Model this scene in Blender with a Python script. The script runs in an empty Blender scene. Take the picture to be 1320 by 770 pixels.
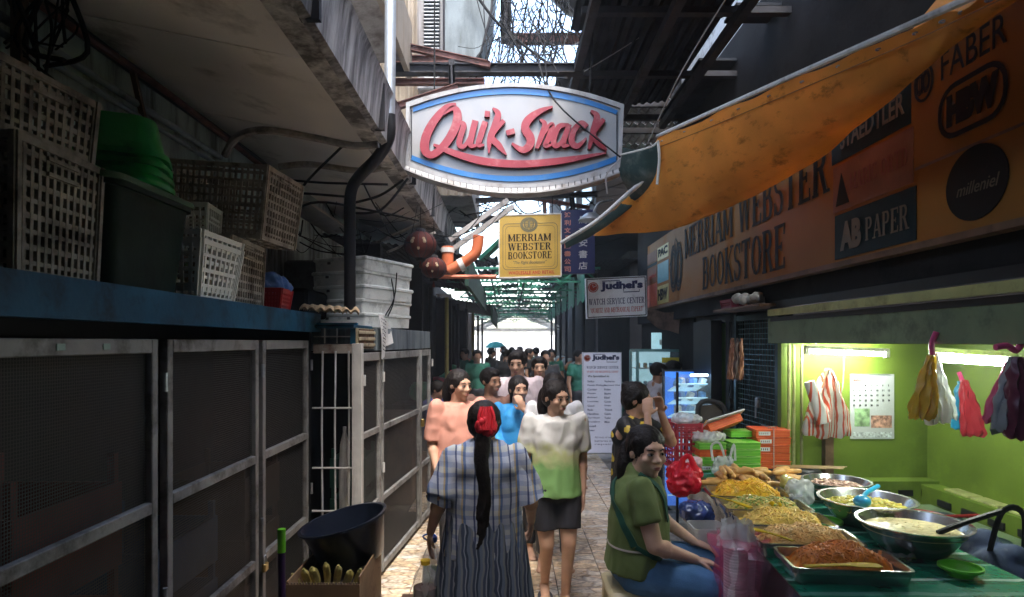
import bpy, bmesh, math, random
from mathutils import Vector, Matrix, noise
random.seed(7)
R = math.radians
V = Vector
PI = math.pi
scene = bpy.context.scene
COL = scene.collection

# ------------------------------------------------------------------ camera, world, sun, exposure
CAMZ = 1.7
cam = bpy.data.cameras.new('camera')
camo = bpy.data.objects.new('camera', cam)
COL.objects.link(camo)
camo.location = (0, 0, CAMZ)
camo.rotation_euler = (R(90), 0, 0)
cam.sensor_width = 36
cam.lens = 36 * 800 / 1320
cam.shift_x = 5 / 1320
cam.shift_y = 56 / 1320
cam.clip_start = 0.05
cam.clip_end = 500
cam.dof.use_dof = True
cam.dof.focus_distance = 4.6
cam.dof.aperture_fstop = 4.5
scene.camera = camo

world = bpy.data.worlds.new("World")
scene.world = world
world.use_nodes = True
wn = world.node_tree
bg = wn.nodes['Background']
sky = wn.nodes.new('ShaderNodeTexSky')
sky.sky_type = 'NISHITA'
sky.sun_disc = False
sky.sun_elevation = R(66)
sky.sun_rotation = R(168)
sky.dust_density = 3.0
sky.air_density = 1.2
wn.links.new(sky.outputs[0], bg.inputs[0])
bg.inputs[1].default_value = 0.15

sunl = bpy.data.lights.new('sun', 'SUN')
sunl.energy = .55
sunl.angle = R(12)
sunl.color = (1, 0.97, 0.93)
suno = bpy.data.objects.new('sun', sunl)
COL.objects.link(suno)
sd = V((math.sin(R(168)) * math.cos(R(66)), math.cos(R(168)) * math.cos(R(66)), math.sin(R(66))))
suno.rotation_euler = sd.to_track_quat('Z', 'Y').to_euler()
suno.location = (0, 5, 12)
scene.view_settings.view_transform = 'Standard'
scene.view_settings.look = 'None'
scene.view_settings.exposure = 3.15
scene.view_settings.gamma = 1
scene.cycles.max_bounces = 6
scene.cycles.transparent_max_bounces = 12

# ------------------------------------------------------------------ helpers
def P(px, py, Y):
    """point at depth Y seen at a place of the 1320 x 770 photograph"""
    return V(((px - 655) / 800 * Y, Y, CAMZ - (py - 441) / 800 * Y))

def smooth_path(pts, n=6):
    pts = [V(p) for p in pts]
    if len(pts) < 3: return pts
    out = []
    for i in range(len(pts) - 1):
        p0 = pts[max(i - 1, 0)]; p1 = pts[i]; p2 = pts[i + 1]; p3 = pts[min(i + 2, len(pts) - 1)]
        for k in range(n):
            t = k / n
            out.append(0.5 * ((2 * p1) + (p2 - p0) * t + (2 * p0 - 5 * p1 + 4 * p2 - p3) * t * t + (3 * p1 - p0 - 3 * p2 + p3) * t ** 3))
    out.append(pts[-1])
    return out

class MB:
    def __init__(s): s.v = []; s.f = []; s.m = []; s.cur = 0
    def add(s, vs, fs):
        b = len(s.v)
        s.v += [V(p) for p in vs]
        s.f += [tuple(i + b for i in f) for f in fs]
        s.m += [s.cur] * len(fs)
        return s
    def box(s, x0, x1, y0, y1, z0, z1, mat=None):
        vs = [V((x, y, z)) for z in (z0, z1) for y in (y0, y1) for x in (x0, x1)]
        if mat: vs = [mat @ p for p in vs]
        return s.add(vs, [(0, 2, 3, 1), (4, 5, 7, 6), (0, 1, 5, 4), (2, 6, 7, 3), (0, 4, 6, 2), (1, 3, 7, 5)])
    def cbox(s, c, size, rot=None):
        m = Matrix.Translation(V(c)) @ (rot.to_4x4() if rot else Matrix())
        a, b, d = [k / 2 for k in size]
        return s.box(-a, a, -b, b, -d, d, m)
    def bbox(s, c, size, bev=0.006, rot=None):
        """box with chamfered edges"""
        m = Matrix.Translation(V(c)) @ (rot.to_4x4() if rot else Matrix())
        a, b, d = [k / 2 for k in size]; e = min(bev, a * .9, b * .9, d * .9)
        rings = []
        for z, i in ((-d, e), (-d + e, 0), (d - e, 0), (d, e)):
            x = a - i; y = b - i; q = e if i == 0 else e * .6
            rings.append([V((-x + q, -y, z)), V((x - q, -y, z)), V((x, -y + q, z)), V((x, y - q, z)), V((x - q, y, z)), V((-x + q, y, z)), V((-x, y - q, z)), V((-x, -y + q, z))])
        vs = [m @ p for r in rings for p in r]
        fs = [tuple(range(7, -1, -1)), tuple(range(24, 32))]
        for k in range(3):
            for i in range(8):
                j = (i + 1) % 8
                fs.append((k * 8 + i, k * 8 + j, k * 8 + 8 + j, k * 8 + 8 + i))
        return s.add(vs, fs)
    def bar(s, p0, p1, w, h=None, up=(0, 0, 1)):
        """square bar from p0 to p1"""
        p0 = V(p0); p1 = V(p1); h = h or w
        d = (p1 - p0).normalized(); u = V(up)
        if abs(d.dot(u)) > .98: u = V((0, 1, 0))
        r = d.cross(u).normalized(); u = r.cross(d)
        vs = []
        for p in (p0, p1):
            for a, b in ((-1, -1), (1, -1), (1, 1), (-1, 1)): vs.append(p + r * a * w / 2 + u * b * h / 2)
        return s.add(vs, [(3, 2, 1, 0), (4, 5, 6, 7), (0, 1, 5, 4), (1, 2, 6, 5), (2, 3, 7, 6), (3, 0, 4, 7)])
    def tube(s, pts, r, seg=8, cap=True, flat=1.0):
        pts = [V(p) for p in pts]; n = len(pts)
        if n < 2: return s
        rr = r if isinstance(r, (list, tuple)) else [r] * n
        vs = []; prev = None
        for i, p in enumerate(pts):
            d = (pts[min(i + 1, n - 1)] - pts[max(i - 1, 0)])
            if d.length < 1e-9: d = V((0, 0, 1))
            d.normalize()
            if prev is None:
                u = V((0, 0, 1)) if abs(d.z) < .9 else V((0, 1, 0))
                prev = (u - d * u.dot(d)).normalized()
            else:
                prev = (prev - d * prev.dot(d))
                if prev.length < 1e-6: prev = V((1, 0, 0)) - d * d.x
                prev.normalize()
            q = d.cross(prev)
            for k in range(seg):
                a = 2 * PI * k / seg
                vs.append(p + (prev * math.cos(a) * flat + q * math.sin(a)) * rr[i])
        fs = []
        for i in range(n - 1):
            for k in range(seg):
                j = (k + 1) % seg
                fs.append((i * seg + k, i * seg + j, (i + 1) * seg + j, (i + 1) * seg + k))
        if cap: fs += [tuple(range(seg - 1, -1, -1)), tuple(range((n - 1) * seg, n * seg))]
        return s.add(vs, fs)
    def lathe(s, prof, c=(0, 0, 0), seg=24, mat=None, sx=1, sy=1, wob=0):
        m = mat or Matrix.Translation(V(c)); vs = []; fs = []
        for r, z in prof:
            for k in range(seg):
                a = 2 * PI * k / seg
                q = r * (1 + wob * math.sin(a * 5 + z * 20))
                vs.append(m @ V((q * math.cos(a) * sx, q * math.sin(a) * sy, z)))
        n = len(prof)
        for i in range(n - 1):
            for k in range(seg):
                j = (k + 1) % seg
                fs.append((i * seg + k, i * seg + j, (i + 1) * seg + j, (i + 1) * seg + k))
        if prof[0][0] > 1e-5: fs.append(tuple(range(seg - 1, -1, -1)))
        if prof[-1][0] > 1e-5: fs.append(tuple(range((n - 1) * seg, n * seg)))
        return s.add(vs, fs)
    def ell(s, c, r, rot=None, seg=16, rings=10):
        m = Matrix.Translation(V(c)) @ (rot.to_4x4() if rot else Matrix())
        if not isinstance(r, (tuple, list)): r = (r, r, r)
        vs = [m @ V((0, 0, -r[2]))]
        for i in range(1, rings):
            t = PI * i / rings
            for k in range(seg):
                a = 2 * PI * k / seg
                vs.append(m @ V((r[0] * math.sin(t) * math.cos(a), r[1] * math.sin(t) * math.sin(a), -r[2] * math.cos(t))))
        vs.append(m @ V((0, 0, r[2])))
        fs = []
        for k in range(seg):
            j = (k + 1) % seg
            fs.append((0, 1 + j, 1 + k))
            for i in range(rings - 2):
                fs.append((1 + i * seg + k, 1 + i * seg + j, 1 + (i + 1) * seg + j, 1 + (i + 1) * seg + k))
            fs.append((1 + (rings - 2) * seg + k, 1 + (rings - 2) * seg + j, len(vs) - 1))
        return s.add(vs, fs)
    def cap(s, p0, p1, r0, r1, flat0=False, flat1=False, seg=14, sq=1.0):
        """tapered capsule; flat ends when asked"""
        p0 = V(p0); p1 = V(p1); d = p1 - p0; L = d.length
        q = d.to_track_quat('Z', 'Y').to_matrix().to_4x4()
        m = Matrix.Translation(p0) @ q
        prof = []
        if flat0: prof.append((r0, 0))
        else: prof += [(max(r0 * math.sin(t), 0), -r0 * math.cos(t)) for t in (0, .4, .8, 1.2, PI / 2)]
        if flat1: prof.append((r1, L))
        else: prof += [(max(r1 * math.cos(t), 0), L + r1 * math.sin(t)) for t in (0, .4, .8, 1.2, PI / 2)]
        prof = [(max(a, 1e-4), b) for a, b in prof]
        return s.lathe(prof, seg=seg, mat=m, sy=sq)
    def poly(s, pts, N, depth):
        """flat outline extruded back along -N"""
        pts = [V(p) for p in pts]; n = len(pts); N = V(N)
        # triangulate by bmesh-safe ngon: the caller gives simple outlines
        vs = pts + [p - N * depth for p in pts]
        fs = [tuple(range(n)), tuple(range(2 * n - 1, n - 1, -1))]
        for i in range(n):
            j = (i + 1) % n
            fs.append((i, i + n, j + n, j))
        return s.add(vs, fs)
    def sheet(s, grid, thick=0.0):
        """grid of points (rows); double-layered when thick"""
        a = len(grid); b = len(grid[0]); vs = [V(p) for r in grid for p in r]; fs = []
        for i in range(a - 1):
            for j in range(b - 1):
                fs.append((i * b + j, i * b + j + 1, (i + 1) * b + j + 1, (i + 1) * b + j))
        if thick:
            n = len(vs); off = []
            for i in range(a):
                for j in range(b):
                    du = vs[i * b + min(j + 1, b - 1)] - vs[i * b + max(j - 1, 0)]
                    dv = vs[min(i + 1, a - 1) * b + j] - vs[max(i - 1, 0) * b + j]
                    nn = du.cross(dv)
                    nn = nn.normalized() if nn.length > 1e-9 else V((0, 0, 1))
                    off.append(vs[i * b + j] - nn * thick)
            vs += off
            fs += [tuple(k + n for k in reversed(f)) for f in fs]
            for j in range(b - 1):
                fs.append((j + 1, j, n + j, n + j + 1)); q = (a - 1) * b
                fs.append((q + j, q + j + 1, n + q + j + 1, n + q + j))
            for i in range(a - 1):
                fs.append((i * b, (i + 1) * b, n + (i + 1) * b, n + i * b)); q = b - 1
                fs.append(((i + 1) * b + q, i * b + q, n + i * b + q, n + (i + 1) * b + q))
        return s.add(vs, fs)
    def mesh(s, name, mats, smooth=False, M=None):
        me = bpy.data.meshes.new(name)
        vs = s.v if M is None else [M @ p for p in s.v]
        me.from_pydata([tuple(p) for p in vs], [], s.f)
        for m in mats: me.materials.append(m)
        if len(mats) > 1: me.polygons.foreach_set('material_index', s.m)
        if smooth:
            me.polygons.foreach_set('use_smooth', [True] * len(me.polygons))
        me.update()
        return me

def wm(o):
    m = Matrix.Translation(o.location) @ o.rotation_euler.to_matrix().to_4x4()
    return wm(o.parent) @ m if o.parent else m

def shade(me, ang=35):
    """smooth shading that keeps hard edges sharp"""
    me.polygons.foreach_set('use_smooth', [True] * len(me.polygons))
    bm = bmesh.new(); bm.from_mesh(me)
    lim = R(ang)
    for e in bm.edges:
        e.smooth = not (len(e.link_faces) == 2 and e.calc_face_angle(0) > lim)
    bm.to_mesh(me); bm.free()

def build(name, mb, mats, parent=None, smooth=False, label=None, cat=None, group=None, kind=None, recenter=True):
    if not isinstance(mats, (list, tuple)): mats = [mats]
    if parent is not None:
        M = wm(parent).inverted(); loc = None
    elif recenter and mb.v:
        xs = [p.x for p in mb.v]; ys = [p.y for p in mb.v]; zs = [p.z for p in mb.v]
        loc = V(((min(xs) + max(xs)) / 2, (min(ys) + max(ys)) / 2, min(zs)))
        M = Matrix.Translation(-loc)
    else: M = None; loc = None
    me = mb.mesh(name, mats, False, M)
    if smooth: shade(me, 40 if smooth is True else smooth)
    o = bpy.data.objects.new(name, me)
    COL.objects.link(o)
    if parent is not None: o.parent = parent
    elif loc is not None: o.location = loc
    tag(o, label, cat, group, kind)
    return o

def tag(o, label=None, cat=None, group=None, kind=None):
    if label: o['label'] = label
    if cat: o['category'] = cat
    if group: o['group'] = group
    if kind: o['kind'] = kind
    return o

def thing(name, label, cat, loc=(0, 0, 0), rz=0, group=None):
    o = bpy.data.objects.new(name, None)
    COL.objects.link(o); o.empty_display_size = .1
    o.location = loc; o.rotation_euler = (0, 0, rz)
    return tag(o, label, cat, group)

def dup(o, loc=None, rz=None, label=None, parent=None):
    c = o.copy(); COL.objects.link(c); c.parent = parent
    for ch in list(o.children): dup(ch, parent=c)
    if loc is not None: c.location = loc
    if rz is not None: c.rotation_euler = (0, 0, rz) if not isinstance(rz, tuple) else rz
    if label: c['label'] = label
    return c

# ------------------------------------------------------------------ materials
class NT:
    def __init__(s, m): s.t = m.node_tree; s.l = s.t.links
    def n(s, ty, **k):
        nd = s.t.nodes.new('ShaderNode' + ty)
        for a, b in k.items():
            if a.startswith('i_'): nd.inputs[a[2:].replace('_', ' ')].default_value = b
            else: setattr(nd, a, b)
        return nd
    def c(s, a, b): s.l.new(a, b)

_mc = {}
def rgba(c): return (c[0], c[1], c[2], 1)
def M(name, col, rough=.55, metal=0.0, var=.18, scale=6, dirt=0.0, dcol=(.03, .025, .02), dscale=5, streak=1.0, bump=.12, bscale=45,
      alpha=1.0, trans=0.0, sss=0.0, coat=0.0, emit=None, estr=0.0, translucent=0.0, spec=.5):
    if name in _mc: return _mc[name]
    m = bpy.data.materials.new(name); m.use_nodes = True
    t = NT(m); b = t.t.nodes['Principled BSDF']; out = t.t.nodes['Material Output']
    tc = t.n('TexCoord'); oi = t.n('ObjectInfo')
    add = t.n('VectorMath', operation='MULTIPLY_ADD')
    t.c(oi.outputs['Random'], add.inputs[0]); add.inputs[1].default_value = (7, 11, 13); t.c(tc.outputs['Object'], add.inputs[2])
    n1 = t.n('TexNoise'); n1.inputs['Scale'].default_value = scale; n1.inputs['Detail'].default_value = 5
    t.c(add.outputs[0], n1.inputs['Vector'])
    mr = t.n('MapRange'); mr.inputs[1].default_value = .3; mr.inputs[2].default_value = .7
    mr.inputs[3].default_value = 1 - var; mr.inputs[4].default_value = 1 + var
    t.c(n1.outputs['Fac'], mr.inputs[0])
    mul = t.n('Mix', data_type='RGBA', blend_type='MULTIPLY'); mul.inputs[0].default_value = 1
    mul.inputs[6].default_value = rgba(col); t.c(mr.outputs[0], mul.inputs[7])
    cur = mul.outputs[2]
    if dirt > 0:
        mp = t.n('Mapping'); mp.inputs['Scale'].default_value = (1, 1, 1 / streak if streak else 1)
        t.c(add.outputs[0], mp.inputs['Vector'])
        n2 = t.n('TexNoise'); n2.inputs['Scale'].default_value = dscale; n2.inputs['Detail'].default_value = 8; n2.inputs['Roughness'].default_value = .7
        t.c(mp.outputs[0], n2.inputs['Vector'])
        m2 = t.n('MapRange'); m2.inputs[1].default_value = .62 - dirt * .3; m2.inputs[2].default_value = .78 - dirt * .25
        m2.inputs[4].default_value = .85
        t.c(n2.outputs['Fac'], m2.inputs[0])
        mx = t.n('Mix', data_type='RGBA'); t.c(m2.outputs[0], mx.inputs[0]); t.c(cur, mx.inputs[6]); mx.inputs[7].default_value = rgba(dcol)
        cur = mx.outputs[2]
        mrr = t.n('MapRange'); t.c(m2.outputs[0], mrr.inputs[0]); mrr.inputs[3].default_value = rough; mrr.inputs[4].default_value = min(1, rough + .3)
        t.c(mrr.outputs[0], b.inputs['Roughness'])
    else: b.inputs['Roughness'].default_value = rough
    t.c(cur, b.inputs['Base Color'])
    b.inputs['Metallic'].default_value = metal
    b.inputs['Specular IOR Level'].default_value = spec
    if bump:
        n3 = t.n('TexNoise'); n3.inputs['Scale'].default_value = bscale; n3.inputs['Detail'].default_value = 4
        t.c(add.outputs[0], n3.inputs['Vector'])
        bp = t.n('Bump'); bp.inputs['Strength'].default_value = bump; bp.inputs['Distance'].default_value = .01
        t.c(n3.outputs['Fac'], bp.inputs['Height']); t.c(bp.outputs[0], b.inputs['Normal'])
    if sss: b.inputs['Subsurface Weight'].default_value = sss; b.inputs['Subsurface Radius'].default_value = (.02, .008, .004); b.inputs['Subsurface Scale'].default_value = .5
    if coat: b.inputs['Coat Weight'].default_value = coat; b.inputs['Coat Roughness'].default_value = .15
    if trans: b.inputs['Transmission Weight'].default_value = trans; b.inputs['IOR'].default_value = 1.3
    if emit: b.inputs['Emission Color'].default_value = rgba(emit); b.inputs['Emission Strength'].default_value = estr
    last = b.outputs[0]
    if translucent:
        tr = t.n('BsdfTranslucent'); t.c(cur, tr.inputs[0]); ms = t.n('MixShader'); ms.inputs[0].default_value = translucent
        t.c(last, ms.inputs[1]); t.c(tr.outputs[0], ms.inputs[2]); last = ms.outputs[0]
    if alpha < 1:
        tp = t.n('BsdfTransparent'); ms = t.n('MixShader'); ms.inputs[0].default_value = alpha
        t.c(tp.outputs[0], ms.inputs[1]); t.c(last, ms.inputs[2]); last = ms.outputs[0]
    t.c(last, out.inputs[0])
    _mc[name] = m
    m['cur'] = 1
    return m

def wire_mesh_mat():
    m = bpy.data.materials.new('wire_mesh'); m.use_nodes = True
    t = NT(m); b = t.t.nodes['Principled BSDF']; out = t.t.nodes['Material Output']
    b.inputs['Specular IOR Level'].default_value = .15; b.inputs['Base Color'].default_value = (.085, .083, .078, 1); b.inputs['Metallic'].default_value = .3; b.inputs['Roughness'].default_value = .5
    tc = t.n('TexCoord'); sp = t.n('SeparateXYZ'); t.c(tc.outputs['Object'], sp.inputs[0])
    facs = []
    for ax in ('Y', 'Z'):
        mu = t.n('Math', operation='PINGPONG'); t.c(sp.outputs[ax], mu.inputs[0]); mu.inputs[1].default_value = .005
        lt = t.n('Math', operation='LESS_THAN'); t.c(mu.outputs[0], lt.inputs[0]); lt.inputs[1].default_value = .0010
        facs.append(lt)
    mx = t.n('Math', operation='MAXIMUM'); t.c(facs[0].outputs[0], mx.inputs[0]); t.c(facs[1].outputs[0], mx.inputs[1])
    no = t.n('TexNoise'); no.inputs['Scale'].default_value = 4; no.inputs['Detail'].default_value = 6; t.c(tc.outputs['Object'], no.inputs['Vector'])
    mr = t.n('MapRange'); mr.inputs[1].default_value = .45; mr.inputs[2].default_value = .75; mr.inputs[4].default_value = .12; t.c(no.outputs['Fac'], mr.inputs[0])
    m2 = t.n('Math', operation='MAXIMUM'); t.c(mx.outputs[0], m2.inputs[0]); t.c(mr.outputs[0], m2.inputs[1])
    tp = t.n('BsdfTransparent'); ms = t.n('MixShader'); t.c(m2.outputs[0], ms.inputs[0]); t.c(tp.outputs[0], ms.inputs[1]); t.c(b.outputs[0], ms.inputs[2])
    t.c(ms.outputs[0], out.inputs[0])
    return m

def stripes_mat(name, cols, axis='X', period=.1, rough=.6, second=None, wob=.02, translucent=0):
    """printed stripes; second = (axis, period, colour, share) crosses them (plaid)"""
    m = bpy.data.materials.new(name); m.use_nodes = True
    t = NT(m); b = t.t.nodes['Principled BSDF']; out = t.t.nodes['Material Output']
    b.inputs['Roughness'].default_value = rough
    tc = t.n('TexCoord'); no = t.n('TexNoise'); no.inputs['Scale'].default_value = 7; t.c(tc.outputs['Object'], no.inputs['Vector'])
    ad = t.n('VectorMath', operation='MULTIPLY_ADD'); t.c(no.outputs['Color'], ad.inputs[0]); ad.inputs[1].default_value = (wob, wob, wob); t.c(tc.outputs['Object'], ad.inputs[2])
    sp = t.n('SeparateXYZ'); t.c(ad.outputs[0], sp.inputs[0])
    def ramp(ax, per, cs):
        d = t.n('Math', operation='DIVIDE'); t.c(sp.outputs[ax], d.inputs[0]); d.inputs[1].default_value = per
        fr = t.n('Math', operation='FRACT'); t.c(d.outputs[0], fr.inputs[0])
        cr = t.n('ValToRGB'); cr.color_ramp.interpolation = 'CONSTANT'
        e = cr.color_ramp.elements
        while len(e) < len(cs): e.new(.5)
        for i, (p, c) in enumerate(cs): e[i].position = p; e[i].color = rgba(c)
        t.c(fr.outputs[0], cr.inputs[0]); return cr.outputs[0]
    cur = ramp(axis, period, cols)
    if second:
        o2 = ramp(second[0], second[1], second[2]); mx = t.n('Mix', data_type='RGBA', blend_type='MULTIPLY'); mx.inputs[0].default_value = second[3]
        t.c(cur, mx.inputs[6]); t.c(o2, mx.inputs[7]); cur = mx.outputs[2]
    t.c(cur, b.inputs['Base Color'])
    n3 = t.n('TexNoise'); n3.inputs['Scale'].default_value = 22; t.c(tc.outputs['Object'], n3.inputs['Vector'])
    bp = t.n('Bump'); bp.inputs['Strength'].default_value = .3; bp.inputs['Distance'].default_value = .01; t.c(n3.outputs['Fac'], bp.inputs['Height']); t.c(bp.outputs[0], b.inputs['Normal'])
    if translucent:
        tr = t.n('BsdfTranslucent'); t.c(cur, tr.inputs[0]); ms = t.n('MixShader'); ms.inputs[0].default_value = translucent
        t.c(b.outputs[0], ms.inputs[1]); t.c(tr.outputs[0], ms.inputs[2]); t.c(ms.outputs[0], out.inputs[0])
    return m

def spots_mat(name, base, spots, scale=14, thr=.28, rough=.6, zlim=None, zcol=None):
    m = bpy.data.materials.new(name); m.use_nodes = True
    t = NT(m); b = t.t.nodes['Principled BSDF']; b.inputs['Roughness'].default_value = rough
    tc = t.n('TexCoord'); no = t.n('TexNoise'); no.inputs['Scale'].default_value = 30; t.c(tc.outputs['Object'], no.inputs['Vector'])
    ad = t.n('VectorMath', operation='MULTIPLY_ADD'); t.c(no.outputs['Color'], ad.inputs[0]); ad.inputs[1].default_value = (.04,) * 3; t.c(tc.outputs['Object'], ad.inputs[2])
    vo = t.n('TexVoronoi'); vo.inputs['Scale'].default_value = scale; t.c(ad.outputs[0], vo.inputs['Vector'])
    lt = t.n('Math', operation='LESS_THAN'); t.c(vo.outputs['Distance'], lt.inputs[0]); lt.inputs[1].default_value = thr
    mx = t.n('Mix', data_type='RGBA'); t.c(lt.outputs[0], mx.inputs[0]); mx.inputs[6].default_value = rgba(base); mx.inputs[7].default_value = rgba(spots)
    t.c(mx.outputs[2], b.inputs['Base Color'])
    return m

def printed_shirt_mat():
    """white shirt with a green and yellow print on the lower front"""
    m = bpy.data.materials.new('white_shirt_green_print'); m.use_nodes = True
    t = NT(m); b = t.t.nodes['Principled BSDF']; b.inputs['Roughness'].default_value = .7
    tc = t.n('TexCoord'); no = t.n('TexNoise'); no.inputs['Scale'].default_value = 9; no.inputs['Detail'].default_value = 6; t.c(tc.outputs['Object'], no.inputs['Vector'])
    sp = t.n('SeparateXYZ'); t.c(tc.outputs['Object'], sp.inputs[0])
    zz = t.n('MapRange'); t.c(sp.outputs['Z'], zz.inputs[0]); zz.inputs[1].default_value = 1.2; zz.inputs[2].default_value = .84
    a = t.n('Math', operation='ADD'); t.c(zz.outputs[0], a.inputs[0]); t.c(no.outputs['Fac'], a.inputs[1])
    cr = t.n('ValToRGB'); e = cr.color_ramp.elements
    e[0].position = .62; e[0].color = (.55, .54, .51, 1); e[1].position = 1.0; e[1].color = (.2, .38, .12, 1)
    k = e.new(.8); k.color = (.5, .52, .25, 1)
    d = t.n('Math', operation='DIVIDE'); t.c(a.outputs[0], d.inputs[0]); d.inputs[1].default_value = 1.35
    t.c(d.outputs[0], cr.inputs[0]); t.c(cr.outputs[0], b.inputs['Base Color'])
    return m

def tile_mat():
    m = bpy.data.materials.new('stone_tile'); m.use_nodes = True
    t = NT(m); b = t.t.nodes['Principled BSDF']
    tc = t.n('TexCoord'); oi = t.n('ObjectInfo')
    add = t.n('VectorMath', operation='MULTIPLY_ADD'); t.c(oi.outputs['Random'], add.inputs[0]); add.inputs[1].default_value = (9, 5, 3); t.c(tc.outputs['Object'], add.inputs[2])
    no = t.n('TexNoise'); no.inputs['Scale'].default_value = 9; no.inputs['Detail'].default_value = 6; t.c(add.outputs[0], no.inputs['Vector'])
    ad = t.n('VectorMath', operation='MULTIPLY_ADD'); t.c(no.outputs['Color'], ad.inputs[0]); ad.inputs[1].default_value = (.05, .05, .05); t.c(add.outputs[0], ad.inputs[2])
    vo = t.n('TexVoronoi', feature='DISTANCE_TO_EDGE'); mp = t.n('Mapping'); mp.inputs['Scale'].default_value = (6, 14, 1)
    t.c(ad.outputs[0], mp.inputs['Vector']); t.c(mp.outputs[0], vo.inputs['Vector']); vo.inputs['Scale'].default_value = 1
    v2 = t.n('TexVoronoi'); t.c(mp.outputs[0], v2.inputs['Vector']); v2.inputs['Scale'].default_value = 1
    cr = t.n('ValToRGB'); e = cr.color_ramp.elements; e[0].color = (.72, .52, .32, 1); e[1].color = (.88, .8, .68, 1); k = e.new(.5); k.color = (.84, .66, .43, 1)
    sp = t.n('SeparateColor'); t.c(v2.outputs['Color'], sp.inputs[0]); t.c(sp.outputs[0], cr.inputs[0])
    n2 = t.n('TexNoise'); n2.inputs['Scale'].default_value = 28; n2.inputs['Detail'].default_value = 8; t.c(add.outputs[0], n2.inputs['Vector'])
    mr = t.n('MapRange'); mr.inputs[1].default_value = 0; mr.inputs[2].default_value = .09; t.c(vo.outputs['Distance'], mr.inputs[0])
    mx = t.n('Mix', data_type='RGBA'); t.c(mr.outputs[0], mx.inputs[0]); mx.inputs[6].default_value = (.36, .25, .16, 1); t.c(cr.outputs[0], mx.inputs[7])
    m3 = t.n('MapRange'); m3.inputs[1].default_value = .35; m3.inputs[2].default_value = .7; m3.inputs[3].default_value = .55; m3.inputs[4].default_value = 1.1; t.c(n2.outputs['Fac'], m3.inputs[0])
    mu = t.n('Mix', data_type='RGBA', blend_type='MULTIPLY'); mu.inputs[0].default_value = 1; t.c(mx.outputs[2], mu.inputs[6]); t.c(m3.outputs[0], mu.inputs[7])
    n4 = t.n('TexNoise'); n4.inputs['Scale'].default_value = 2.2; n4.inputs['Detail'].default_value = 6
    ge = t.n('NewGeometry'); t.c(ge.outputs['Position'], n4.inputs['Vector'])
    m4 = t.n('MapRange'); m4.inputs[1].default_value = .5; m4.inputs[2].default_value = .7; m4.inputs[4].default_value = .18; t.c(n4.outputs['Fac'], m4.inputs[0])
    m5 = t.n('Mix', data_type='RGBA'); t.c(m4.outputs[0], m5.inputs[0]); t.c(mu.outputs[2], m5.inputs[6]); m5.inputs[7].default_value = (.13, .1, .08, 1)
    t.c(m5.outputs[2], b.inputs['Base Color'])
    m6 = t.n('MapRange'); t.c(n4.outputs['Fac'], m6.inputs[0]); m6.inputs[1].default_value = .35; m6.inputs[2].default_value = .65; m6.inputs[3].default_value = .42; m6.inputs[4].default_value = .14
    t.c(m6.outputs[0], b.inputs['Roughness'])
    bp = t.n('Bump'); bp.inputs['Strength'].default_value = .35; bp.inputs['Distance'].default_value = .01; t.c(n2.outputs['Fac'], bp.inputs['Height']); t.c(bp.outputs[0], b.inputs['Normal'])
    return m

# ------------------------------------------------------------------ lettering
class Fr:
    """flat frame: origin, right, up; N looks at the reader"""
    def __init__(s, O, Rt, U): s.O = V(O); s.R = V(Rt).normalized(); s.U = V(U).normalized(); s.N = s.R.cross(s.U)
    def pt(s, u, v, d=0): return s.O + s.R * u + s.U * v + s.N * d
    def mat(s, u=0, v=0, d=0):
        m = Matrix((s.R, s.U, s.N)).transposed().to_4x4(); m.translation = s.pt(u, v, d); return m

_tcache = {}
def text_mesh(txt, bold=0.0, spacing=1.0):
    key = (txt, bold, spacing)
    if key in _tcache: return _tcache[key]
    c = bpy.data.curves.new('text', 'FONT'); c.body = txt; c.size = 1; c.offset = bold; c.space_character = spacing; c.resolution_u = 3; c.extrude = .5
    o = bpy.data.objects.new('text', c); COL.objects.link(o)
    dg = bpy.context.evaluated_depsgraph_get()
    me = bpy.data.meshes.new_from_object(o.evaluated_get(dg))
    vs = [v.co.copy() for v in me.vertices]; fs = [tuple(p.vertices) for p in me.polygons]
    bpy.data.objects.remove(o); bpy.data.curves.remove(c); bpy.data.meshes.remove(me)
    if not vs: vs = [V((0, 0, 0)), V((1, 0, 0)), V((0, 1, 0))]; fs = [(0, 1, 2)]
    x0 = min(p.x for p in vs); x1 = max(p.x for p in vs); y0 = min(p.y for p in vs); y1 = max(p.y for p in vs)
    _tcache[key] = ([V(((p.x - x0) / (x1 - x0), (p.y - y0) / (y1 - y0), p.z + .5)) for p in vs], fs)
    return _tcache[key]

def put_text(mb, txt, fr, u0, v0, w, h, d=.0, depth=.0015, bold=0.0, shear=0.0, spacing=1.0):
    vs, fs = text_mesh(txt, bold, spacing)
    mb.add([fr.pt(u0 + (p.x + shear * p.y * h / w) * w, v0 + p.y * h, d + p.z * depth) for p in vs], fs)

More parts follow.
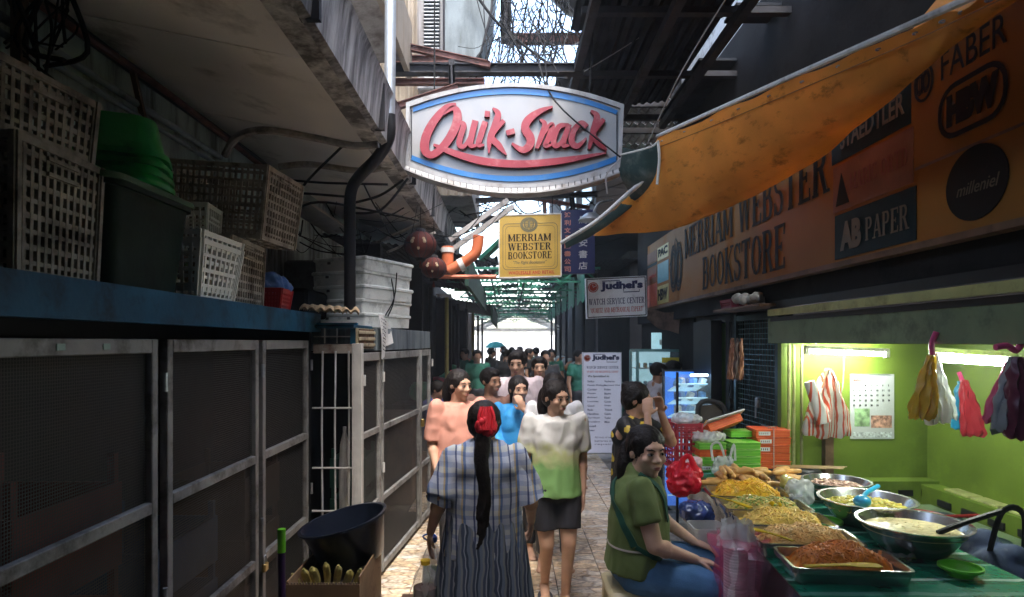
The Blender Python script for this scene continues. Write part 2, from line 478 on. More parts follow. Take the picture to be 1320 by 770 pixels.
def stroke(mb, fr, pts, w, d, depth, sx=1, sy=1, ox=0, oy=0, n=6):
    """brush stroke along 2D points, w one width or one per point"""
    pp = [V((p[0], p[1], 0)) for p in pts]
    ws = w if isinstance(w, (list, tuple)) else [w] * len(pts)
    if len(pp) > 2:
        P3 = [V((p.x, p.y, ws[i])) for i, p in enumerate(pp)]
        sm = smooth_path(P3, n)
    else: sm = [V((p.x, p.y, ws[i])) for i, p in enumerate(pp)]
    L = []; Rr = []
    for i, p in enumerate(sm):
        q = sm[min(i + 1, len(sm) - 1)] - sm[max(i - 1, 0)]
        nn = V((-q.y, q.x, 0))
        nn = nn.normalized() if nn.length > 1e-9 else V((0, 1, 0))
        k = p.z / 2
        L.append((p.x + nn.x * k, p.y + nn.y * k)); Rr.append((p.x - nn.x * k, p.y - nn.y * k))
    def T(q, dd): return fr.pt(ox + q[0] * sx, oy + q[1] * sy, dd)
    vs = []
    for a, b in zip(L, Rr): vs += [T(a, d + depth), T(b, d + depth), T(a, d), T(b, d)]
    fs = []
    for i in range(len(L) - 1):
        a = i * 4; b = a + 4
        fs += [(a, a + 1, b + 1, b), (a + 1, a + 3, b + 3, b + 1), (a + 3, a + 2, b + 2, b + 3), (a + 2, a, b, b + 2)]
    e = len(vs) - 4
    fs += [(0, 2, 3, 1), (e, e + 1, e + 3, e + 2)]
    mb.add(vs, fs)

def arcpts(cx, cy, rx, ry, a0, a1, n=10):
    return [(cx + rx * math.cos(R(a0 + (a1 - a0) * i / n)), cy + ry * math.sin(R(a0 + (a1 - a0) * i / n))) for i in range(n + 1)]
T_, t_ = .2, .075
def VS(x, y0=0, y1=1): return [('l', x, y0, x, y1, T_), ('s', x, y0 + .03), ('s', x, y1 - .03)]
def HS(x0, x1, y, w=t_): return [('l', x0, y, x1, y, w)]
def TK(x, y0, y1): return [('l', x, y0, x, y1, .07)]
SER = {
 'M': (1.05, VS(.17) + VS(.88) + [('l', .2, .95, .5, .1, .15), ('l', .85, .95, .5, .1, .08)]),
 'E': (.78, VS(.2) + HS(.1, .7, .04) + HS(.1, .7, .96) + HS(.2, .5, .5) + TK(.68, 0, .25) + TK(.68, .75, 1) + TK(.5, .4, .6)),
 'F': (.74, VS(.2) + HS(.1, .7, .96) + HS(.2, .5, .5) + TK(.68, .75, 1) + TK(.5, .4, .6)),
 'L': (.74, VS(.2) + HS(.1, .7, .04) + TK(.67, 0, .3)),
 'R': (.86, VS(.2) + [('a', .42, .74, .2, .22, 90, -90, .17), ('l', .45, .52, .68, .05, .17), ('s', .74, .03)] + HS(.2, .45, .96) + HS(.2, .45, .52)),
 'P': (.8, VS(.2) + [('a', .42, .74, .2, .22, 90, -90, .17)] + HS(.2, .45, .96) + HS(.2, .45, .52)),
 'B': (.82, VS(.2) + [('a', .42, .75, .18, .21, 90, -90, .16), ('a', .44, .28, .21, .25, 90, -90, .18)] + HS(.1, .45, .96) + HS(.2, .45, .52) + HS(.1, .45, .04)),
 'D': (.86, VS(.2) + [('a', .35, .5, .33, .46, 90, -90, .18)] + HS(.1, .38, .96) + HS(.1, .38, .04)),
 'I': (.42, VS(.21)),
 'A': (.9, [('l', .14, 0, .42, 1, .08), ('l', .75, 0, .45, 1, .2), ('s', .14, .03), ('s', .75, .03)] + HS(.2, .7, .33)),
 'W': (1.2, [('l', .16, 1, .36, 0, .18), ('l', .36, 0, .6, 1, .07), ('l', .58, 1, .8, 0, .18), ('l', .8, 0, 1.03, 1, .07), ('s', .14, .97), ('s', .58, .97), ('s', 1.04, .97)]),
 'V': (.88, [('l', .16, 1, .45, 0, .19), ('l', .45, 0, .74, 1, .07), ('s', .14, .97), ('s', .75, .97)]),
 'S': (.7, [('a', .34, .74, .22, .22, 20, 270, .13), ('a', .34, .27, .23, .24, 90, -160, .15)] + TK(.58, .7, .98) + TK(.1, .02, .3)),
 'T': (.82, VS(.41) + HS(.06, .76, .96) + TK(.09, .72, 1) + TK(.73, .72, 1)),
 'O': (.86, [('a', .43, .5, .3, .45, 0, 360, .17)]),
 'Q': (.86, [('a', .43, .5, .3, .45, 0, 360, .17), ('l', .4, .2, .7, -.1, .1)]),
 'C': (.8, [('a', .43, .5, .3, .45, 50, 310, .16)] + TK(.68, .68, .98) + TK(.68, .05, .3)),
 'G': (.8, [('a', .43, .5, .3, .45, 50, 320, .16)] + TK(.68, .68, .98) + VS(.66, 0, .42)),
 'K': (.9, VS(.2) + [('l', .28, .45, .72, .97, .08), ('l', .4, .55, .72, .03, .18), ('s', .74, .97), ('s', .76, .03)]),
 'H': (.92, VS(.2) + VS(.72) + HS(.2, .72, .5)),
 'N': (.92, [('l', .16, 0, .16, 1, .08), ('l', .76, 0, .76, 1, .08), ('l', .16, .97, .76, .03, .18), ('s', .16, .03), ('s', .76, .97), ('s', .12, .97)]),
 'X': (.86, [('l', .15, 1, .7, 0, .18), ('l', .7, 1, .15, 0, .08), ('s', .15, .97), ('s', .7, .97), ('s', .15, .03), ('s', .7, .03)]),
 'U': (.86, VS(.2, .25, 1) + [('a', .43, .3, .23, .27, 180, 360, .1), ('l', .66, .3, .66, 1, .08), ('s', .66, .97)]),
 'Z': (.75, [('l', .62, .95, .12, .05, .18)] + HS(.08, .68, .96) + HS(.08, .68, .04) + TK(.1, .72, 1) + TK(.67, 0, .28)),
 '"': (.35, [('l', .1, .7, .1, 1, .08), ('l', .25, .7, .25, 1, .08)]),
 ' ': (.45, []),
}
def put_serif(mb, txt, fr, u0, v0, w, h, d=0, depth=.0015):
    total = sum(SER[c][0] for c in txt); sx = w / total; x = 0; k = 0
    for ch in txt:
        wd, st = SER[ch]
        for q in st:
            k += 1; dd = d + (k % 7) * .00012
            if q[0] == 'l':
                _, xa, ya, xb, yb, tw = q
                dx, dy = (xb - xa), (yb - ya)
                if abs(dy) < 1e-6: pts = [(xa, ya), (xb, yb)]; stroke(mb, fr, pts, tw, dd, depth, sx, h, u0 + x * sx, v0)
                else:   # constant horizontal width
                    a = tw / 2
                    quad = [(xa - a, ya), (xa + a, ya), (xb + a, yb), (xb - a, yb)]
                    if dy < 0: quad = [(xb - a, yb), (xb + a, yb), (xa + a, ya), (xa - a, ya)]
                    mb.poly([fr.pt(u0 + (x + p[0]) * sx, v0 + p[1] * h, dd + depth) for p in quad], fr.N, depth)
            elif q[0] == 's':
                _, xa, ya = q
                stroke(mb, fr, [(xa - .15, ya), (xa + .15, ya)], .06, dd + .00005, depth, sx, h, u0 + x * sx, v0)
            elif q[0] == 'a':
                _, cx, cy, rx, ry, a0, a1, tw = q
                pts = arcpts(cx, cy, rx, ry, a0, a1, 12)
                ws = [(.06 + (tw - .06) * abs((p[0] - cx) / rx) ** 1.2) for p in pts]
                stroke(mb, fr, pts, ws, dd, depth, sx, h, u0 + x * sx, v0, n=1)
        x += wd

# ------------------------------------------------------------------ copies of voxel-joined shapes (people, cloth, bags)
def fuse(name, mb, mat, parent, voxel=.008, smooth=4, disp=None, cut=None):
    me = mb.mesh(name, [])
    o = bpy.data.objects.new('tmp', me); COL.objects.link(o)
    md = o.modifiers.new('r', 'REMESH'); md.mode = 'VOXEL'; md.voxel_size = voxel; md.adaptivity = 0
    if smooth:
        ms = o.modifiers.new('s', 'SMOOTH'); ms.factor = .5; ms.iterations = smooth
    dg = bpy.context.evaluated_depsgraph_get()
    res = bpy.data.meshes.new_from_object(o.evaluated_get(dg))
    bpy.data.objects.remove(o); bpy.data.meshes.remove(me)
    res.name = name
    if disp:
        for v, nn in [(v, v.normal.copy()) for v in res.vertices]: v.co += nn * disp(v.co, nn)
    if cut:
        bm = bmesh.new(); bm.from_mesh(res)
        dl = [v for v in bm.verts if cut(v.co)]
        bmesh.ops.delete(bm, geom=dl, context='VERTS'); bm.to_mesh(res); bm.free()
    res.materials.clear(); res.materials.append(mat)
    res.polygons.foreach_set('use_smooth', [True] * len(res.polygons))
    ob = bpy.data.objects.new(name, res); COL.objects.link(ob)
    if parent is not None: ob.parent = parent
    return ob
# ------------------------------------------------------------------ people
SKIN = M('skin', (.47, .28, .19), spec=.3, rough=.6, var=.08, scale=14, bump=.05, bscale=120, sss=.08)
SKIN3 = M('skin_fair', (.62, .39, .28), spec=.3, rough=.6, var=.08, scale=14, bump=.05, bscale=120, sss=.08)
SKIN2 = M('skin_dark', (.33, .185, .12), spec=.3, rough=.6, var=.08, scale=14, bump=.05, bscale=120, sss=.06)
HAIR = M('black_hair', (.010, .007, .006), rough=.55, var=.3, scale=30, bump=.5, bscale=110, spec=.25)
LIP = M('lips', (.28, .09, .075), rough=.45, var=.05, bump=0)
EYEW = M('eye_white', (.28, .25, .22), rough=.25, var=.02, bump=0)
IRIS = M('iris', (.015, .008, .006), rough=.1, var=0, bump=0)
SOLE = M('rubber_slipper', (.05, .05, .06), rough=.7)

def std_joints(H):
    return dict(hipL=(.055 * H, 0, .5 * H), hipR=(-.055 * H, 0, .5 * H), kneeL=(.06 * H, -.01 * H, .275 * H), kneeR=(-.06 * H, -.01 * H, .275 * H),
                ankL=(.06 * H, .012 * H, .045 * H), ankR=(-.06 * H, .012 * H, .045 * H), waist=(0, 0, .6 * H), chest=(0, 0, .73 * H), neck=(0, .01 * H, .83 * H),
                head=(0, -.012 * H, .925 * H), shL=(.112 * H, .005 * H, .805 * H), shR=(-.112 * H, .005 * H, .805 * H),
                elL=(.14 * H, .01 * H, .63 * H), elR=(-.14 * H, .01 * H, .63 * H), wrL=(.145 * H, -.03 * H, .49 * H), wrR=(-.145 * H, -.03 * H, .49 * H))

def lerp(a, b, t): return a + (b - a) * t

def torso(mb, J, H, inf, fat, part='all', female=True):
    pel = (J['hipL'] + J['hipR']) / 2
    ax = (J['hipL'] - J['hipR']); ax.z = 0; ax.normalize()
    sx = (J['shL'] - J['shR']); sx.z *= .5; sx.normalize()
    def rot(x):
        up = (J['neck'] - pel).normalized(); y = up.cross(x).normalized(); x2 = y.cross(up).normalized()
        return Matrix((x2, y, up)).transposed()
    if part in ('all', 'low'):
        mb.ell(pel + V((0, 0, .015 * H)), (.1 * H * fat + inf, .075 * H * fat + inf, .068 * H + inf), rot(ax))
    if part in ('all', 'up'):
        w = J['waist']; c = J['chest']
        mb.ell(lerp(pel, w, .55), (.088 * H * fat + inf, .068 * H * fat + inf, .07 * H + inf), rot(ax))
        mb.ell(w, (.082 * H * fat + inf, .063 * H * fat + inf, .075 * H + inf), rot((ax + sx) / 2))
        mb.ell(c, (.094 * H * (fat * .5 + .5) + inf, .064 * H * fat + inf, .095 * H + inf), rot(sx))
        Rm = rot(sx)
        for q in ('shL', 'shR'): mb.cap(J['neck'] + V((0, .008 * H, -.045 * H)), J[q] * .93 + J['neck'] * .07 + V((0, 0, -.012 * H)), .036 * H + inf * .5, .027 * H * (fat * .5 + .5) + inf * .5)
        for s in (-1, 1):
            mb.cap(c + Rm @ V((s * .05 * H, .02 * H, .01 * H)), J['shL' if s > 0 else 'shR'] * .75 + J['neck'] * .25 + V((0, 0, -.03 * H)), .05 * H + inf * .7, .03 * H + inf * .5)
            if female: mb.ell(c + Rm @ V((s * .036 * H, -.03 * H * fat, -.02 * H)), (.044 * H + inf, .034 * H + inf, .044 * H + inf))
        # trapezius
        mb.cap(J['neck'] + V((0, .012 * H, -.012 * H)), lerp(J['neck'], J['chest'], .45), .036 * H + inf * .4, .062 * H + inf)

def hand(mb, wr, d, n, s, H, curl=.5):
    """palm, four fingers and a thumb; d = forearm direction, n = palm normal, s = +1 thumb to d x n"""
    k = H / 1.6; d = V(d).normalized(); n = V(n); n = (n - d * n.dot(d)).normalized(); w = d.cross(n) * s
    rot = Matrix((w, d, n)).transposed()
    mb.ell(wr + d * .045 * k, (.036 * k, .052 * k, .0165 * k), rot)
    for off, L, a in ((.027, .066, .9), (.009, .076, 1), (-.009, .07, 1.05), (-.026, .054, 1.15)):
        b = wr + d * .082 * k + w * off * k
        c1 = curl * a * .5; c2 = curl * a * 1.2
        m1 = b + (d * math.cos(c1) + n * math.sin(c1) + w * off * 1.5).normalized() * L * .5 * k
        m2 = m1 + (d * math.cos(c2) + n * math.sin(c2)).normalized() * L * .32 * k
        c3 = c2 + curl * .5
        m3 = m2 + (d * math.cos(c3) + n * math.sin(c3)).normalized() * L * .22 * k
        mb.tube([b - d * .02 * k, b, m1, m2, m3], [.0085 * k, .0092 * k, .0084 * k, .0076 * k, .006 * k], 8)
    tb = wr + d * .018 * k + w * .026 * k
    t1 = tb + (d * .55 + w * .75 + n * .35).normalized() * .036 * k
    t2 = t1 + (d * .9 + w * .25 + n * (.3 + curl * .5)).normalized() * .032 * k
    mb.tube([tb, t1, t2], [.013 * k, .0105 * k, .0075 * k], 8)

def person(label, H=1.55, rz=0, loc=(0, 0, 0), J=None, fat=1.0, head=(0, 0), skin=None, top=None, sleeve=.55, bottom=None, bot_len=.5, hair='bun', voxel=.0062,
           hands=((0, 0, -1), (0, 0, -1)), palms=((1, 0, 0), (-1, 0, 0)), curl=(.5, .5), far=False, female=True, hem=None, top_inf=.014, roll=0, hs=1.0, tailx=0, tailr=1, grey=None, group=None, slippers=True):
    skin = skin or SKIN
    root = thing('person', label, 'person', group=group)
    Jn = std_joints(H); Jn.update(J or {})
    J = {k: V(v) for k, v in Jn.items()}
    J['head'].z -= .02 * H
    up = (J['neck'] - (J['hipL'] + J['hipR']) / 2)
    if 'waist' not in Jn or not Jn.get('_w'):
        pass
    seg = 10 if far else 14
    b = MB(); torso(b, J, H, 0, fat, female=female)
    for s in 'LR':
        b.cap(J['sh' + s], J['el' + s], .0275 * H * fat, .023 * H * (fat * .5 + .5), seg=seg)
        b.cap(J['el' + s], J['wr' + s], .0235 * H * (fat * .5 + .5), .0145 * H, seg=seg)
        b.ell(lerp(J['el' + s], J['wr' + s], .25), (.0245 * H * (fat * .5 + .5),) * 3, seg=10, rings=8)
        hp = J['hip' + s]; kn = J['knee' + s]; an = J['ank' + s]
        b.cap(hp, kn, .052 * H * fat, .033 * H * (fat * .4 + .6), seg=seg)
        b.cap(kn, an, .032 * H * (fat * .4 + .6), .019 * H, seg=seg)
        leg = (an - kn).normalized(); back = V((0, .02 * H, 0))
        b.cap(lerp(kn, an, .15) + back * .5, lerp(kn, an, .45) + back * .4, .028 * H, .022 * H, seg=seg)
        fd = V((.12 if s == 'L' else -.12, -1, 0)).normalized()
        b.cap(an + V((0, .012 * H, -.02 * H)), an + fd * .085 * H + V((0, 0, -.03 * H)), .022 * H, .019 * H, seg=seg)
        b.ell(an + fd * .1 * H + V((0, 0, -.034 * H)), (.026 * H, .032 * H, .012 * H), seg=12, rings=8)
        i = 0 if s == 'L' else 1
        if not far: hand(b, J['wr' + s], V(hands[i]), V(palms[i]), 1 if s == 'L' else -1, H, curl[i])
        else: b.ell(J['wr' + s] + V(hands[i]).normalized() * .055 * H, (.018 * H, .018 * H, .045 * H), V(hands[i]).to_track_quat('Z', 'Y').to_matrix(), seg=8, rings=6)
    # head
    h = .135 * H / .215 * hs      # scale of the head model
    yaw, pitch = head
    HM = Matrix.Translation(J['head']) @ Matrix.Rotation(R(yaw), 4, 'Z') @ Matrix.Rotation(R(pitch), 4, 'X') @ Matrix.Rotation(R(roll), 4, 'Y') @ Matrix.Scale(h, 4)
    hb = MB()
    hb.ell((0, .012, .022), (.073, .09, .083), seg=20, rings=14)
    hb.ell((0, -.03, -.03), (.058, .056, .068), seg=18, rings=12)
    hb.ell((0, -.025, -.068), (.048, .05, .034), seg=14, rings=8)
    hb.ell((0, -.063, -.092), (.021, .017, .016), seg=10, rings=8)
    hb.ell((0, -.07, .03), (.048, .014, .016), seg=12, rings=8)
    for s in (-1, 1):
        hb.ell((s * .037, -.061, -.022), (.025, .022, .022), seg=10, rings=8)
        hb.ell((s * .013, -.092, -.026), (.0095, .011, .0085), seg=8, rings=6)
        hb.ell((s * .0775, .008, -.004), (.007, .018, .029), Matrix.Rotation(R(-12 * s), 3, 'Z'), seg=8, rings=8)
        hb.ell((s * .03, -.0725, .0045), (.0165, .011, .0105), seg=10, rings=8)
    hb.tube([(0, -.078, .018), (0, -.09, -.005), (0, -.102, -.024), (0, -.098, -.032)], [.008, .0085, .012, .008], 8)
    hb.ell((0, -.081, -.058), (.026, .012, .018), seg=10, rings=8)
    b.add([HM @ p for p in hb.v], hb.f)
    b.cap(J['neck'] - (J['neck'] - J['chest']).normalized() * .02 * H, J['head'] + V((0, .01 * H, -.03 * H)), .037 * H * (fat * .4 + .6), .036 * H, seg=seg)
    fuse('body', b, skin, root, voxel if not far else .016, 3 if not far else 2)
    # face
    if not far:
        lp = MB()
        for s in (-1, 1):
            e = MB(); ir = MB(); br = MB(); ls = MB()
            e.ell((s * .03, -.0745, .0035), (.0135, .0115, .0052), seg=12, rings=8)
            ir.ell((s * .029, -.0820, .0035), (.0068, .0055, .0052), seg=10, rings=8)
            br.tube([(s * .013, -.0855, .022), (s * .028, -.0855, .028), (s * .046, -.071, .023)], [.0022, .0034, .0012], 6)
            ls.tube([(s * .0155, -.083, .007), (s * .03, -.0868, .0125), (s * .0455, -.075, .0065)], [.0012, .0024, .0012], 6)
            for nm, q, mt in (('eye', e, EYEW), ('iris', ir, IRIS), ('eyebrow', br, HAIR), ('eyelashes', ls, HAIR)):
                q.v = [HM @ p for p in q.v]; build(nm, q, mt, root, smooth=True)
        lp.ell((0, -.0892, -.0545), (.0185, .0075, .0042), seg=12, rings=6)
        lp.ell((0, -.0887, -.0612), (.0155, .008, .0055), seg=12, rings=6)
        lp.v = [HM @ p for p in lp.v]; build('lips', lp, LIP, root, smooth=True)
    # hair
    hm = HAIR
    hr = MB()
    hr.ell((0, .024, .034), (.087, .098, .09), seg=20, rings=14)
    if hair != 'short':
        hr.ell((0, .042, -.005), (.085, .072, .08), seg=18, rings=12)
        for s in (-1, 1): hr.cap((s * .066, -.01, .055), (s * .075, .03, -.0), .02, .018)
    else:
        hr.ell((0, -.02, .075), (.062, .062, .042), seg=16, rings=10)
    if hair == 'bun':
        hr.ell((0, .095, .075), (.038, .034, .036), seg=14, rings=10)
    if hair == 'tail':
        hr.tube(smooth_path([(0, .1, .03), (tailx * .6, .135 - abs(tailx) * .6, .0), (tailx, .14 - abs(tailx) * .8, -.09), (.02 + tailx, .12 - abs(tailx) * .5, -.2), (.02 + tailx, .1, -.3)], 5), [.03 * tailr + .012 * math.sin(PI * i / 20) for i in range(21)][:21] , 12)
    if hair == 'longtail':
        pth = smooth_path([(0, .1, .02), (0, .14, -.05), (.008, .165, -.18), (-.012, .185, -.32), (.012, .195, -.46)], 6)
        hr.tube(pth, [lerp(.028, .038, min(1, i / 8)) * (1 if i < 14 else 1 - (i - 14) * .075) for i in range(len(pth))], 14, flat=.7)
        for k in range(16):
            a = 2 * PI * k / 16; o_ = V((.03 * math.cos(a), .02 * math.sin(a), 0)); hr.tube([q + o_ * (1 - .3 * i / len(pth)) + V((.006 * math.sin(i * .7 + k), 0, -.003 * (k % 5) * i)) for i, q in enumerate(pth)], .009, 6)
    if hair == 'long':
        for a in range(-4, 5):
            x = a * .017
            hr.cap((x, .05 - abs(a) * .009, .0), (x * 1.15, .075 - abs(a) * .012, -.16), .03, .018)
    def hd(c, n):
        q = HM.inverted() @ c
        return .0035 * noise.noise(V((math.atan2(q.x, q.y + .001) * 9, q.z * 8, 0))) + .002 * noise.noise(q * 60)
    hr.v = [HM @ p for p in hr.v]
    fuse('hair', hr, grey or hm, root, .006 if not far else .014, 3 if not far else 1, disp=None if far else hd)
    if not far and hair in ('bun', 'tail', 'long'):     # loose strands at the hairline and nape
        st = MB()
        for i in range(26):
            a = random.uniform(-1, 1); s = 1 if a > 0 else -1
            p0 = V((a * .075, -.03 + random.uniform(-.02, .04), .085 - abs(a) * .05)); p1 = p0 + V((s * .012, -.016, -.03)); p2 = p1 + V((s * .004, .01, -.03 - .02 * random.random()))
            st.tube([HM @ p for p in smooth_path([p0, p1, p2], 3)], .0008, 4)
        build('loose_strands', st, hm, root)
    def folds(amp, f):
        def fn(c, n):
            return amp * (.3 - 1.1 * abs(noise.noise(V((c.x * f * 1.5, c.y * f * 1.5, c.z * f * .3)))) - .6 * abs(noise.noise(V((c.x * f, c.y * f, c.z * f + 20)))) + .3 * noise.noise(V((c.x * f * 2.3, c.y * f * 2.3, c.z * f * 1.3 + 5))))
        return fn
    if top:
        c = MB(); torso(c, J, H, top_inf, fat, 'up', female)
        if hem is not None:
            pel = (J['hipL'] + J['hipR']) / 2
            ax = (J['hipL'] - J['hipR']); ax.z = 0; ax.normalize(); up = (J['chest'] - pel).normalized(); yy = up.cross(ax).normalized(); x2 = yy.cross(up)
            LL = (J['chest'] - pel).length
            c.lathe([(1.06, hem), (1.03, hem + .05), (.97, LL * .45), (.95, LL * .75), (.85, LL)], mat=Matrix.Translation(pel) @ Matrix((x2, yy, up)).transposed().to_4x4(), sx=.096 * H * fat + top_inf, sy=.072 * H * fat + top_inf, seg=28)
        for s in 'LR':
            if sleeve > 0:
                if sleeve <= 1: e1 = lerp(J['sh' + s], J['el' + s], sleeve); c.cap(J['sh' + s], e1, .0275 * H * fat + .011, .029 * H * (fat * .6 + .4) + top_inf * .9 + .004, flat1=True, seg=seg)
                else:
                    c.cap(J['sh' + s], J['el' + s], .0275 * H * fat + .011, .026 * H + top_inf * .6, seg=seg)
                    c.cap(J['el' + s], lerp(J['el' + s], J['wr' + s], sleeve - 1), .027 * H + top_inf, .019 * H + top_inf, flat1=True, seg=seg)
        fuse('shirt', c, top, root, .009 if not far else .018, 7, disp=folds(.013, 10))
    if bottom:
        c = MB(); torso(c, J, H, .011, fat, 'low')
        for s in 'LR':
            hp = J['hip' + s]; kn = J['knee' + s]; an = J['ank' + s]
            if bot_len <= 1:
                c.cap(hp, lerp(hp, kn, bot_len), .053 * H * fat + .012, lerp(.053, .034, bot_len) * H * fat + .022, flat1=True, seg=seg)
            else:
                c.cap(hp, kn, .053 * H * fat + .01, .035 * H * fat + .012, seg=seg)
                c.cap(kn, lerp(kn, an, bot_len - 1), .035 * H + .012, .024 * H + .012, flat1=True, seg=seg)
        fuse('trousers' if bot_len > 1 else 'shorts', c, bottom, root, .009 if not far else .018, 2, disp=folds(.005, 13))
    if slippers and not far:
        for s in 'LR':
            an = J['ank' + s]; m = MB()
            fd = V((.12 if s == 'L' else -.12, -1, 0)).normalized(); rot = fd.to_track_quat('-Y', 'Z').to_matrix()
            m.ell(an + fd * .045 * H + V((0, 0, -.047 * H)), (.034 * H, .08 * H, .008 * H), rot)
            build('slipper', m, SOLE, root, smooth=True)
    root.location = loc; root.rotation_euler = (0, 0, rz)
    root['HM'] = 0
    del root['HM']
    return root, J, HM
# ------------------------------------------------------------------ common materials
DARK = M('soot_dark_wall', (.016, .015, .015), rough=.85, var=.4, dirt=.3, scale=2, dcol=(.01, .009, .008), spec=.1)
CONC = M('grey_concrete', (.2, .195, .185), rough=.85, var=.25, scale=2, dirt=.5, dcol=(.06, .055, .05), streak=5, bump=.3)
CEIL = M('old_cream_board', (.74, .71, .65), rough=.75, var=.12, scale=1.3, dirt=.2, dcol=(.16, .13, .1), dscale=1.6, bump=.06)
WALLT = M('faded_teal_wall', (.42, .5, .47), rough=.8, var=.25, scale=1.5, dirt=.55, dcol=(.06, .055, .05), streak=6)
EAVE = M('peeling_white_eave', (.72, .69, .63), rough=.75, var=.2, scale=4, dirt=.9, dcol=(.025, .02, .018), dscale=4.5, bump=.3)
GUTT = M('streaked_grey_gutter', (.42, .41, .40), rough=.6, var=.25, scale=3, dirt=.7, dcol=(.05, .045, .045), dscale=9, streak=9, bump=.2)
RUST = M('rusty_brown_steel', (.13, .055, .045), rough=.75, var=.4, scale=9, dirt=.4, dcol=(.04, .02, .015), bump=.3)
STEELD = M('dark_steel', (.03, .03, .034), rough=.65, metal=.2, var=.3, dirt=.4, bump=.2, spec=.2)
GALV = M('galvanised_steel', (.42, .45, .48), rough=.42, metal=.7, var=.15, scale=14, dirt=.35, dcol=(.12, .1, .08), streak=6)
BLACKP = M('black_plastic', (.010, .010, .011), rough=.5, var=.2, bump=.05, spec=.3)
WIRE = M('wire_black', (.008, .008, .008), rough=.7, var=0, bump=0, spec=.15)
WIREG = M('wire_grey', (.22, .21, .2), rough=.5, var=.1, bump=0)
CREAMC = M('cream_corrugated', (.24, .2, .15), rough=.7, dirt=.4, dcol=(.2, .14, .09), streak=6)
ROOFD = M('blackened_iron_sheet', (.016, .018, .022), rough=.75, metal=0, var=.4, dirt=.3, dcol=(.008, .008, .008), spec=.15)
ROOFL = M('worn_zinc_sheet', (.3, .3, .3), rough=.5, metal=.5, var=.3, dirt=.5, dcol=(.08, .07, .06), translucent=.15)
GREENR = M('green_fibreglass', (.04, .3, .17), rough=.4, var=.3, dirt=.3, translucent=.55)
WHITEP = M('white_paint_old', (.62, .61, .58), rough=.55, var=.08, dirt=.35, dcol=(.22, .2, .18), streak=5)
WOODB = M('brown_wood', (.12, .065, .035), rough=.7, var=.35, scale=7, dirt=.3)

# ------------------------------------------------------------------ ground and floor tiles
g = MB(); g.box(-25, 25, -6, 45, -.3, -.012)
build('ground', g, M('ground_concrete', (.2, .17, .14), rough=.7, var=.3, scale=1.5, dirt=.5, bump=.3), kind='structure')
fl = MB(); fl.box(-1.02, 1.34, 1.8, 12.05, -.0115, -.002)
floor = build('alley_floor', fl, M('dark_grout', (.06, .05, .045), rough=.8), kind='structure', recenter=False)
TM = tile_mat()
proto_me = None
S = .335
nx = 7
for j in range(30):
    for i in range(nx):
        m = MB(); m.bbox((0, 0, 0), (S - .006, S - .006, .012), .0025)
        if proto_me is None: proto_me = m.mesh('tile', [TM]); shade(proto_me, 30)
        o = bpy.data.objects.new('tile', proto_me); COL.objects.link(o); o.parent = floor
        o.location = (-1.0 + S * (i + .5), 1.95 + S * (j + .5), .0035 + random.uniform(-.001, .0015))
        o.rotation_euler = (random.uniform(-.002, .002), random.uniform(-.002, .002), 0)
mh = thing('manhole_cover', 'round dark manhole cover in the tiled floor beside the seated woman', 'manhole cover', (.98, 7.2, .0))
m = MB(); m.lathe([(0.0001, .0125), (.25, .0125), (.27, .016), (.3, .016), (.3, -.0)], seg=40); build('rim', m, STEELD, mh, smooth=20) 
m = MB()
for i in range(-3, 4):
    for j in range(-3, 4):
        if i * i + j * j < 11: m.box(i * .065 - .02, i * .065 + .02, j * .065 - .02, j * .065 + .02, .012, .017)
build('tread_pattern', m, STEELD, mh, kind=None)
dg_ = thing('drain_grate', 'rectangular dark drain grate in the tiled floor behind the walking girl', 'drain grate', (.62, 5.4, 0))
m = MB(); m.box(-.24, .24, -.17, .17, .0105, .0125); build('frame', m, STEELD, dg_)
for i in range(9):
    m = MB(); m.box(-.2 + i * .05 - .012, -.2 + i * .05 + .012, -.15, .15, .0127, .018); build('bar', m, STEELD, dg_)

# ------------------------------------------------------------------ left building: wall, ceiling, eave
def corr(mb, x0, x1, y0, y1, zf, pitch=.076, amp=.012, along='y', thick=.002):
    """corrugated sheet; ridges run along one axis"""
    rows = []
    L = (x1 - x0) if along == 'y' else (y1 - y0)
    n = max(8, int(L / pitch * 4))
    for e in (0, .5, 1):
        row = []
        for i in range(n + 1):
            t = i / n; w = amp * math.sin(2 * PI * t * L / pitch)
            if along == 'y': x = x0 + (x1 - x0) * t; y = y0 + (y1 - y0) * e
            else: y = y0 + (y1 - y0) * t; x = x0 + (x1 - x0) * e
            row.append(V((x, y, zf(x, y) + w)))
        rows.append(row)
    mb.sheet(rows, thick)

lb = thing('market_building', 'left market building with stained cream ceiling boards over the crates', 'building', (-1.9, 4, 0))
m = MB(); m.box(-2.15, -1.98, -4, 9.5, 0, 3.3); build('wall', m, WALLT, lb)
ys = [-4, -1.2, .4, 1.55, 2.75, 3.95, 5.15, 6.35, 7.55, 9.2]
def ceilz(x): return 2.95 + (-.875 - x) * .2
for a, b_ in zip(ys[:-1], ys[1:]):
    m = MB(); m.sheet([[V((-.86, a + .008, ceilz(-.86))), V((-2.0, a + .008, ceilz(-2.0)))], [V((-.86, b_ - .004, ceilz(-.86) + random.uniform(-.004, .008))), V((-2.0, b_ - .004, ceilz(-2.0)))]], .012)
    build('ceiling_board', m, CEIL, lb)
m = MB(); m.box(-2.1, -.8, -4, 9.2, 3.26, 3.4); build('slab', m, CONC, lb)
m = MB(); m.box(-.885, -.765, -4, 9.2, 2.918, 2.952); build('eave_soffit', m, EAVE, lb)
m = MB()
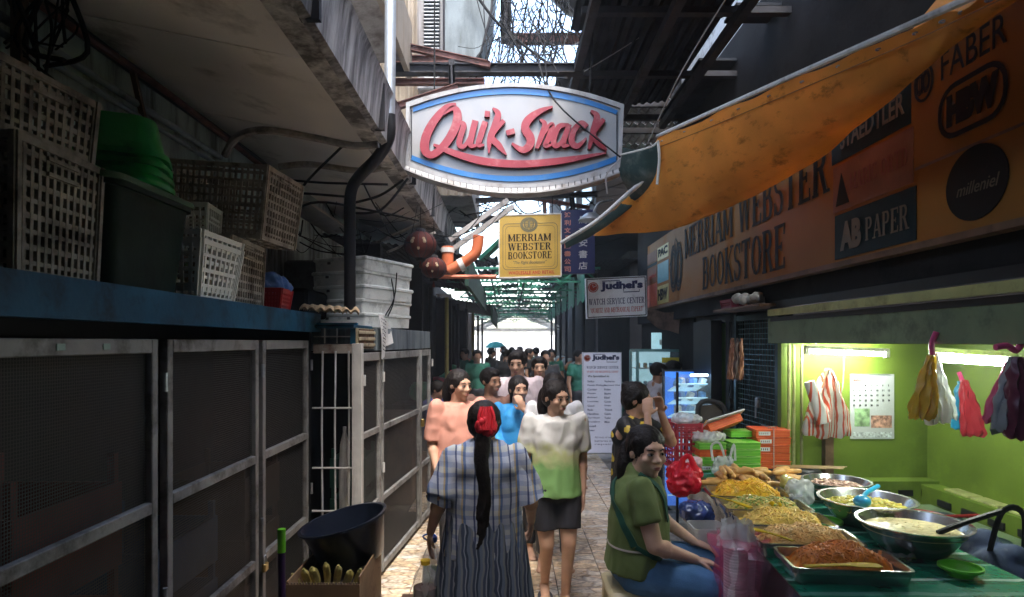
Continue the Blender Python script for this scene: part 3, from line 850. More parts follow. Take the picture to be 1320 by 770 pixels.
# gutter: a channel with a rolled lip
prof = [(-.77, 2.905), (-.742, 2.91), (-.735, 3.0), (-.715, 3.16), (-.70, 3.19), (-.715, 3.2), (-.735, 3.18), (-.77, 3.2)]
rows = [[V((x, y, z)) for x, z in prof] for y in (-4, 0, 2, 4, 6, 8, 9.2)]
m.sheet(rows, .012); gu = build('gutter', m, GUTT, lb, smooth=30)
for yy in [-.4, 1.1, 2.3, 3.5, 4.7, 5.9, 7.1, 8.3]:
    m = MB(); m.box(-.775, -.70, yy, yy + .03, 2.898, 3.185); build('gutter_bracket', m, STEELD, lb)
# upper storey parts seen above the gutter
m = MB(); m.box(-3.2, -1.7, 2.0, 7.0, 3.4, 8); build('upper_wall', m, CONC, lb)
ub = thing('corrugated_wall_building', 'cream corrugated upper wall behind the air conditioner', 'building', (-1.2, 8, 3.3))
rows = []
for z in (3.4, 9):
    rows.append([V((-1.9 + .02 * i, 7.2 + .018 * math.sin(i * 1.3), z)) for i in range(0, 75)])
m = MB(); m.sheet(rows, .003); build('wall', m, CREAMC, ub)
m = MB(); m.box(-1.9, -.42, 7.24, 9.2, 3.4, 9); build('wall_core', m, CONC, ub)
# awning boxes top left
aw = thing('window_awning', 'grey plywood window hood jutting above the eave at top left', 'awning', (-1.1, 4.4, 3.6))
m = MB(); m.bbox((-1.05, 4.4, 3.98), (.52, 1.3, .03), .004, Matrix.Rotation(R(-8), 3, 'Y')); build('soffit_board', m, M('weathered_plywood', (.3, .28, .26), dirt=.5, dcol=(.1, .08, .07)), aw)
m = MB(); m.box(-.83, -.79, 3.7, 5.1, 3.86, 4.3); build('side_board', m, CREAMC, aw)
m = MB(); m.box(-1.35, -.83, 3.72, 3.76, 3.93, 4.05); build('front_rail', m, STEELD, aw)
m = MB(); m.box(-1.3, -.85, 4.1, 5.0, 4.02, 4.5); build('hood_box', m, CONC, aw)
# AC unit
ac = thing('air_conditioner', 'white wall air conditioner with dark louvred grille above the left end of the sign', 'air conditioner', (-.75, 6.8, 4.0))
m = MB(); m.bbox((-.79, 6.9, 4.93), (.37, .5, 1.05), .015); build('casing', m, M('aged_white_casing', (.3, .29, .29), dirt=.4, dcol=(.15, .13, .12), streak=5), ac)
m = MB(); m.box(-.9, -.73, 6.625, 6.645, 4.5, 5.37); build('grille_back', m, BLACKP, ac)
for k in range(22):
    m = MB(); m.bbox((-.815, 6.62, 4.52 + k * .039), (.165, .03, .012), .002, Matrix.Rotation(R(25), 3, 'X')); build('louvre', m, GALV, ac)
# grey water tank / duct
tk = thing('ventilation_duct', 'large pale grey sheet metal duct above the middle of the sign', 'duct', (-.4, 6.5, 4.2))
m = MB()
rows = []
for yy in (6.0, 6.6):
    rows.append([V((x, yy, z)) for x, z in ((-.62, 4.28), (-.62, 6.2), (-.13, 6.2), (-.12, 5.4), (-.16, 4.9), (-.26, 4.5), (-.42, 4.3), (-.62, 4.28))])
m.sheet(rows); m.add(rows[0], [tuple(range(7))]); build('duct_body', m, M('pale_grey_sheet', (.16, .19, .2), rough=.6, metal=0, spec=.2, var=.2, scale=2, dirt=.5, dcol=(.09, .1, .1), streak=5), tk)
m = MB(); m.tube([(-.62, 5.99, 4.28), (-.62, 5.99, 6.2)], .012, 6); m.tube([(-.42, 5.99, 4.3), (-.26, 5.99, 4.5), (-.16, 5.99, 4.9), (-.12, 5.99, 5.4), (-.13, 5.99, 6.2)], .012, 6); build('seam', m, STEELD, tk)

# steel beams across the alley
def beam(name, label, p0, p1, w, h, mt, group=None):
    m = MB(); p0 = V(p0); p1 = V(p1)
    d = (p1 - p0).normalized(); u = V((0, 0, 1)); r = d.cross(u).normalized()
    m.bar(p0 + u * h * .45, p1 + u * h * .45, w, h * .12); m.bar(p0 - u * h * .45, p1 - u * h * .45, w, h * .12); m.bar(p0, p1, w * .3, h * .78)
    return build(name, m, mt, label=label, cat='steel beam', group=group)
beam('steel_beam', 'dark steel beam spanning the alley just above the sign', P(500, 90, 5.0), P(752, 90, 5.0), .09, .075, STEELD)
beam('steel_beam', 'rusty red steel beam above the left end of the sign', P(500, 78, 5.3), P(585, 78, 5.3), .08, .06, RUST)
beam('steel_beam', 'thin slanting rusty beam falling to the right over the dark beam', P(462, 47, 5.1), P(632, 84, 4.95), .05, .05, RUST)
beam('steel_beam', 'short rusty brace rising to the right behind the sign corner', P(510, 138, 4.9), P(590, 112, 4.9), .05, .05, RUST)
beam('steel_beam', 'rust brown beam low above the left end of the sign', P(500, 106, 5.2), P(625, 106, 5.2), .06, .045, RUST)
beam('steel_beam', 'short dark upright post on the beams above the sign', P(583, 118, 4.93), P(582, 80, 4.93), .05, .05, STEELD)
beam('steel_beam', 'far brown beam across the bright sky gap', P(652, 51, 7.0), P(760, 50, 7.0), .09, .1, RUST)
beam('steel_beam', 'thick vertical post at the left side of the bright sky gap', P(652, -80, 6.9), P(652, 52, 6.9), .12, .1, STEELD)

# ------------------------------------------------------------------ right side: roofs and walls
can = thing('canopy_roof', 'blackened corrugated iron roof covering the right side of the alley', 'roof', (1.2, 3, 3.9))
m = MB()
corr(m, .46, 1.6, .6, 4.6, lambda x, y: 4.0 + (x - .46) * .1, along='y')
corr(m, .55, 1.6, 4.5, 6.3, lambda x, y: 4.03 + (x - .46) * .1, along='y')
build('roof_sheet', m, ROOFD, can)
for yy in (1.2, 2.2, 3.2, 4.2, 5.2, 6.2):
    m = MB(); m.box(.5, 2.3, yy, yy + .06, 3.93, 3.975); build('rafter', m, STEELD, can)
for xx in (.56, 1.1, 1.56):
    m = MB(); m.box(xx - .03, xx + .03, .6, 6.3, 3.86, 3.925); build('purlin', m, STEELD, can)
cov = thing('canopy_roof', 'unseen low dark roof added to shade the near end of the alley', 'roof', (0, 0, 3.4))  # unseen roof added above the camera to darken the near end
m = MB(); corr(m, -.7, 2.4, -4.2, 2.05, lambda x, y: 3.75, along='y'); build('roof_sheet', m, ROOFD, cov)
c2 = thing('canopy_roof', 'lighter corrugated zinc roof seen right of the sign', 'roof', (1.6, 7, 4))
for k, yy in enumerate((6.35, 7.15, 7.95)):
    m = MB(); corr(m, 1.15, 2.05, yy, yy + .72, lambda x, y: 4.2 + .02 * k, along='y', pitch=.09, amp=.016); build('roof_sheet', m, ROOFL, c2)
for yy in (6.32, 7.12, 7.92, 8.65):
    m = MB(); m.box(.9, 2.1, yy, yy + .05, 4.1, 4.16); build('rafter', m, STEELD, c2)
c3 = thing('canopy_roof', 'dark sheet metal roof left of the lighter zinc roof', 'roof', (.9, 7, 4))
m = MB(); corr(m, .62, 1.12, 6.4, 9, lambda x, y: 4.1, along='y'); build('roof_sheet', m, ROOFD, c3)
rw = thing('bookshop_building', 'dark right building above and beyond the bookstore sign', 'building', (2, 5, 0))
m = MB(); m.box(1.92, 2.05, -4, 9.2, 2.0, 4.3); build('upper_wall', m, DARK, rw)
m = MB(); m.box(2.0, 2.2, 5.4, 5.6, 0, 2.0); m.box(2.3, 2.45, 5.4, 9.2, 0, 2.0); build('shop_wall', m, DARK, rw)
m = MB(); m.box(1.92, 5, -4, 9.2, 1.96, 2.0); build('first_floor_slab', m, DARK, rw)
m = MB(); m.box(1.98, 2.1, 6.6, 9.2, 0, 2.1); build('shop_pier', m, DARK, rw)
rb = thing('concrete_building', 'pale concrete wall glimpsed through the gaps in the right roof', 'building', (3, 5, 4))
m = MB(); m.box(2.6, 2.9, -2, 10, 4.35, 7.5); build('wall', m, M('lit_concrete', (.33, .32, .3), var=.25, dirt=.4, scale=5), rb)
m = MB(); m.box(1.95, 5, -4.3, 1.0, 0, 1.955); build('near_light_block', m, DARK, rw)  # unseen wall added to stop light entering from the near right
m = MB(); m.box(.5, 1.18, 6.35, 9.2, 4.4, 4.45); build('roof_sheet', m, ROOFD, c3)
ob_ = thing('market_building', 'dark upper storey beyond the blue Chinese sign', 'building', (1.9, 12, 3))
m = MB(); m.box(1.32, 2.9, 9.3, 20, 3.35, 6.2); build('upper_wall', m, DARK, ob_)
for k in range(4):
    m = MB(); m.box(1.29, 1.315, 9.6 + k * 2.2, 10.8 + k * 2.2, 3.9, 5.0); build('window', m, M('dusty_glass', (.12, .14, .14), rough=.3), ob_)
# scalloped cut-outs: dark plates bridging the gap
m = MB()
for (ya, yb) in ((.6, 1.7), (2.05, 2.35), (3.25, 3.42), (4.35, 4.6), (5.2, 6.6)): m.box(1.6, 1.93, ya, yb, 4.06, 4.08)
build('gap_plate', m, ROOFD, can)
bw = thing('rear_light_block', 'unseen dark rear wall added to keep light out of the near alley', 'building', (0, -4.3, 0))  # unseen wall added behind the camera to keep the alley dark
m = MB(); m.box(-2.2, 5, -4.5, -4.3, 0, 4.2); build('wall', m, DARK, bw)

# ------------------------------------------------------------------ far alley: stalls, roofs, end
far = thing('market_stalls', 'dark row of stalls down the left side of the far alley', 'market stall', (-1.5, 12, 0))
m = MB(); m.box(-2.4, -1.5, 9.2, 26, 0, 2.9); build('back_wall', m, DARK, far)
for k in range(9):
    m = MB(); m.box(-1.55, -1.3 + .12 * (k % 2), 6.3 + k * 2.2, 6.42 + k * 2.2, 0, 2.7); build('partition', m, DARK, far)
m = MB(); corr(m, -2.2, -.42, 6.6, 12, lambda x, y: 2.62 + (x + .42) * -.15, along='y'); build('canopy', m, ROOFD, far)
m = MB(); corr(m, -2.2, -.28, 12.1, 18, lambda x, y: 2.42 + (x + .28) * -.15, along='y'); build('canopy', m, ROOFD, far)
m = MB(); m.box(-.46, -.42, 6.6, 12, 2.3, 2.62); m.box(-.34, -.3, 12, 18, 2.1, 2.42); build('valance', m, M('dark_green_cloth', (.02, .06, .045), rough=.8, var=.4), far)
for k in range(7):
    y = 8 + k * 1.7
    m = MB(); m.tube([(-1.0 + .04 * k, y, 0), (-1.0 + .04 * k, y, 2.4)], .03, 8); build('post', m, [STEELD, M('mustard_post', (.3, .24, .05)), STEELD][k % 3], far)
for k in range(8):
    y = 6.9 + k * 1.4
    m = MB(); m.bbox((-1.25, y, .45), (.5, .9, .9), .01); build('counter', m, [WOODB, STEELD, M('green_counter', (.02, .12, .08))][k % 3], far)
far2 = thing('market_stalls', 'dark green tinted row of stalls down the right side of the far alley', 'market stall', (1.8, 14, 0))
m = MB(); m.box(2.0, 2.6, 10.2, 26, 0, 3.2); build('back_wall', m, DARK, far2)
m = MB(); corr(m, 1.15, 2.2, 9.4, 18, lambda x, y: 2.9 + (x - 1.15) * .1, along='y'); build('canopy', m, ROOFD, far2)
for k in range(7):
    y = 10.6 + k * 1.8
    m = MB(); m.tube([(1.5, y, 0), (1.5, y, 2.9)], .035, 8); build('post', m, STEELD, far2)
    m = MB(); m.bbox((1.75, y + .6, .5), (.6, 1.1, 1.0), .01); build('counter', m, [M('green_counter', (.02, .12, .08)), WOODB, STEELD][k % 3], far2)
for k in range(6):
    m = MB(); y = 9.6 + k * 1.5
    m.sheet([[V((1.18, y + i * .12, 2.85 - .5 * j / 3 + .03 * math.sin(i + j))) for i in range(10)] for j in range(4)], .004)
    build('side_tarpaulin', m, M('green_tarpaulin', (.015, .2, .12), rough=.5, var=.3, translucent=.3), far2)
fr_ = thing('arcade_roof', 'green translucent arcade roof with steel trusses over the far alley', 'roof', (0, 13, 2.9))
for k in range(9):
    y = 10.2 + k * 1.35
    for c in range(6):
        mt = [GREENR, ROOFD, ROOFL, GREENR, None, ROOFD, GREENR][(k * 3 + c * 5) % 7]
        if mt is None: continue
        m = MB(); corr(m, -1.0 + c * .42, -.59 + c * .42, y, y + 1.25, lambda x, yy: 3.02 - .03 * k + .12 * (1 - abs(x - .25) / 1.2) + .004 * c, along='y', pitch=.12, amp=.02)
        build('roof_panel', m, mt, fr_)
for k in range(10):
    y = 10.1 + k * 1.35; m = MB(); z = 2.9 - .03 * k
    m.bar((-1.0, y, z), (1.5, y, z), .04); m.bar((-1.0, y, z - .22), (1.5, y, z - .22), .03)
    for i in range(8): m.bar((-1.0 + i * .31, y, z if i % 2 else z - .22), (-.69 + i * .31, y, z - .22 if i % 2 else z), .022)
    build('truss', m, M('green_steel', (.02, .16, .1), rough=.5, var=.3), fr_)
for xx in (-.9, -.3, .3, .9, 1.45):
    m = MB(); m.bar((xx, 10, 2.86), (xx, 22.5, 2.6), .035); build('purlin', m, STEELD, fr_)
er = thing('arcade_roof', 'white gabled roof frames at the bright far end of the alley', 'roof', (.5, 26, 2.8))
for k in range(4):
    y = 24 + k * 1.5; m = MB()
    m.bar((-1.4, y, 2.2), (.4, y, 3.0), .07); m.bar((.4, y, 3.0), (2.2, y, 2.2), .07); m.bar((-1.4, y, 2.2), (2.2, y, 2.2), .05)
    build('roof_frame', m, WHITEP, er)
for k in range(4):
    m = MB(); corr(m, -1.7, 2.3, 22.6 + k * 2.6, 24.9 + k * 2.6, lambda x, yy: 2.72 + .03 * k + .3 * (1 - abs(x - .3) / 2), pitch=.2, amp=.03); build('roof_sheet', m, ROOFL if k % 2 else M('white_fibreglass', (.5, .52, .5), translucent=.5), er)
m = MB(); m.box(-6, 7, 36, 36.2, 0, 2.1); m2 = build('boundary_wall', m, WHITEP, label='white sunlit wall closing the far end of the alley', cat='wall')
um = thing('market_umbrella', 'small turquoise umbrella at the bright far end of the alley', 'umbrella', (-.3, 21, 0))
m = MB(); m.lathe([(.0001, 1.72), (.2, 1.67), (.36, 1.52), (.355, 1.5)], (-.42, 21, 0), 10); build('canopy', m, M('turquoise_canvas', (.03, .4, .42), translucent=.4), um)
m = MB(); m.tube([(-.42, 21, 0), (-.42, 21, 1.72)], .02, 8); build('pole', m, STEELD, um)

# ------------------------------------------------------------------ SIGN: oval board over the alley
YS = 4.4
qs = thing('shop_sign', 'big white oval-topped hanging sign with raised red script and blue bands', 'sign', P(665, 250, YS))
FQ = Fr(P(520, 100, YS), (1, 0, 0), (0, 0, 1))
KQ = YS / 800 * (290 / 1320)      # metres per zoomed unit
def q2(x, y): return (x * KQ, -y * KQ)
def parab(x0, y0, xm, ym, x1, y1, n=24):
    out = []
    for i in range(n + 1):
        x = x0 + (x1 - x0) * i / n
        t = (x - x0) * (x - x1) / ((xm - x0) * (xm - x1))
        out.append((x, y0 + (y1 - y0) * (x - x0) / (x1 - x0) + t * (ym - (y0 + (y1 - y0) * (xm - x0) / (x1 - x0)))))
    return out
outer = parab(18, 155, 650, 40, 1292, 165) + parab(1275, 535, 650, 655, 15, 520)
inner = parab(58, 205, 650, 100, 1255, 222) + parab(1248, 480, 650, 606, 45, 455)
m = MB(); N_ = FQ.N
o3 = [FQ.pt(*q2(*p), 0) for p in outer]; m.poly(o3, N_, .2); SIGNW = M('sign_white', (.25, .255, .26), rough=.4, var=.06, dirt=.35, dcol=(.3, .29, .27), dscale=3, streak=7, bump=.03)
SIGNF = M('sign_frame_white', (.31, .31, .31), rough=.5, var=.1, dirt=.5, dcol=(.16, .14, .12), dscale=6, streak=3)
build('board', m, SIGNW, qs)
m = MB()
path = outer + [outer[0]]
m.v = []; 
ctr = (650, 345)
def inset(p, k): return (p[0] + (ctr[0] - p[0]) * k, p[1] + (ctr[1] - p[1]) * k)
n_ = len(outer)
def rim(mb, k0, k1, d0, d1):
    b = len(mb.v); L = []
    for p in outer:
        a = inset(p, k0); c = inset(p, k1)
        # keep the rim width even
        c = (p[0] + (22 if p[0] < ctr[0] else -22) * (1 if abs(p[0] - ctr[0]) > 600 else abs(p[0] - ctr[0]) / 600), p[1] + (22 if p[1] < ctr[1] else -22)) if k1 else a
        L += [FQ.pt(*q2(*a), d1), FQ.pt(*q2(*c), d1), FQ.pt(*q2(*a), d0), FQ.pt(*q2(*c), d0)]
    mb.add(L, [])
    for i in range(n_):
        a = b + i * 4; c = b + ((i + 1) % n_) * 4
        mb.f += [(a, a + 1, c + 1, c), (a + 1, a + 3, c + 3, c + 1), (a + 2, a, c, c + 2)]; mb.m += [0] * 3
rim(m, 0, .04, .0, .022); build('frame', m, SIGNF, qs)
for (A, B_, nm) in ((parab(58, 178, 650, 66, 1255, 195), parab(58, 205, 650, 100, 1255, 222), 'blue_band'), (parab(45, 455, 650, 580, 1248, 462), parab(45, 484, 650, 612, 1248, 495), 'blue_band')):
    m = MB()
    rows = [[FQ.pt(*q2(*p), .008) for p in A], [FQ.pt(*q2(*p), .008) for p in B_]]
    m.sheet(rows, -.006); build(nm, m, M('sign_blue', (.012, .13, .36), rough=.4, var=.1, dirt=.3, dcol=(.1, .2, .3), dscale=7, streak=4), qs)
m = MB()
for xa in ((48, 192, 475), (1252, 208, 488)): m.box(0, 0, 0, 0, 0, 0) if False else stroke(m, FQ, [(xa[0] * KQ, -xa[1] * KQ), (xa[0] * KQ, -xa[2] * KQ)], .006, .002, .008)
build('inner_border', m, STEELD, qs)
# underside lip with joints
m = MB()
LB = parab(15, 545, 650, 683, 1275, 560)
rows = [[FQ.pt(*q2(*p), .012) for p in parab(15, 522, 650, 657, 1275, 537)], [FQ.pt(*q2(*p), .05) for p in LB], [FQ.pt(*q2(*p), -.1) for p in LB]]
m.sheet(rows, .008); build('lower_lip', m, SIGNF, qs)
for i in range(34):
    x = 40 + i * 37; t = (x - 650) / 630
    y = 668 - 125 * t * t
    m = MB(); m.cbox(FQ.pt(*q2(x, y), .034), (.0035, .03, .028)); build('lip_joint', m, STEELD, qs)
RED = M('sign_red', (.24, .014, .025), rough=.45, var=.12, scale=10, dirt=.25, dcol=(.4, .16, .16), dscale=8)
REDD = M('sign_red_side', (.16, .012, .02), rough=.5, var=.1)
strokes = [
 ('capital_letter', [([(312, 168), (255, 185), (185, 262), (138, 350), (128, 425), (160, 462), (208, 440), (268, 372), (312, 285), (318, 215), (290, 190), (240, 225)], [14, 26, 36, 40, 40, 32, 34, 38, 40, 36, 22, 8])]),
 ('lower_swash', [([(180, 402), (240, 428), (330, 462), (450, 495), (600, 513), (750, 513), (950, 492), (1185, 450)], [10, 24, 30, 34, 34, 32, 28, 6])]),
 ('letter_u', [([(332, 268), (356, 290), (338, 350), (330, 400), (358, 412), (398, 350), (424, 262)], [12, 26, 26, 26, 18, 20, 28]), ([(424, 262), (402, 350), (396, 405), (430, 408)], [28, 28, 24, 10])]),
 ('letter_i', [([(482, 268), (455, 350), (442, 402), (476, 404)], [26, 28, 24, 8]), ([(478, 222), (508, 226)], 34)]),
 ('letter_k', [([(525, 190), (556, 225), (532, 300), (508, 370), (502, 452)], [8, 28, 28, 26, 6]), ([(590, 262), (520, 350), (562, 410), (604, 462)], [20, 26, 28, 6])]),
 ('hyphen', [([(604, 336), (652, 322)], 30)]),
 ('capital_letter', [([(874, 182), (800, 208), (732, 258), (714, 310), (744, 362), (740, 405), (698, 434), (636, 396)], [8, 24, 36, 38, 38, 36, 28, 10])]),
 ('letter_n', [([(798, 256), (828, 285), (806, 360), (780, 425)], [8, 24, 26, 16]), ([(800, 380), (845, 305), (872, 290), (852, 360), (832, 408), (868, 405)], [10, 18, 24, 26, 22, 8])]),
 ('letter_a', [([(968, 288), (912, 298), (880, 365), (888, 408), (920, 395), (962, 320)], [14, 24, 28, 24, 18, 18]), ([(972, 285), (944, 360), (936, 405), (972, 408)], [22, 26, 24, 8])]),
 ('letter_c', [([(1072, 300), (1040, 278), (998, 320), (984, 385), (1018, 412), (1070, 365)], [26, 24, 26, 28, 24, 8])]),
 ('letter_k', [([(1096, 205), (1132, 240), (1112, 320), (1086, 428)], [8, 28, 28, 12]), ([(1172, 255), (1108, 342), (1150, 400), (1188, 436)], [20, 26, 28, 8])]),
]
k = 0
for nm, ss in strokes:
    f = MB(); sd_ = MB()
    for pts, w in ss:
        k += 1
        stroke(f, FQ, [(p[0] * KQ, -p[1] * KQ) for p in pts], [x * KQ * 1.28 for x in w] if isinstance(w, list) else w * KQ, .030 + k * .0003, .003, n=6)
        stroke(sd_, FQ, [(p[0] * KQ, -p[1] * KQ) for p in pts], [x * KQ * 1.28 for x in w] if isinstance(w, list) else w * KQ, .001, .0288 + k * .0003, n=6)
    fo = build(nm, f, RED, qs); build('letter_side', sd_, REDD, fo)
m = MB(); m.tube(smooth_path([P(690, 62, 4.6), P(715, 130, 4.36), P(800, 203, 4.32)], 6), .006, 6); m.tube([P(560, 115, 4.5), P(560, -60, 4.6)], .006, 5); m.tube([P(760, 118, 4.5), P(770, -60, 4.6)], .006, 5)
build('stay_wire', m, WIRE, qs)

# ------------------------------------------------------------------ yellow bookstore sign and blue Chinese sign
YB = 7.0
ys_ = thing('shop_sign', 'square yellow Merriam Webster Bookstore sign hanging beyond the oval sign', 'sign', P(684, 357, YB))
FY = Fr(P(643.5, 358, YB), V((1, 0.02, .03)), (0, 0, 1))
W_, H_ = 80 / 800 * YB, 80 / 800 * YB
YEL = M('sign_yellow', (.62, .4, .07), rough=.5, var=.08, dirt=.25, dcol=(.5, .33, .1), dscale=3, streak=4, bump=.03, translucent=.25)
INK = M('sign_ink', (.016, .013, .011), spec=.1, rough=.7, var=.1, bump=0)
OLIVEINK = M('sign_olive_ink', (.14, .12, .05), rough=.6, var=.1, bump=0)
REDINK = M('sign_red_ink', (.5, .05, .02), rough=.6, var=.1, bump=0)
m = MB(); m.poly([FY.pt(0, 0), FY.pt(W_, 0), FY.pt(W_, H_), FY.pt(0, H_)], FY.N, .12); build('board', m, YEL, ys_)
m = MB()
for a, b_, c, d in ((-.006, .006, -.006, H_ + .006), (W_ - .006, W_ + .006, -.006, H_ + .006)): m.poly([FY.pt(a, c, .006), FY.pt(b_, c, .006), FY.pt(b_, d, .006), FY.pt(a, d, .006)], FY.N, .13)
for c, d in ((-.01, .004), (H_ - .004, H_ + .01)): m.poly([FY.pt(.007, c, .008), FY.pt(W_ - .007, c, .008), FY.pt(W_ - .007, d, .008), FY.pt(.007, d, .008)], FY.N, .13)
build('frame', m, WHITEP, ys_)
m = MB()
def rrect(mb, fr, u0, v0, u1, v1, r, w, d):
    pts = [(u0 + r, v0), (u1 - r, v0)] + arcpts(u1 - r, v0 + r, r, r, -90, 0, 5)[1:] + [(u1, v1 - r)] + arcpts(u1 - r, v1 - r, r, r, 0, 90, 5)[1:] + [(u0 + r, v1)] + arcpts(u0 + r, v1 - r, r, r, 90, 180, 5)[1:] + [(u0, v0 + r)] + arcpts(u0 + r, v0 + r, r, r, 180, 270, 5)[1:]
    stroke(mb, fr, pts, w, d, .001, n=1)
rrect(m, FY, .06 * W_, .12 * H_, .94 * W_, .86 * H_, .05, .006, .001); rrect(m, FY, .1 * W_, .155 * H_, .9 * W_, .82 * H_, .05, .0035, .001)
build('border', m, OLIVEINK, ys_)
def emblem(mb, fr, cx, cy, s, d):
    """interlaced monogram of looping lines"""
    for k, (a, b_) in enumerate(((.42, .5), (.34, .42), (.26, .34))):
        stroke(mb, fr, arcpts(cx - .22 * s, cy, a * s * .55, b_ * s, 0, 360, 18), .045 * s, d + .0002 * k, .0008, n=1)
        stroke(mb, fr, arcpts(cx + .22 * s, cy, a * s * .55, b_ * s, 0, 360, 18), .045 * s, d + .0002 * k + .0001, .0008, n=1)
    for i in range(-2, 3): stroke(mb, fr, [(cx + i * .11 * s, cy - .5 * s), (cx + i * .11 * s, cy + .5 * s)], .035 * s, d + .0008, .0008)
    stroke(mb, fr, [(cx - .5 * s, cy + .1 * s), (cx, cy + .62 * s), (cx + .5 * s, cy + .1 * s)], .04 * s, d + .001, .0008, n=1)
m = MB(); m.cur = 0
stroke(m, FY, arcpts(.48 * W_, .84 * H_, .12 * W_, .1 * H_, 0, 360, 20), .03, .0022, .001, n=1)
emblem(m, FY, .48 * W_, .85 * H_, .17 * W_, .004); build('emblem', m, OLIVEINK, ys_)
m = MB(); put_serif(m, 'MERRIAM', FY, .14 * W_, .575 * H_, .70 * W_, .115 * H_, .002); build('lettering', m, INK, ys_)
m = MB(); put_serif(m, 'WEBSTER', FY, .14 * W_, .43 * H_, .70 * W_, .115 * H_, .002); build('lettering', m, INK, ys_)
m = MB(); put_serif(m, 'BOOKSTORE', FY, .14 * W_, .29 * H_, .71 * W_, .115 * H_, .002); build('lettering', m, INK, ys_)
m = MB(); put_text(m, '"The Right Bookstore"', FY, .21 * W_, .195 * H_, .54 * W_, .065 * H_, .002, shear=.25, bold=.012); build('lettering', m, OLIVEINK, ys_)
m = MB(); put_text(m, 'WHOLESALE AND RETAIL', FY, .15 * W_, .04 * H_, .74 * W_, .055 * H_, .002, bold=.03, spacing=1.15); build('lettering', m, REDINK, ys_)
for u_, u2 in ((.1, .02), (W_ - .1, W_ - .1)):
    m = MB(); m.tube([FY.pt(u_, H_), FY.pt(u2, H_ + .65)], .006, 5); build('hanger', m, WIRE, ys_)

YC = 7.3
cs = thing('shop_sign', 'dark blue sign with pink and white Chinese characters right of the yellow sign', 'sign', P(745, 353, YC))
FC = Fr(P(723, 353, YC), V((1, 0.02, .02)), (0, 0, 1)); Wc, Hc = 44 / 800 * YC, 82 / 800 * YC
BLUES = M('sign_navy', (.02, .025, .1), rough=.45, var=.15, dirt=.2)
m = MB(); m.poly([FC.pt(0, 0), FC.pt(Wc, 0), FC.pt(Wc, Hc), FC.pt(0, Hc)], FC.N, .12); build('board', m, BLUES, cs)
PINKI = M('sign_pink_ink', (.6, .25, .2), rough=.5, bump=0); WHI = M('sign_white_ink', (.6, .6, .6), rough=.5, bump=0)
for i, ch in enumerate('鴻利文具圖書公司'[:8]):
    m = MB(); put_text(m, ch, FC, .1 * Wc, Hc * (.88 - i * .122), .19 * Wc, .085 * Hc, .002, bold=.03); build('character', m, PINKI, cs)
for i, ch in enumerate('馬利安書店'):
    m = MB(); put_text(m, ch, FC, .52 * Wc, Hc * (.78 - i * .18), .26 * Wc, .12 * Hc, .002, bold=.015); build('character', m, WHI, cs)

# ------------------------------------------------------------------ Judhel's hanging sign and standing board
WATCHW = M('sign_panel_white', (.9, .9, .92), rough=.4, var=.06, dirt=.25, dcol=(.35, .34, .33))
NAVY = M('sign_navy_ink', (.012, .014, .09), rough=.5, bump=0)
def judhels(fr, W, H, parent, top=True, d=.002):
    m = MB(); r = .085 * W
    m.lathe([(r, 0), (r, .003), (.0001, .003)], seg=28, mat=fr.mat(.12 * W, H - .155 * W, d)); build('watch_emblem', m, REDINK, parent)
    m = MB(); stroke(m, fr, arcpts(.12 * W, H - .155 * W, r * .78, r * .78, 0, 360, 24), .008 * W, d + .0035, .001, n=1)
    stroke(m, fr, [(.12 * W - r * .1, H - .155 * W + r * .5), (.12 * W, H - .155 * W), (.12 * W + r * .6, H - .155 * W + r * .3)], .01 * W, d + .0035, .001, n=1)
    build('watch_hands', m, WHI, parent)
    m = MB(); put_text(m, "Judhel's", fr, .24 * W, H - .235 * W, .70 * W, .165 * W, d, bold=.055, depth=.002)
    stroke(m, fr, [(.27 * W, H - .06 * W), (.56 * W, H - .06 * W), (.56 * W, H - .12 * W)], .014 * W, d, .001, n=1)
    stroke(m, fr, [(.62 * W, H - .2 * W), (.62 * W, H - .255 * W), (.88 * W, H - .255 * W), (.88 * W, H - .22 * W)], .014 * W, d, .001, n=1)
    build('lettering', m, NAVY, parent)
YJ = 8.2
js = thing('shop_sign', "white Judhel's watch service sign hanging under the bookstore sign", 'sign', P(795, 408, YJ))
FJ = Fr(P(756.5, 411, YJ), V((1, 0, .045)), (-.03, 0, 1)); Wj, Hj = 78 / 800 * YJ, 52 / 800 * YJ
m = MB(); m.poly([FJ.pt(0, 0), FJ.pt(Wj, 0), FJ.pt(Wj, Hj), FJ.pt(0, Hj)], FJ.N, .1); build('board', m, WATCHW, js)
m = MB(); rrect(m, FJ, .015, .015, Wj - .015, Hj - .015, .01, .012, .001); build('border', m, INK, js)
judhels(FJ, Wj, Hj, js)
m = MB(); put_serif(m, 'WATCH SERVICE CENTER', FJ, .04 * Wj, .33 * Hj, .92 * Wj, .15 * Hj, .002); build('lettering', m, NAVY, js)
m = MB(); put_serif(m, '"QUARTZ AND MECHANICAL EXPERT"', FJ, .06 * Wj, .13 * Hj, .88 * Wj, .12 * Hj, .002); build('lettering', m, REDINK, js)

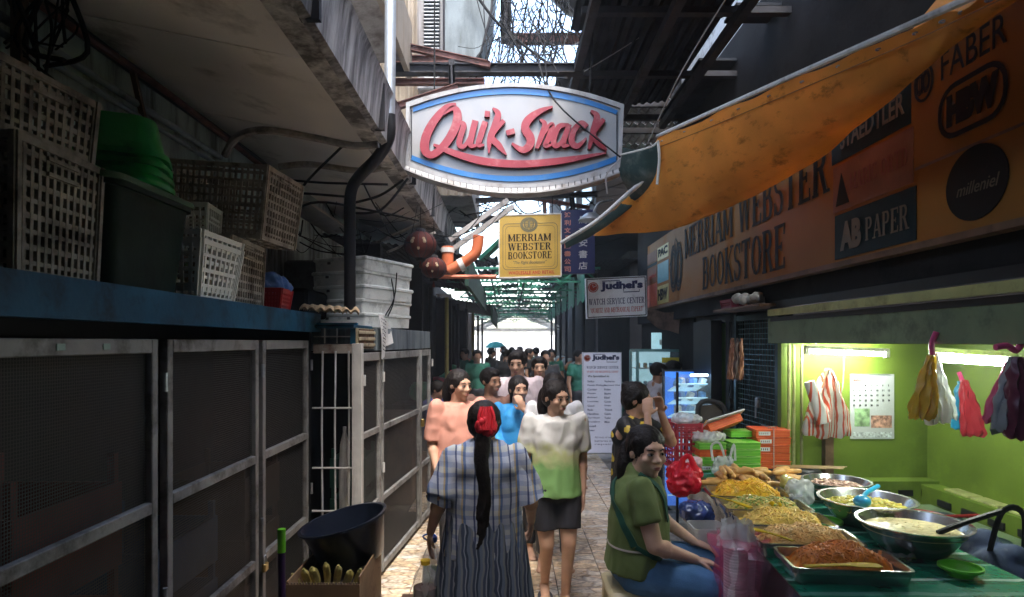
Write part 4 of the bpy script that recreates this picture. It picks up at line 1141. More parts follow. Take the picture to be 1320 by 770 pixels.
YK = 9.0
jb = thing('sign_board', "tall white Judhel's price board standing on the floor at the alley side", 'sign', P(777, 586, YK))
Wk, Hk = 51 / 800 * YK, 131 / 800 * YK
FK = Fr(P(751.5, 585, YK), V((1, .02, 0)), V((0, .04, 1)))
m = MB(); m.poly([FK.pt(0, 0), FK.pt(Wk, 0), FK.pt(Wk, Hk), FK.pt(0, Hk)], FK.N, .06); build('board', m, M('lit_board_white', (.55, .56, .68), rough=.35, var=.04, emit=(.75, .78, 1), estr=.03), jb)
m = MB(); rrect(m, FK, .006, .006, Wk - .006, Hk - .006, .01, .012, .001); build('frame', m, GALV, jb)
judhels(FK, Wk, Hk, jb)
m = MB(); put_serif(m, 'WATCH SERVICE CENTER', FK, .1 * Wk, Hk * .835, .82 * Wk, .026 * Hk, .002); build('lettering', m, NAVY, jb)
m = MB(); put_serif(m, '"QUARTZ AND MECHANICAL EXPERT"', FK, .1 * Wk, Hk * .795, .82 * Wk, .02 * Hk, .002); build('lettering', m, REDINK, jb)
m = MB(); put_text(m, 'We Specialized in:', FK, .12 * Wk, Hk * .745, .55 * Wk, .026 * Hk, .002, shear=.2, bold=.02); build('lettering', m, INK, jb)
left_ = ['Seiko', 'Patek Philippe', 'Cartier', 'Piaget', 'Bvlgari', 'Longines', 'Gucci', 'Rado', 'Hamilton', 'Tag Heuer', 'Breitling', 'Fossil', 'Guess']
right_ = ['Vacheron', 'Raymond Weil', 'Rolex', 'Baume', 'Ebel', 'Corum', 'Omega', 'Tissot', 'Casio', 'Tudor', 'Mido']
for i, w in enumerate(left_):
    m = MB(); put_text(m, w, FK, .12 * Wk, Hk * (.70 - i * .04), .035 * Wk * len(w), .02 * Hk, .002, bold=.02); build('lettering', m, NAVY, jb)
for i, w in enumerate(right_):
    m = MB(); put_text(m, w, FK, .55 * Wk, Hk * (.70 - i * .04), .033 * Wk * len(w), .02 * Hk, .002, bold=.02); build('lettering', m, NAVY, jb)
for i in range(3):
    m = MB(); put_text(m, ['All kinds of watch', 'batteries and', 'repairs'][i], FK, .3 * Wk, Hk * (.15 - i * .035), .5 * Wk, .02 * Hk, .002); build('lettering', m, NAVY, jb)

# ------------------------------------------------------------------ long fascia sign on the right wall
bs = thing('fascia_sign', 'long orange Merriam Webster Bookstore sign with brand panels over the food stall', 'sign', (1.88, 5, 2.1))
XB = 1.88; Z0, Z1 = 2.15, 2.98
def FBat(y): return Fr((XB, y, Z0), (0, -1, 0), (0, 0, 1))
FB = FBat(8.36); LW = 7.2; HB = Z1 - Z0
ORN = M('fascia_orange', (.26, .115, .02), spec=.12, rough=.6, var=.1, scale=2, dirt=.3, dcol=(.3, .11, .02), dscale=2, bump=.04)
m = MB(); m.poly([FB.pt(0, 0), FB.pt(LW, 0), FB.pt(LW, HB), FB.pt(0, HB)], FB.N, .1); build('board', m, ORN, bs)
m = MB(); m.poly([FB.pt(0, -.03, .03), FB.pt(LW, -.03, .03), FB.pt(LW, 0, .03), FB.pt(0, 0, .03)], FB.N, .14); build('lower_frame', m, WOODB, bs)
def panel(y0, y1, v0, v1, mt, nm='brand_panel'):
    m = MB(); m.poly([FB.pt(8.36 - y0, v0, .004), FB.pt(8.36 - y1, v0, .004), FB.pt(8.36 - y1, v1, .004), FB.pt(8.36 - y0, v1, .004)], FB.N, .003); return build(nm, m, mt, bs)
def Y2u(px): return 8.36 - XB * 800 / (px - 655)
def lett(fn, txt, pxa, pxb, v0, v1, mt, d=.006, **k):
    m = MB(); fn(m, txt, FB, Y2u(pxa), v0, Y2u(pxb) - Y2u(pxa), v1 - v0, d, **k); return build('lettering', m, mt, bs)
lett(put_serif, 'MERRIAM WEBSTER', 883, 1070, .43, .74, INK)
lett(put_serif, 'BOOKSTORE', 906, 1014, .05, .36, INK)
m = MB(); emblem(m, FB, Y2u(872), .38, .52, .006); build('emblem', m, INK, bs)
TEALP = M('panel_teal', (.007, .02, .023), rough=.6, spec=.12); PEACH = M('panel_peach', (.2, .09, .05), rough=.6, spec=.12); CYANP = M('panel_cyan', (.06, .25, .3), rough=.5); REDP = M('panel_red', (.5, .1, .06), rough=.5); YELP = M('panel_yellow', (.5, .42, .12), rough=.5)
CREAMI = M('cream_ink', (.1, .075, .045), rough=.6, bump=0)
def yb(px): return XB * 800 / (px - 655)
panel(yb(835), yb(847), .01, .3, REDP); panel(yb(835), yb(847), .31, .52, PEACH); panel(yb(835), yb(847), .53, .57, TEALP); panel(yb(848), yb(862), .28, .52, CYANP); panel(yb(835), yb(847), .58, .72, PEACH); panel(yb(848), yb(862), .56, .72, YELP); panel(yb(848), yb(862), .02, .24, YELP)
lett(put_text, 'HBW', 849, 861, .06, .2, INK, bold=.05); lett(put_text, 'PAC', 849, 861, .6, .7, INK, bold=.05); lett(put_text, 'copyland', 836, 846, .36, .44, REDINK)
panel(yb(1073), yb(1175), .57, .8, TEALP); lett(put_text, 'STAEDTLER', 1085, 1168, .63, .74, CREAMI, d=.008, bold=.02)
panel(yb(1075), yb(1178), .29, .55, PEACH); lett(put_serif, 'MARIC ORTD', 1097, 1173, .38, .47, M('dull_red_ink', (.16, .03, .015), bump=0), d=.008)
m = MB(); m.poly([FB.pt(Y2u(1079), .32, .008), FB.pt(Y2u(1096), .32, .008), FB.pt(Y2u(1086), .5, .008)], FB.N, .002); build('emblem', m, INK, bs)
panel(yb(1077), yb(1182), .02, .27, TEALP); lett(put_text, 'AB', 1085, 1112, .06, .22, CREAMI, d=.008, bold=.06); lett(put_serif, 'PAPER', 1117, 1174, .08, .2, CREAMI, d=.008)
# HBW lozenge and oval
m = MB(); u0, u1 = Y2u(1213), Y2u(1298); rrect(m, FB, u0, .42, u1, .63, .09, .022, .005); build('border', m, INK, bs)
lett(put_text, 'HBW', 1222, 1290, .46, .595, INK, bold=.09)
m = MB(); uc = (Y2u(1221) + Y2u(1302)) / 2; ru = (Y2u(1302) - Y2u(1221)) / 2
pts = [FB.pt(uc + ru * math.cos(2 * PI * i / 36), .19 + .15 * math.sin(2 * PI * i / 36), .006) for i in range(36)]
m.poly(pts, FB.N, .004); build('oval_panel', m, INK, bs)
lett(put_text, 'milleniel', 1236, 1288, .15, .2, CREAMI, d=.009, shear=.3)
lett(put_text, 'FABER', 1215, 1300, .68, .8, INK)
m = MB(); stroke(m, FB, arcpts(Y2u(1192), .72, .06, .08, 0, 360, 20), .012, .005, .002, n=1); emblem(m, FB, Y2u(1192), .72, .1, .008); build('emblem', m, INK, bs)
m = MB(); m.poly([FB.pt(Y2u(1180), .34, .003), FB.pt(LW, .34, .003), FB.pt(LW, .352, .003), FB.pt(Y2u(1180), .352, .003)], FB.N, .002); build('panel_seam', m, WOODB, bs)
# ------------------------------------------------------------------ LEFT: mesh cabinets
WM = wire_mesh_mat()
STEELF = M('grey_angle_steel', (.3, .295, .28), rough=.6, metal=.3, var=.2, scale=8, dirt=.4, dcol=(.07, .055, .045), bump=.15)
BLUEP = M('blue_painted_steel', (.006, .08, .15), spec=.25, rough=.5, var=.3, scale=5, dirt=.45, dcol=(.02, .03, .04), dscale=6, bump=.15)
BLUE2 = M('bright_blue_paint', (.02, .2, .34), rough=.45, var=.15, dirt=.25)
BRASS = M('brass', (.5, .35, .12), rough=.35, metal=.8)
def rails(cab, A, B_, zs, ws, mt, t=.035, depth=.03, off=0.0, nm='rail'):
    for z, w in zip(zs, ws):
        m = MB(); m.bar(V((A[0], A[1], z)), V((B_[0], B_[1], z)), depth, w); build(nm, m, mt, cab)
c1 = thing('mesh_cabinet', 'long near wire mesh storage cabinet with blue top beam carrying the crates', 'cabinet', (-1.5, 2.5, 0))
X1 = -1.3
segs = [(.2, 1.3), (1.3, 2.28), (2.34, 3.2), (3.25, 4.0)]
m = MB(); m.box(-1.25 - .06, -1.25, -.5, 4.14, 1.765, 1.885); build('blue_beam', m, BLUEP, c1)
m = MB(); m.box(-1.97, -1.311, -.5, 4.14, 1.84, 1.872); build('top_board', m, WOODB, c1)
m = MB(); m.box(-1.97, -1.33, -.5, 4.1, .02, .06); m.box(-1.97, -1.93, -.5, 4.1, .06, 1.84); m.box(-1.97, -1.3, 4.06, 4.1, .06, 1.84); build('carcass', m, BLACKP, c1)
for a, b_ in segs:
    for z, w in ((1.685, .05), (1.1, .042), (.565, .042), (.06, .05)):
        m = MB(); m.bbox((X1 + .003, (a + b_) / 2, z), (.028, b_ - a - .084, w), .003); build('rail', m, STEELF, c1)
    for y in (a + .021, b_ - .021):
        m = MB(); m.bbox((X1, y, .87), (.032, .038, 1.68), .003); build('post', m, STEELF, c1)
    for z0, z1 in ((1.12, 1.66), (.585, 1.08), (.085, .545)):
        m = MB(); m.box(X1 - .008, X1 - .006, a + .04, b_ - .04, z0, z1); build('mesh_panel', m, WM, c1)
for y in (2.31, 3.225, 4.03):
    for z in (1.55, .75):
        m = MB(); m.tube([(X1 + .024, y, z - .035), (X1 + .024, y, z + .035)], .009, 8); build('hinge', m, GALV, c1)
for px, py in ((70, 452), (130, 452)):
    m = MB(); y = X1 * -800 / (655 - px); m.bbox((X1 + .019, y, 1.685), (.003, .035, .02), .001); build('paint_chip', m, M('pale_mint_paint', (.3, .42, .36)), c1)
pk = thing('padlock', 'brass padlock hanging on the cabinet hasp near the cardboard box', 'padlock', (-1.27, 3.2, .5))
m = MB(); m.bbox((-1.268, 3.24, .525), (.02, .05, .045), .005); build('lock_body', m, BRASS, pk)
m = MB(); m.tube([(-1.268, 3.225, .545)] + [(-1.268, 3.24 - .015 * math.cos(a), .57 + .018 * math.sin(a)) for a in (0, .8, 1.57, 2.3, PI)] + [(-1.268, 3.255, .545)], .004, 6); build('shackle', m, GALV, pk)
# things stored inside
inm = [M('stored_red', (.16, .03, .02), rough=.6), M('stored_blue', (.02, .06, .14), rough=.6), M('stored_brown', (.1, .055, .03), rough=.7), M('stored_teal', (.015, .07, .08), rough=.6)]
def simple_crate(name, label, cat, x0, x1, y0, y1, z0, z1, mt, group=None):
    m = MB()
    m.box(x0, x1, y0, y1, z0, z0 + .01)
    for k in range(3):
        za = z0 + .01 + k * (z1 - z0) / 3; zb = za + (z1 - z0) / 3 * .72
        m.box(x0, x0 + .012, y0, y1, za, zb); m.box(x1 - .012, x1, y0, y1, za, zb); m.box(x0 + .012, x1 - .012, y0, y0 + .012, za, zb); m.box(x0 + .012, x1 - .012, y1 - .012, y1, za, zb)
    for x in (x0 + .02, x1 - .02):
        for y in (y0 + .02, y1 - .02): m.box(x - .012, x + .012, y - .012, y + .012, z0 + .01, z1)
    return build(name, m, mt, label=label, cat=cat, group=group)
simple_crate('storage_crate', 'dark red crate on the floor inside the near mesh cabinet', 'crate', -1.85, -1.38, 1.0, 1.6, .065, 1.0, inm[0])
simple_crate('storage_crate', 'dark red crate behind the middle mesh door with the post on its left', 'crate', -1.85, -1.4, 1.75, 2.25, .065, 1.3, inm[0])
simple_crate('storage_crate', 'blue crate low behind the middle mesh door', 'crate', -1.85, -1.38, 2.4, 2.95, .065, .95, inm[1])
simple_crate('storage_crate', 'brown carton behind the far mesh door of the near cabinet', 'carton', -1.85, -1.4, 3.3, 3.8, .065, 1.05, inm[2])

# gap with the window grille between the cabinets
gr = thing('window_grille', 'white welded bar grille between the two mesh cabinets', 'grille', (-1.12, 4.08, 0))
YG = 4.07
m = MB(); m.bbox((-1.13, YG, 1.655), (.29, .03, .06), .004); build('top_plate', m, M('rusty_white_plate', (.48, .42, .34), dirt=.55, dcol=(.16, .06, .03), dscale=8), gr)
for x in (-1.21, -1.125, -1.04):
    m = MB(); m.tube(smooth_path([(x, YG - .02, .5), (x + random.uniform(-.006, .006), YG - .02, 1.1), (x, YG - .02, 1.64)], 4), .0065, 6); build('bar', m, WHITEP, gr)
for z in (1.27, .88, .6):
    m = MB(); m.tube([(-1.275, YG - .03, z), (-.97, YG - .03, z)], .0065, 6); build('crossbar', m, WHITEP, gr)
# cabinet 2
def C2(t, off=0): # along the rotated front
    d = V((.1, 1, 0)).normalized(); n = V((1, -.1, 0)).normalized()
    return V((-.97, 3.98, 0)) + d * t + n * off
c2b = thing('mesh_cabinet', 'second wire mesh cabinet beyond the grille with grey metal top band', 'cabinet', (-1.1, 5, 0))
ang = -math.atan(.1)
def obox(mb, t0, t1, o0, o1, z0, z1, bev=.003):
    c = C2((t0 + t1) / 2, (o0 + o1) / 2); mb.bbox((c.x, c.y, (z0 + z1) / 2), (o1 - o0, t1 - t0, z1 - z0), bev, Matrix.Rotation(ang, 3, 'Z'))
m = MB(); obox(m, 0, .045, -.035, .03, .0, 1.69); build('corner_post', m, M('white_post', (.5, .49, .46), rough=.6, dirt=.4, dcol=(.2, .16, .12), streak=6), c2b)
m = MB(); obox(m, .38, 2.05, -.6, .01, 1.64, 1.8); build('top_band', m, M('streaked_zinc_band', (.22, .26, .28), rough=.5, metal=.4, dirt=.5, dcol=(.08, .1, .13), dscale=9, streak=8), c2b)
m = MB(); obox(m, .0, .38, -.6, -.02, 1.79, 1.81); build('top_board', m, BLUEP, c2b)
m = MB(); obox(m, .02, 2.05, -.64, -.6, 0, 1.62); obox(m, .02, 2.05, -.6, -.06, .02, .05); build('carcass', m, BLACKP, c2b)
for a, b_ in ((.05, .46), (.5, 1.62), (1.66, 2.04)):
    for z, w in ((1.6, .055), (1.08, .04), (.57, .04), (.07, .05)):
        m = MB(); obox(m, a + .03, b_ - .03, -.012, .014, z - w / 2, z + w / 2); build('rail', m, STEELF, c2b)
    for y in (a + .015, b_ - .015):
        m = MB(); obox(m, y - .016, y + .016, -.014, .017, .04, 1.628); build('post', m, STEELF, c2b)
    for z0, z1 in ((1.1, 1.57), (.59, 1.06), (.095, .55)):
        m = MB(); c = C2((a + b_) / 2, -.006); m.bbox((0, 0, 0), (.002, b_ - a - .06, z1 - z0), .0002)
        o = build('mesh_panel', m, WM, c2b); o.matrix_parent_inverse = Matrix(); o.location = c + V((0, 0, (z0 + z1) / 2)) - c2b.location; o.rotation_euler = (0, 0, ang)
        for v in o.data.vertices: v.co += c2b.location
for y, z in ((.06, 1.45), (.48, 1.45), (2.06, 1.5), (.48, .8)):
    m = MB(); c = C2(y, .03); m.tube([(c.x, c.y, z - .035), (c.x, c.y, z + .035)], .009, 8); build('hinge', m, WHITEP, c2b)
m = MB(); c = C2(1.64, .035); m.bbox((c.x, c.y, .97), (.03, .04, .07), .006); build('latch', m, BRASS, c2b)
# turquoise frame + yellow slatted vent on top of the corner
bf = thing('blue_wooden_frame', 'bright blue box frame with thin bars above the grille', 'frame', (-1.12, 4.05, 1.69))
m = MB(); m.box(-1.27, -.985, 4.05, 4.08, 1.79, 1.825); build('top_rail', m, BLUE2, bf)
m = MB(); m.box(-1.03, -.985, 4.05, 4.08, 1.688, 1.789); build('side_rail', m, BLUE2, bf)
for x in (-1.2, -1.12):
    m = MB(); m.tube([(x, 4.06, 1.69), (x, 4.06, 1.79)], .004, 6); build('bar', m, WHITEP, bf)
m = MB(); m.tube([(-1.27, 4.055, 1.735), (-1.03, 4.055, 1.735)], .004, 6); build('bar', m, WHITEP, bf)
vt = thing('slatted_vent', 'small yellowish slatted vent at the corner beside the pinned paper', 'vent', (-.95, 4.15, 1.69))
m = MB(); obox(m, .03, .36, -.02, -.005, 1.655, 1.79, .001); build('backing', m, M('old_ivory', (.4, .34, .22), dirt=.4), vt)
for k in range(3):
    m = MB(); obox(m, .03, .36, -.003, .008, 1.668 + k * .042, 1.69 + k * .042); build('slat', m, M('old_ivory', (.4, .34, .22)), vt)
for k in range(14):
    m = MB(); obox(m, .045 + k * .022, .052 + k * .022, -.004, .004, 1.66, 1.785, .0005); build('rib', m, WOODB, vt)
# pinned handwritten paper
pp = thing('paper_notice', 'torn white handwritten paper hanging over the edge of the second cabinet', 'paper', tuple(C2(.45, .02)) )
m = MB(); rows = []
def pap(u, v): # u along, v down
    c = C2(.40 + .34 * u, .016 + .012 * math.sin(u * 5 + v * 3) + .02 * v); return V((c.x, c.y, 1.85 + .05 * (1 - u) - v * .32 - .12 * u * (1 - v) * .2))
for i in range(9):
    u = i / 8
    hgt = [1, 1.0, .95, .9, .62, .6, .55, .5, .45][i]; top = .0
    rows.append([pap(u, (j / 6) * hgt) for j in range(7)])
m.sheet(rows, .0008); build('sheet', m, M('white_paper', (.62, .62, .6), rough=.8, var=.05, bump=.2, bscale=20), pp)
m = MB()
for r in range(9):
    for k in range(6):
        u = .06 + k * .06 + random.random() * .015; v = .08 + r * .085
        a = pap(u, v); b_ = pap(u + .04 * random.random() + .015, v + random.uniform(-.02, .02)); n = V((.003, -.0003, 0))
        m.tube([a + n, (a + b_) / 2 + n + V((0, 0, .004)), b_ + n], .0012, 4)
build('handwriting', m, INK, pp)
# items glimpsed behind the bars of the gap
simple_crate('storage_crate', 'dark green crate behind the white bars of the grille', 'crate', -1.25, -1.0, 4.35, 4.7, .1, .95, M('stored_green', (.01, .07, .045)))
m = MB(); m.box(-2.0, -1.0, 4.9, 4.94, 0, 1.63); build('partition_board', m, DARK, label='dark board behind the barred gap between the cabinets', cat='board')
m = MB(); m.lathe([(.035, .55), (.04, .8), (.03, 1.0), (.012, 1.08), (.012, 1.12)], (-1.12, 4.25, 0), 16); build('white_bottle', m, WHITEP, smooth=True, label='tall whitish container standing behind the grille bars', cat='bottle')

# ------------------------------------------------------------------ crates
def lattice(mb, a, b_, c, d, nx, nz, bw, t, N, solid_top=.06, rimw=.022, inner=None):
    """wall with windows: a,b bottom corners, c,d top corners (c above a)"""
    a, b_, c, d = V(a), V(b_), V(c), V(d)
    def pt(u, v): return lerp(lerp(a, b_, u), lerp(c, d, u), v)
    L = (b_ - a).length; Hh = (c - a).length
    def bar(u0, v0, u1, v1, w, tt):
        mb.bar(pt(u0, v0), pt(u1, v1), tt, w, up=((c - a) if abs(u1 - u0) > abs(v1 - v0) else (b_ - a)))
    bar(0, .5 * rimw / Hh, 1, .5 * rimw / Hh, rimw, t); bar(0, 1 - .5 * rimw / Hh, 1, 1 - .5 * rimw / Hh, rimw, t * 1.5)
    for i in range(nx + 1):
        u = i / nx; big = i in (0, nx)
        bar(u, 0, u, 1, bw * (2.2 if big else 1), t * (1.3 if big else .8))
    for j in range(1, nz): bar(0, j / nz, 1, j / nz, bw * (1.0 if j % 2 else 1.3), t * .6)
def crate(name, label, cat, loc, rz, L, W, Hh, mt, nx=10, nz=7, ny=7, bw=.008, taper=.012, t=.006, group=None, handle=True, tilt=None):
    mb = MB(); l0, w0 = L / 2 - taper, W / 2 - taper; l1, w1 = L / 2, W / 2
    B = [V((-l0, -w0, 0)), V((l0, -w0, 0)), V((l0, w0, 0)), V((-l0, w0, 0))]; T = [V((-l1, -w1, Hh)), V((l1, -w1, Hh)), V((l1, w1, Hh)), V((-l1, w1, Hh))]
    for i in range(4):
        j = (i + 1) % 4; n = nx if i % 2 == 0 else ny
        lattice(mb, B[i], B[j], T[i], T[j], n, nz, bw, t, None)
        if handle:
            c = (T[i] + T[j]) / 2 - V((0, 0, Hh * .16)); dd = (T[j] - T[i]).normalized(); rot = Matrix.Rotation(math.atan2(dd.y, dd.x), 3, 'Z')
            mb.cbox(c + V((0, 0, .022)), (.13, t * 1.6, .012), rot); mb.cbox(c - V((0, 0, .022)), (.13, t * 1.6, .012), rot)
    for i in range(9): mb.bar(lerp(B[0], B[1], i / 8) + V((0, 0, .004)), lerp(B[3], B[2], i / 8) + V((0, 0, .004)), .012, .005)
    for i in range(6): mb.bar(lerp(B[0], B[3], i / 5) + V((0, 0, .0035)), lerp(B[1], B[2], i / 5) + V((0, 0, .0035)), .012, .005)
    o = build(name, mb, mt, label=label, cat=cat, group=group, recenter=False)
    o.location = loc; o.rotation_euler = (tilt[0], tilt[1], rz) if tilt else (0, 0, rz)
    return o
CRG = M('grimy_grey_plastic', (.3, .27, .22), rough=.6, var=.2, scale=6, dirt=.6, dcol=(.07, .055, .045), dscale=9)
CRB = M('grimy_beige_plastic', (.45, .4, .32), rough=.6, var=.2, scale=6, dirt=.55, dcol=(.1, .075, .05), dscale=10)
CRW = M('white_plastic', (.92, .91, .84), rough=.45, var=.1, dirt=.1, dcol=(.35, .3, .22))
ZT = 1.875
crate('plastic_crate', 'large grimy grey crate at the left edge of the cabinet top, bottom of its stack', 'crate', (-1.62, 1.81, ZT), R(2), .62, .36, .385, CRG, nx=16, ny=12, nz=9, bw=.0125, t=.012)
crate('plastic_crate', 'grimy grey crate on top of the stack at the left edge', 'crate', (-1.64, 1.82, ZT + .39), R(-4), .62, .37, .2, CRG, nx=16, ny=12, nz=5, bw=.0125, t=.012)
crate('plastic_crate', 'beige latticed crate under the tilted big crate', 'crate', (-1.52, 3.12, ZT), R(3), .42, .46, .33, CRB, nx=12, ny=14, nz=8, bw=.011, t=.01)
crate('plastic_crate', 'big dusty beige latticed crate tilted on top of the other stack', 'crate', (-1.46, 3.24, ZT + .35), R(-5), .56, .4, .36, CRB, nx=18, ny=13, nz=9, bw=.011, t=.01, tilt=(R(0), R(5)))
crate('plastic_basket', 'small white slatted basket behind the dark tub', 'basket', (-1.5, 2.9, ZT + .22), R(8), .24, .2, .24, CRW, nx=8, ny=7, nz=3, bw=.007)
m = MB(); m.bbox((-1.5, 2.95, ZT + .11), (.3, .3, .21), .01); build('cardboard_box', m, M('brown_card', (.2, .13, .07), rough=.8, dirt=.3), label='brown carton hidden behind the white baskets', cat='carton')
for k, (dz, lab) in enumerate(((0, 'lower of the two nested white laundry baskets'), (.035, 'upper of the two nested white laundry baskets'))):
    crate('plastic_basket', lab + ' beside the dark green tub', 'basket', (-1.37, 2.71, ZT + dz), R(0), .25, .38 - .0 * k, .25, CRW, nx=6, ny=8, nz=4, bw=.013, taper=.035, handle=False)
crate('plastic_basket', 'small red woven basket holding a blue plastic bag', 'basket', (-1.37, 3.6, ZT), R(6), .17, .24, .13, M('red_plastic', (.5, .02, .02), rough=.45), nx=9, ny=12, nz=6, bw=.009, taper=.02, handle=False)
bgm = MB()
for i in range(9): bgm.ell((-1.37 + random.uniform(-.05, .05), 3.6 + random.uniform(-.08, .08), ZT + .14 + random.uniform(0, .05)), (.05, .06, .04))
o = fuse('plastic_bag', bgm, M('blue_bag_plastic', (.12, .3, .75), rough=.35, translucent=.2), None, .008, 3, disp=lambda c, n: .014 * noise.noise(c * 22) + .006 * noise.noise(c * 60))
tag(o, 'crumpled blue plastic bag stuffed in the small red basket', 'plastic bag')
# dark green tub with lid rim
tb = thing('storage_tub', 'big dark green rectangular tub under the stacked green basins', 'tub', (-1.5, 2.25, ZT))
def rrtub(mb, cx, cy, z0, z1, l0, w0, l1, w1, r=.04, t=.006, lip=.016, open_=True, rz=0):
    def ring(l, w, z, rr):
        pts = []
        for sx, sy, a0 in ((1, 1, 0), (-1, 1, 90), (-1, -1, 180), (1, -1, 270)):
            for i in range(5):
                a = R(a0 + i * 22.5); pts.append(V((sx * (l / 2 - rr) + rr * math.cos(a), sy * (w / 2 - rr) + rr * math.sin(a), z)))
        m_ = Matrix.Translation((cx, cy, 0)) @ Matrix.Rotation(rz, 4, 'Z')
        return [m_ @ p for p in pts]
    rings = [ring(l0, w0, z0, r), ring(l1, w1, z1 - .02, r)]
    if lip: rings += [ring(l1 + lip * 2, w1 + lip * 2, z1 - .02, r + lip), ring(l1 + lip * 2, w1 + lip * 2, z1, r + lip)]
    else: rings.append(ring(l1, w1, z1, r))
    rings += [ring(l1 - t * 2, w1 - t * 2, z1, r), ring(l0 - t * 2, w0 - t * 2, z0 + t, r)]
    n = 20; vs = [p for q in rings for p in q]; fs = [tuple(range(n - 1, -1, -1)), tuple(range((len(rings) - 1) * n, len(rings) * n))]
    for k in range(len(rings) - 1):
        for i in range(n):
            j = (i + 1) % n; fs.append((k * n + i, k * n + j, (k + 1) * n + j, (k + 1) * n + i))
    mb.add(vs, fs)
m = MB(); rrtub(m, -1.56, 2.26, ZT, ZT + .36, .5, .42, .56, .5, .05); build('tub', m, M('dark_green_plastic', (.010, .022, .014), rough=.6, var=.3, dirt=.3, dcol=(.02, .022, .018), spec=.15), tb, smooth=35)
m = MB(); rrtub(m, -1.56, 2.26, ZT + .358, ZT + .378, .6, .55, .6, .55, .06, lip=0); build('lid', m, M('pale_green_plastic', (.06, .12, .06), rough=.5, dirt=.3, spec=.2), tb, smooth=35)
GB = M('bright_green_plastic', (.015, .4, .07), rough=.35, var=.15, dirt=.3, dcol=(.02, .1, .04), translucent=.1)
labs = ['lowest', 'second', 'third', 'fourth', 'topmost']
for k in range(5):
    m = MB(); cx, cy = -1.47, 2.36; z = ZT + .385 + k * .035; tl = .12 if k == 4 else .05
    rrtub(m, cx + random.uniform(-.006, .006), cy, 0, -tl, .3, .26, .24 if k == 4 else .27, .2 if k == 4 else .24, .08, lip=0, rz=.1 * k)
    m.v = [V((p.x, p.y, z - p.z)) for p in m.v]; m.f = [tuple(reversed(f)) for f in m.f]
    b2 = len(m.v); rr_ = MB(); rrtub(rr_, cx, cy, z - .012, z + .004, .33, .29, .33, .29, .09, lip=0, rz=.1 * k); m.add(rr_.v, rr_.f)
    build('green_basin', m, GB, smooth=35, label='upturned bright green basin, %s from the bottom of its stack' % labs[k] if k < 4 else 'tall topmost upturned green basin of the stack on the dark tub', cat='basin', group='stacked green basins')
# styrofoam boxes
FOAM = M('styrofoam_white', (.78, .8, .74), rough=.7, var=.08, scale=8, dirt=.35, dcol=(.25, .26, .22), bump=.25, bscale=90)
z = 1.812
labs = ['bottom', 'second from the bottom', 'middle', 'second from the top', 'top']
for k in range(5):
    rz = R(-24 + random.uniform(-2, 2)); hh = .105
    t = thing('styrofoam_box', 'white styrofoam box, %s one of the tall stack tied with cord' % labs[k], 'foam box', (-1.15 + random.uniform(-.012, .012), 4.95, z), 0, 'stacked styrofoam boxes')
    m = MB(); rrtub(m, t.location.x, 4.95, z, z + hh - .028, .478, .618, .484, .624, .02, lip=0); 
    build('box', m, FOAM, t, smooth=35); m = MB(); m.bbox((t.location.x, 4.95, z + hh - .014), (.5, .64, .03), .008); lid = build('lid', m, FOAM, t, smooth=35)
    for sx in (-.1, .1):
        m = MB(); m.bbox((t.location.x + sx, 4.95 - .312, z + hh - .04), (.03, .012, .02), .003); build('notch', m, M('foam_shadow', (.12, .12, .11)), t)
    t.rotation_euler = (0, 0, rz); z += hh
cd = MB()
for dx in (0, .07): cd.tube(smooth_path([P(503 + dx * 120, 352, 4.9), P(508, 385, 4.84), P(500 - dx * 60, 408, 4.8)], 4), .005, 5)
build('cord', cd, WIRE, label='black cord tied around the styrofoam box stack', cat='cord')
m = MB(); c = P(463, 359, 4.6); m.bbox(c, (.085, .012, .07), .002, Matrix.Rotation(R(-24), 3, 'Z')); build('red_sticker_tag', m, M('red_label', (.35, .02, .02)), label='small dark red square label on the styrofoam boxes', cat='label')
# more boxes in the dark behind
m = MB(); m.bbox((-1.62, 5.6, 2.1), (.6, .6, .6), .02); build('storage_box', m, M('dark_grey_box', (.1, .1, .1), dirt=.4), label='dark grey box in shadow behind the styrofoam stack', cat='box')
m = MB(); m.bbox((-1.6, 4.5, 1.97), (.45, .5, .2), .02); build('storage_box', m, DARK, label='low dark box behind the egg trays', cat='box')
# egg trays
TRAYM = M('pulp_board', (.5, .37, .22), rough=.85, var=.1, bump=.3, bscale=60)
for k in range(2):
    rows = []
    for i in range(33):
        row = []
        for j in range(33):
            x = -.13 + .26 * i / 32; y = -.13 + .26 * j / 32
            zz = .022 * abs(math.sin(PI * i / 32 * 5)) * 1 + .022 * abs(math.sin(PI * j / 32 * 5))
            row.append(V((x, y, zz)))
        rows.append(row)
    m = MB(); m.sheet(rows, .003)
    o = build('egg_tray', m, TRAYM, label=['brown pulp egg tray lying at the corner of the cabinet top', 'second brown egg tray pushed behind the corner one'][k], cat='egg tray', smooth=50)
    o.location = [(-1.1, 4.02, 1.885), (-1.24, 4.18, 1.9)][k]; o.rotation_euler = (0, R(3), R([14, 5][k]))

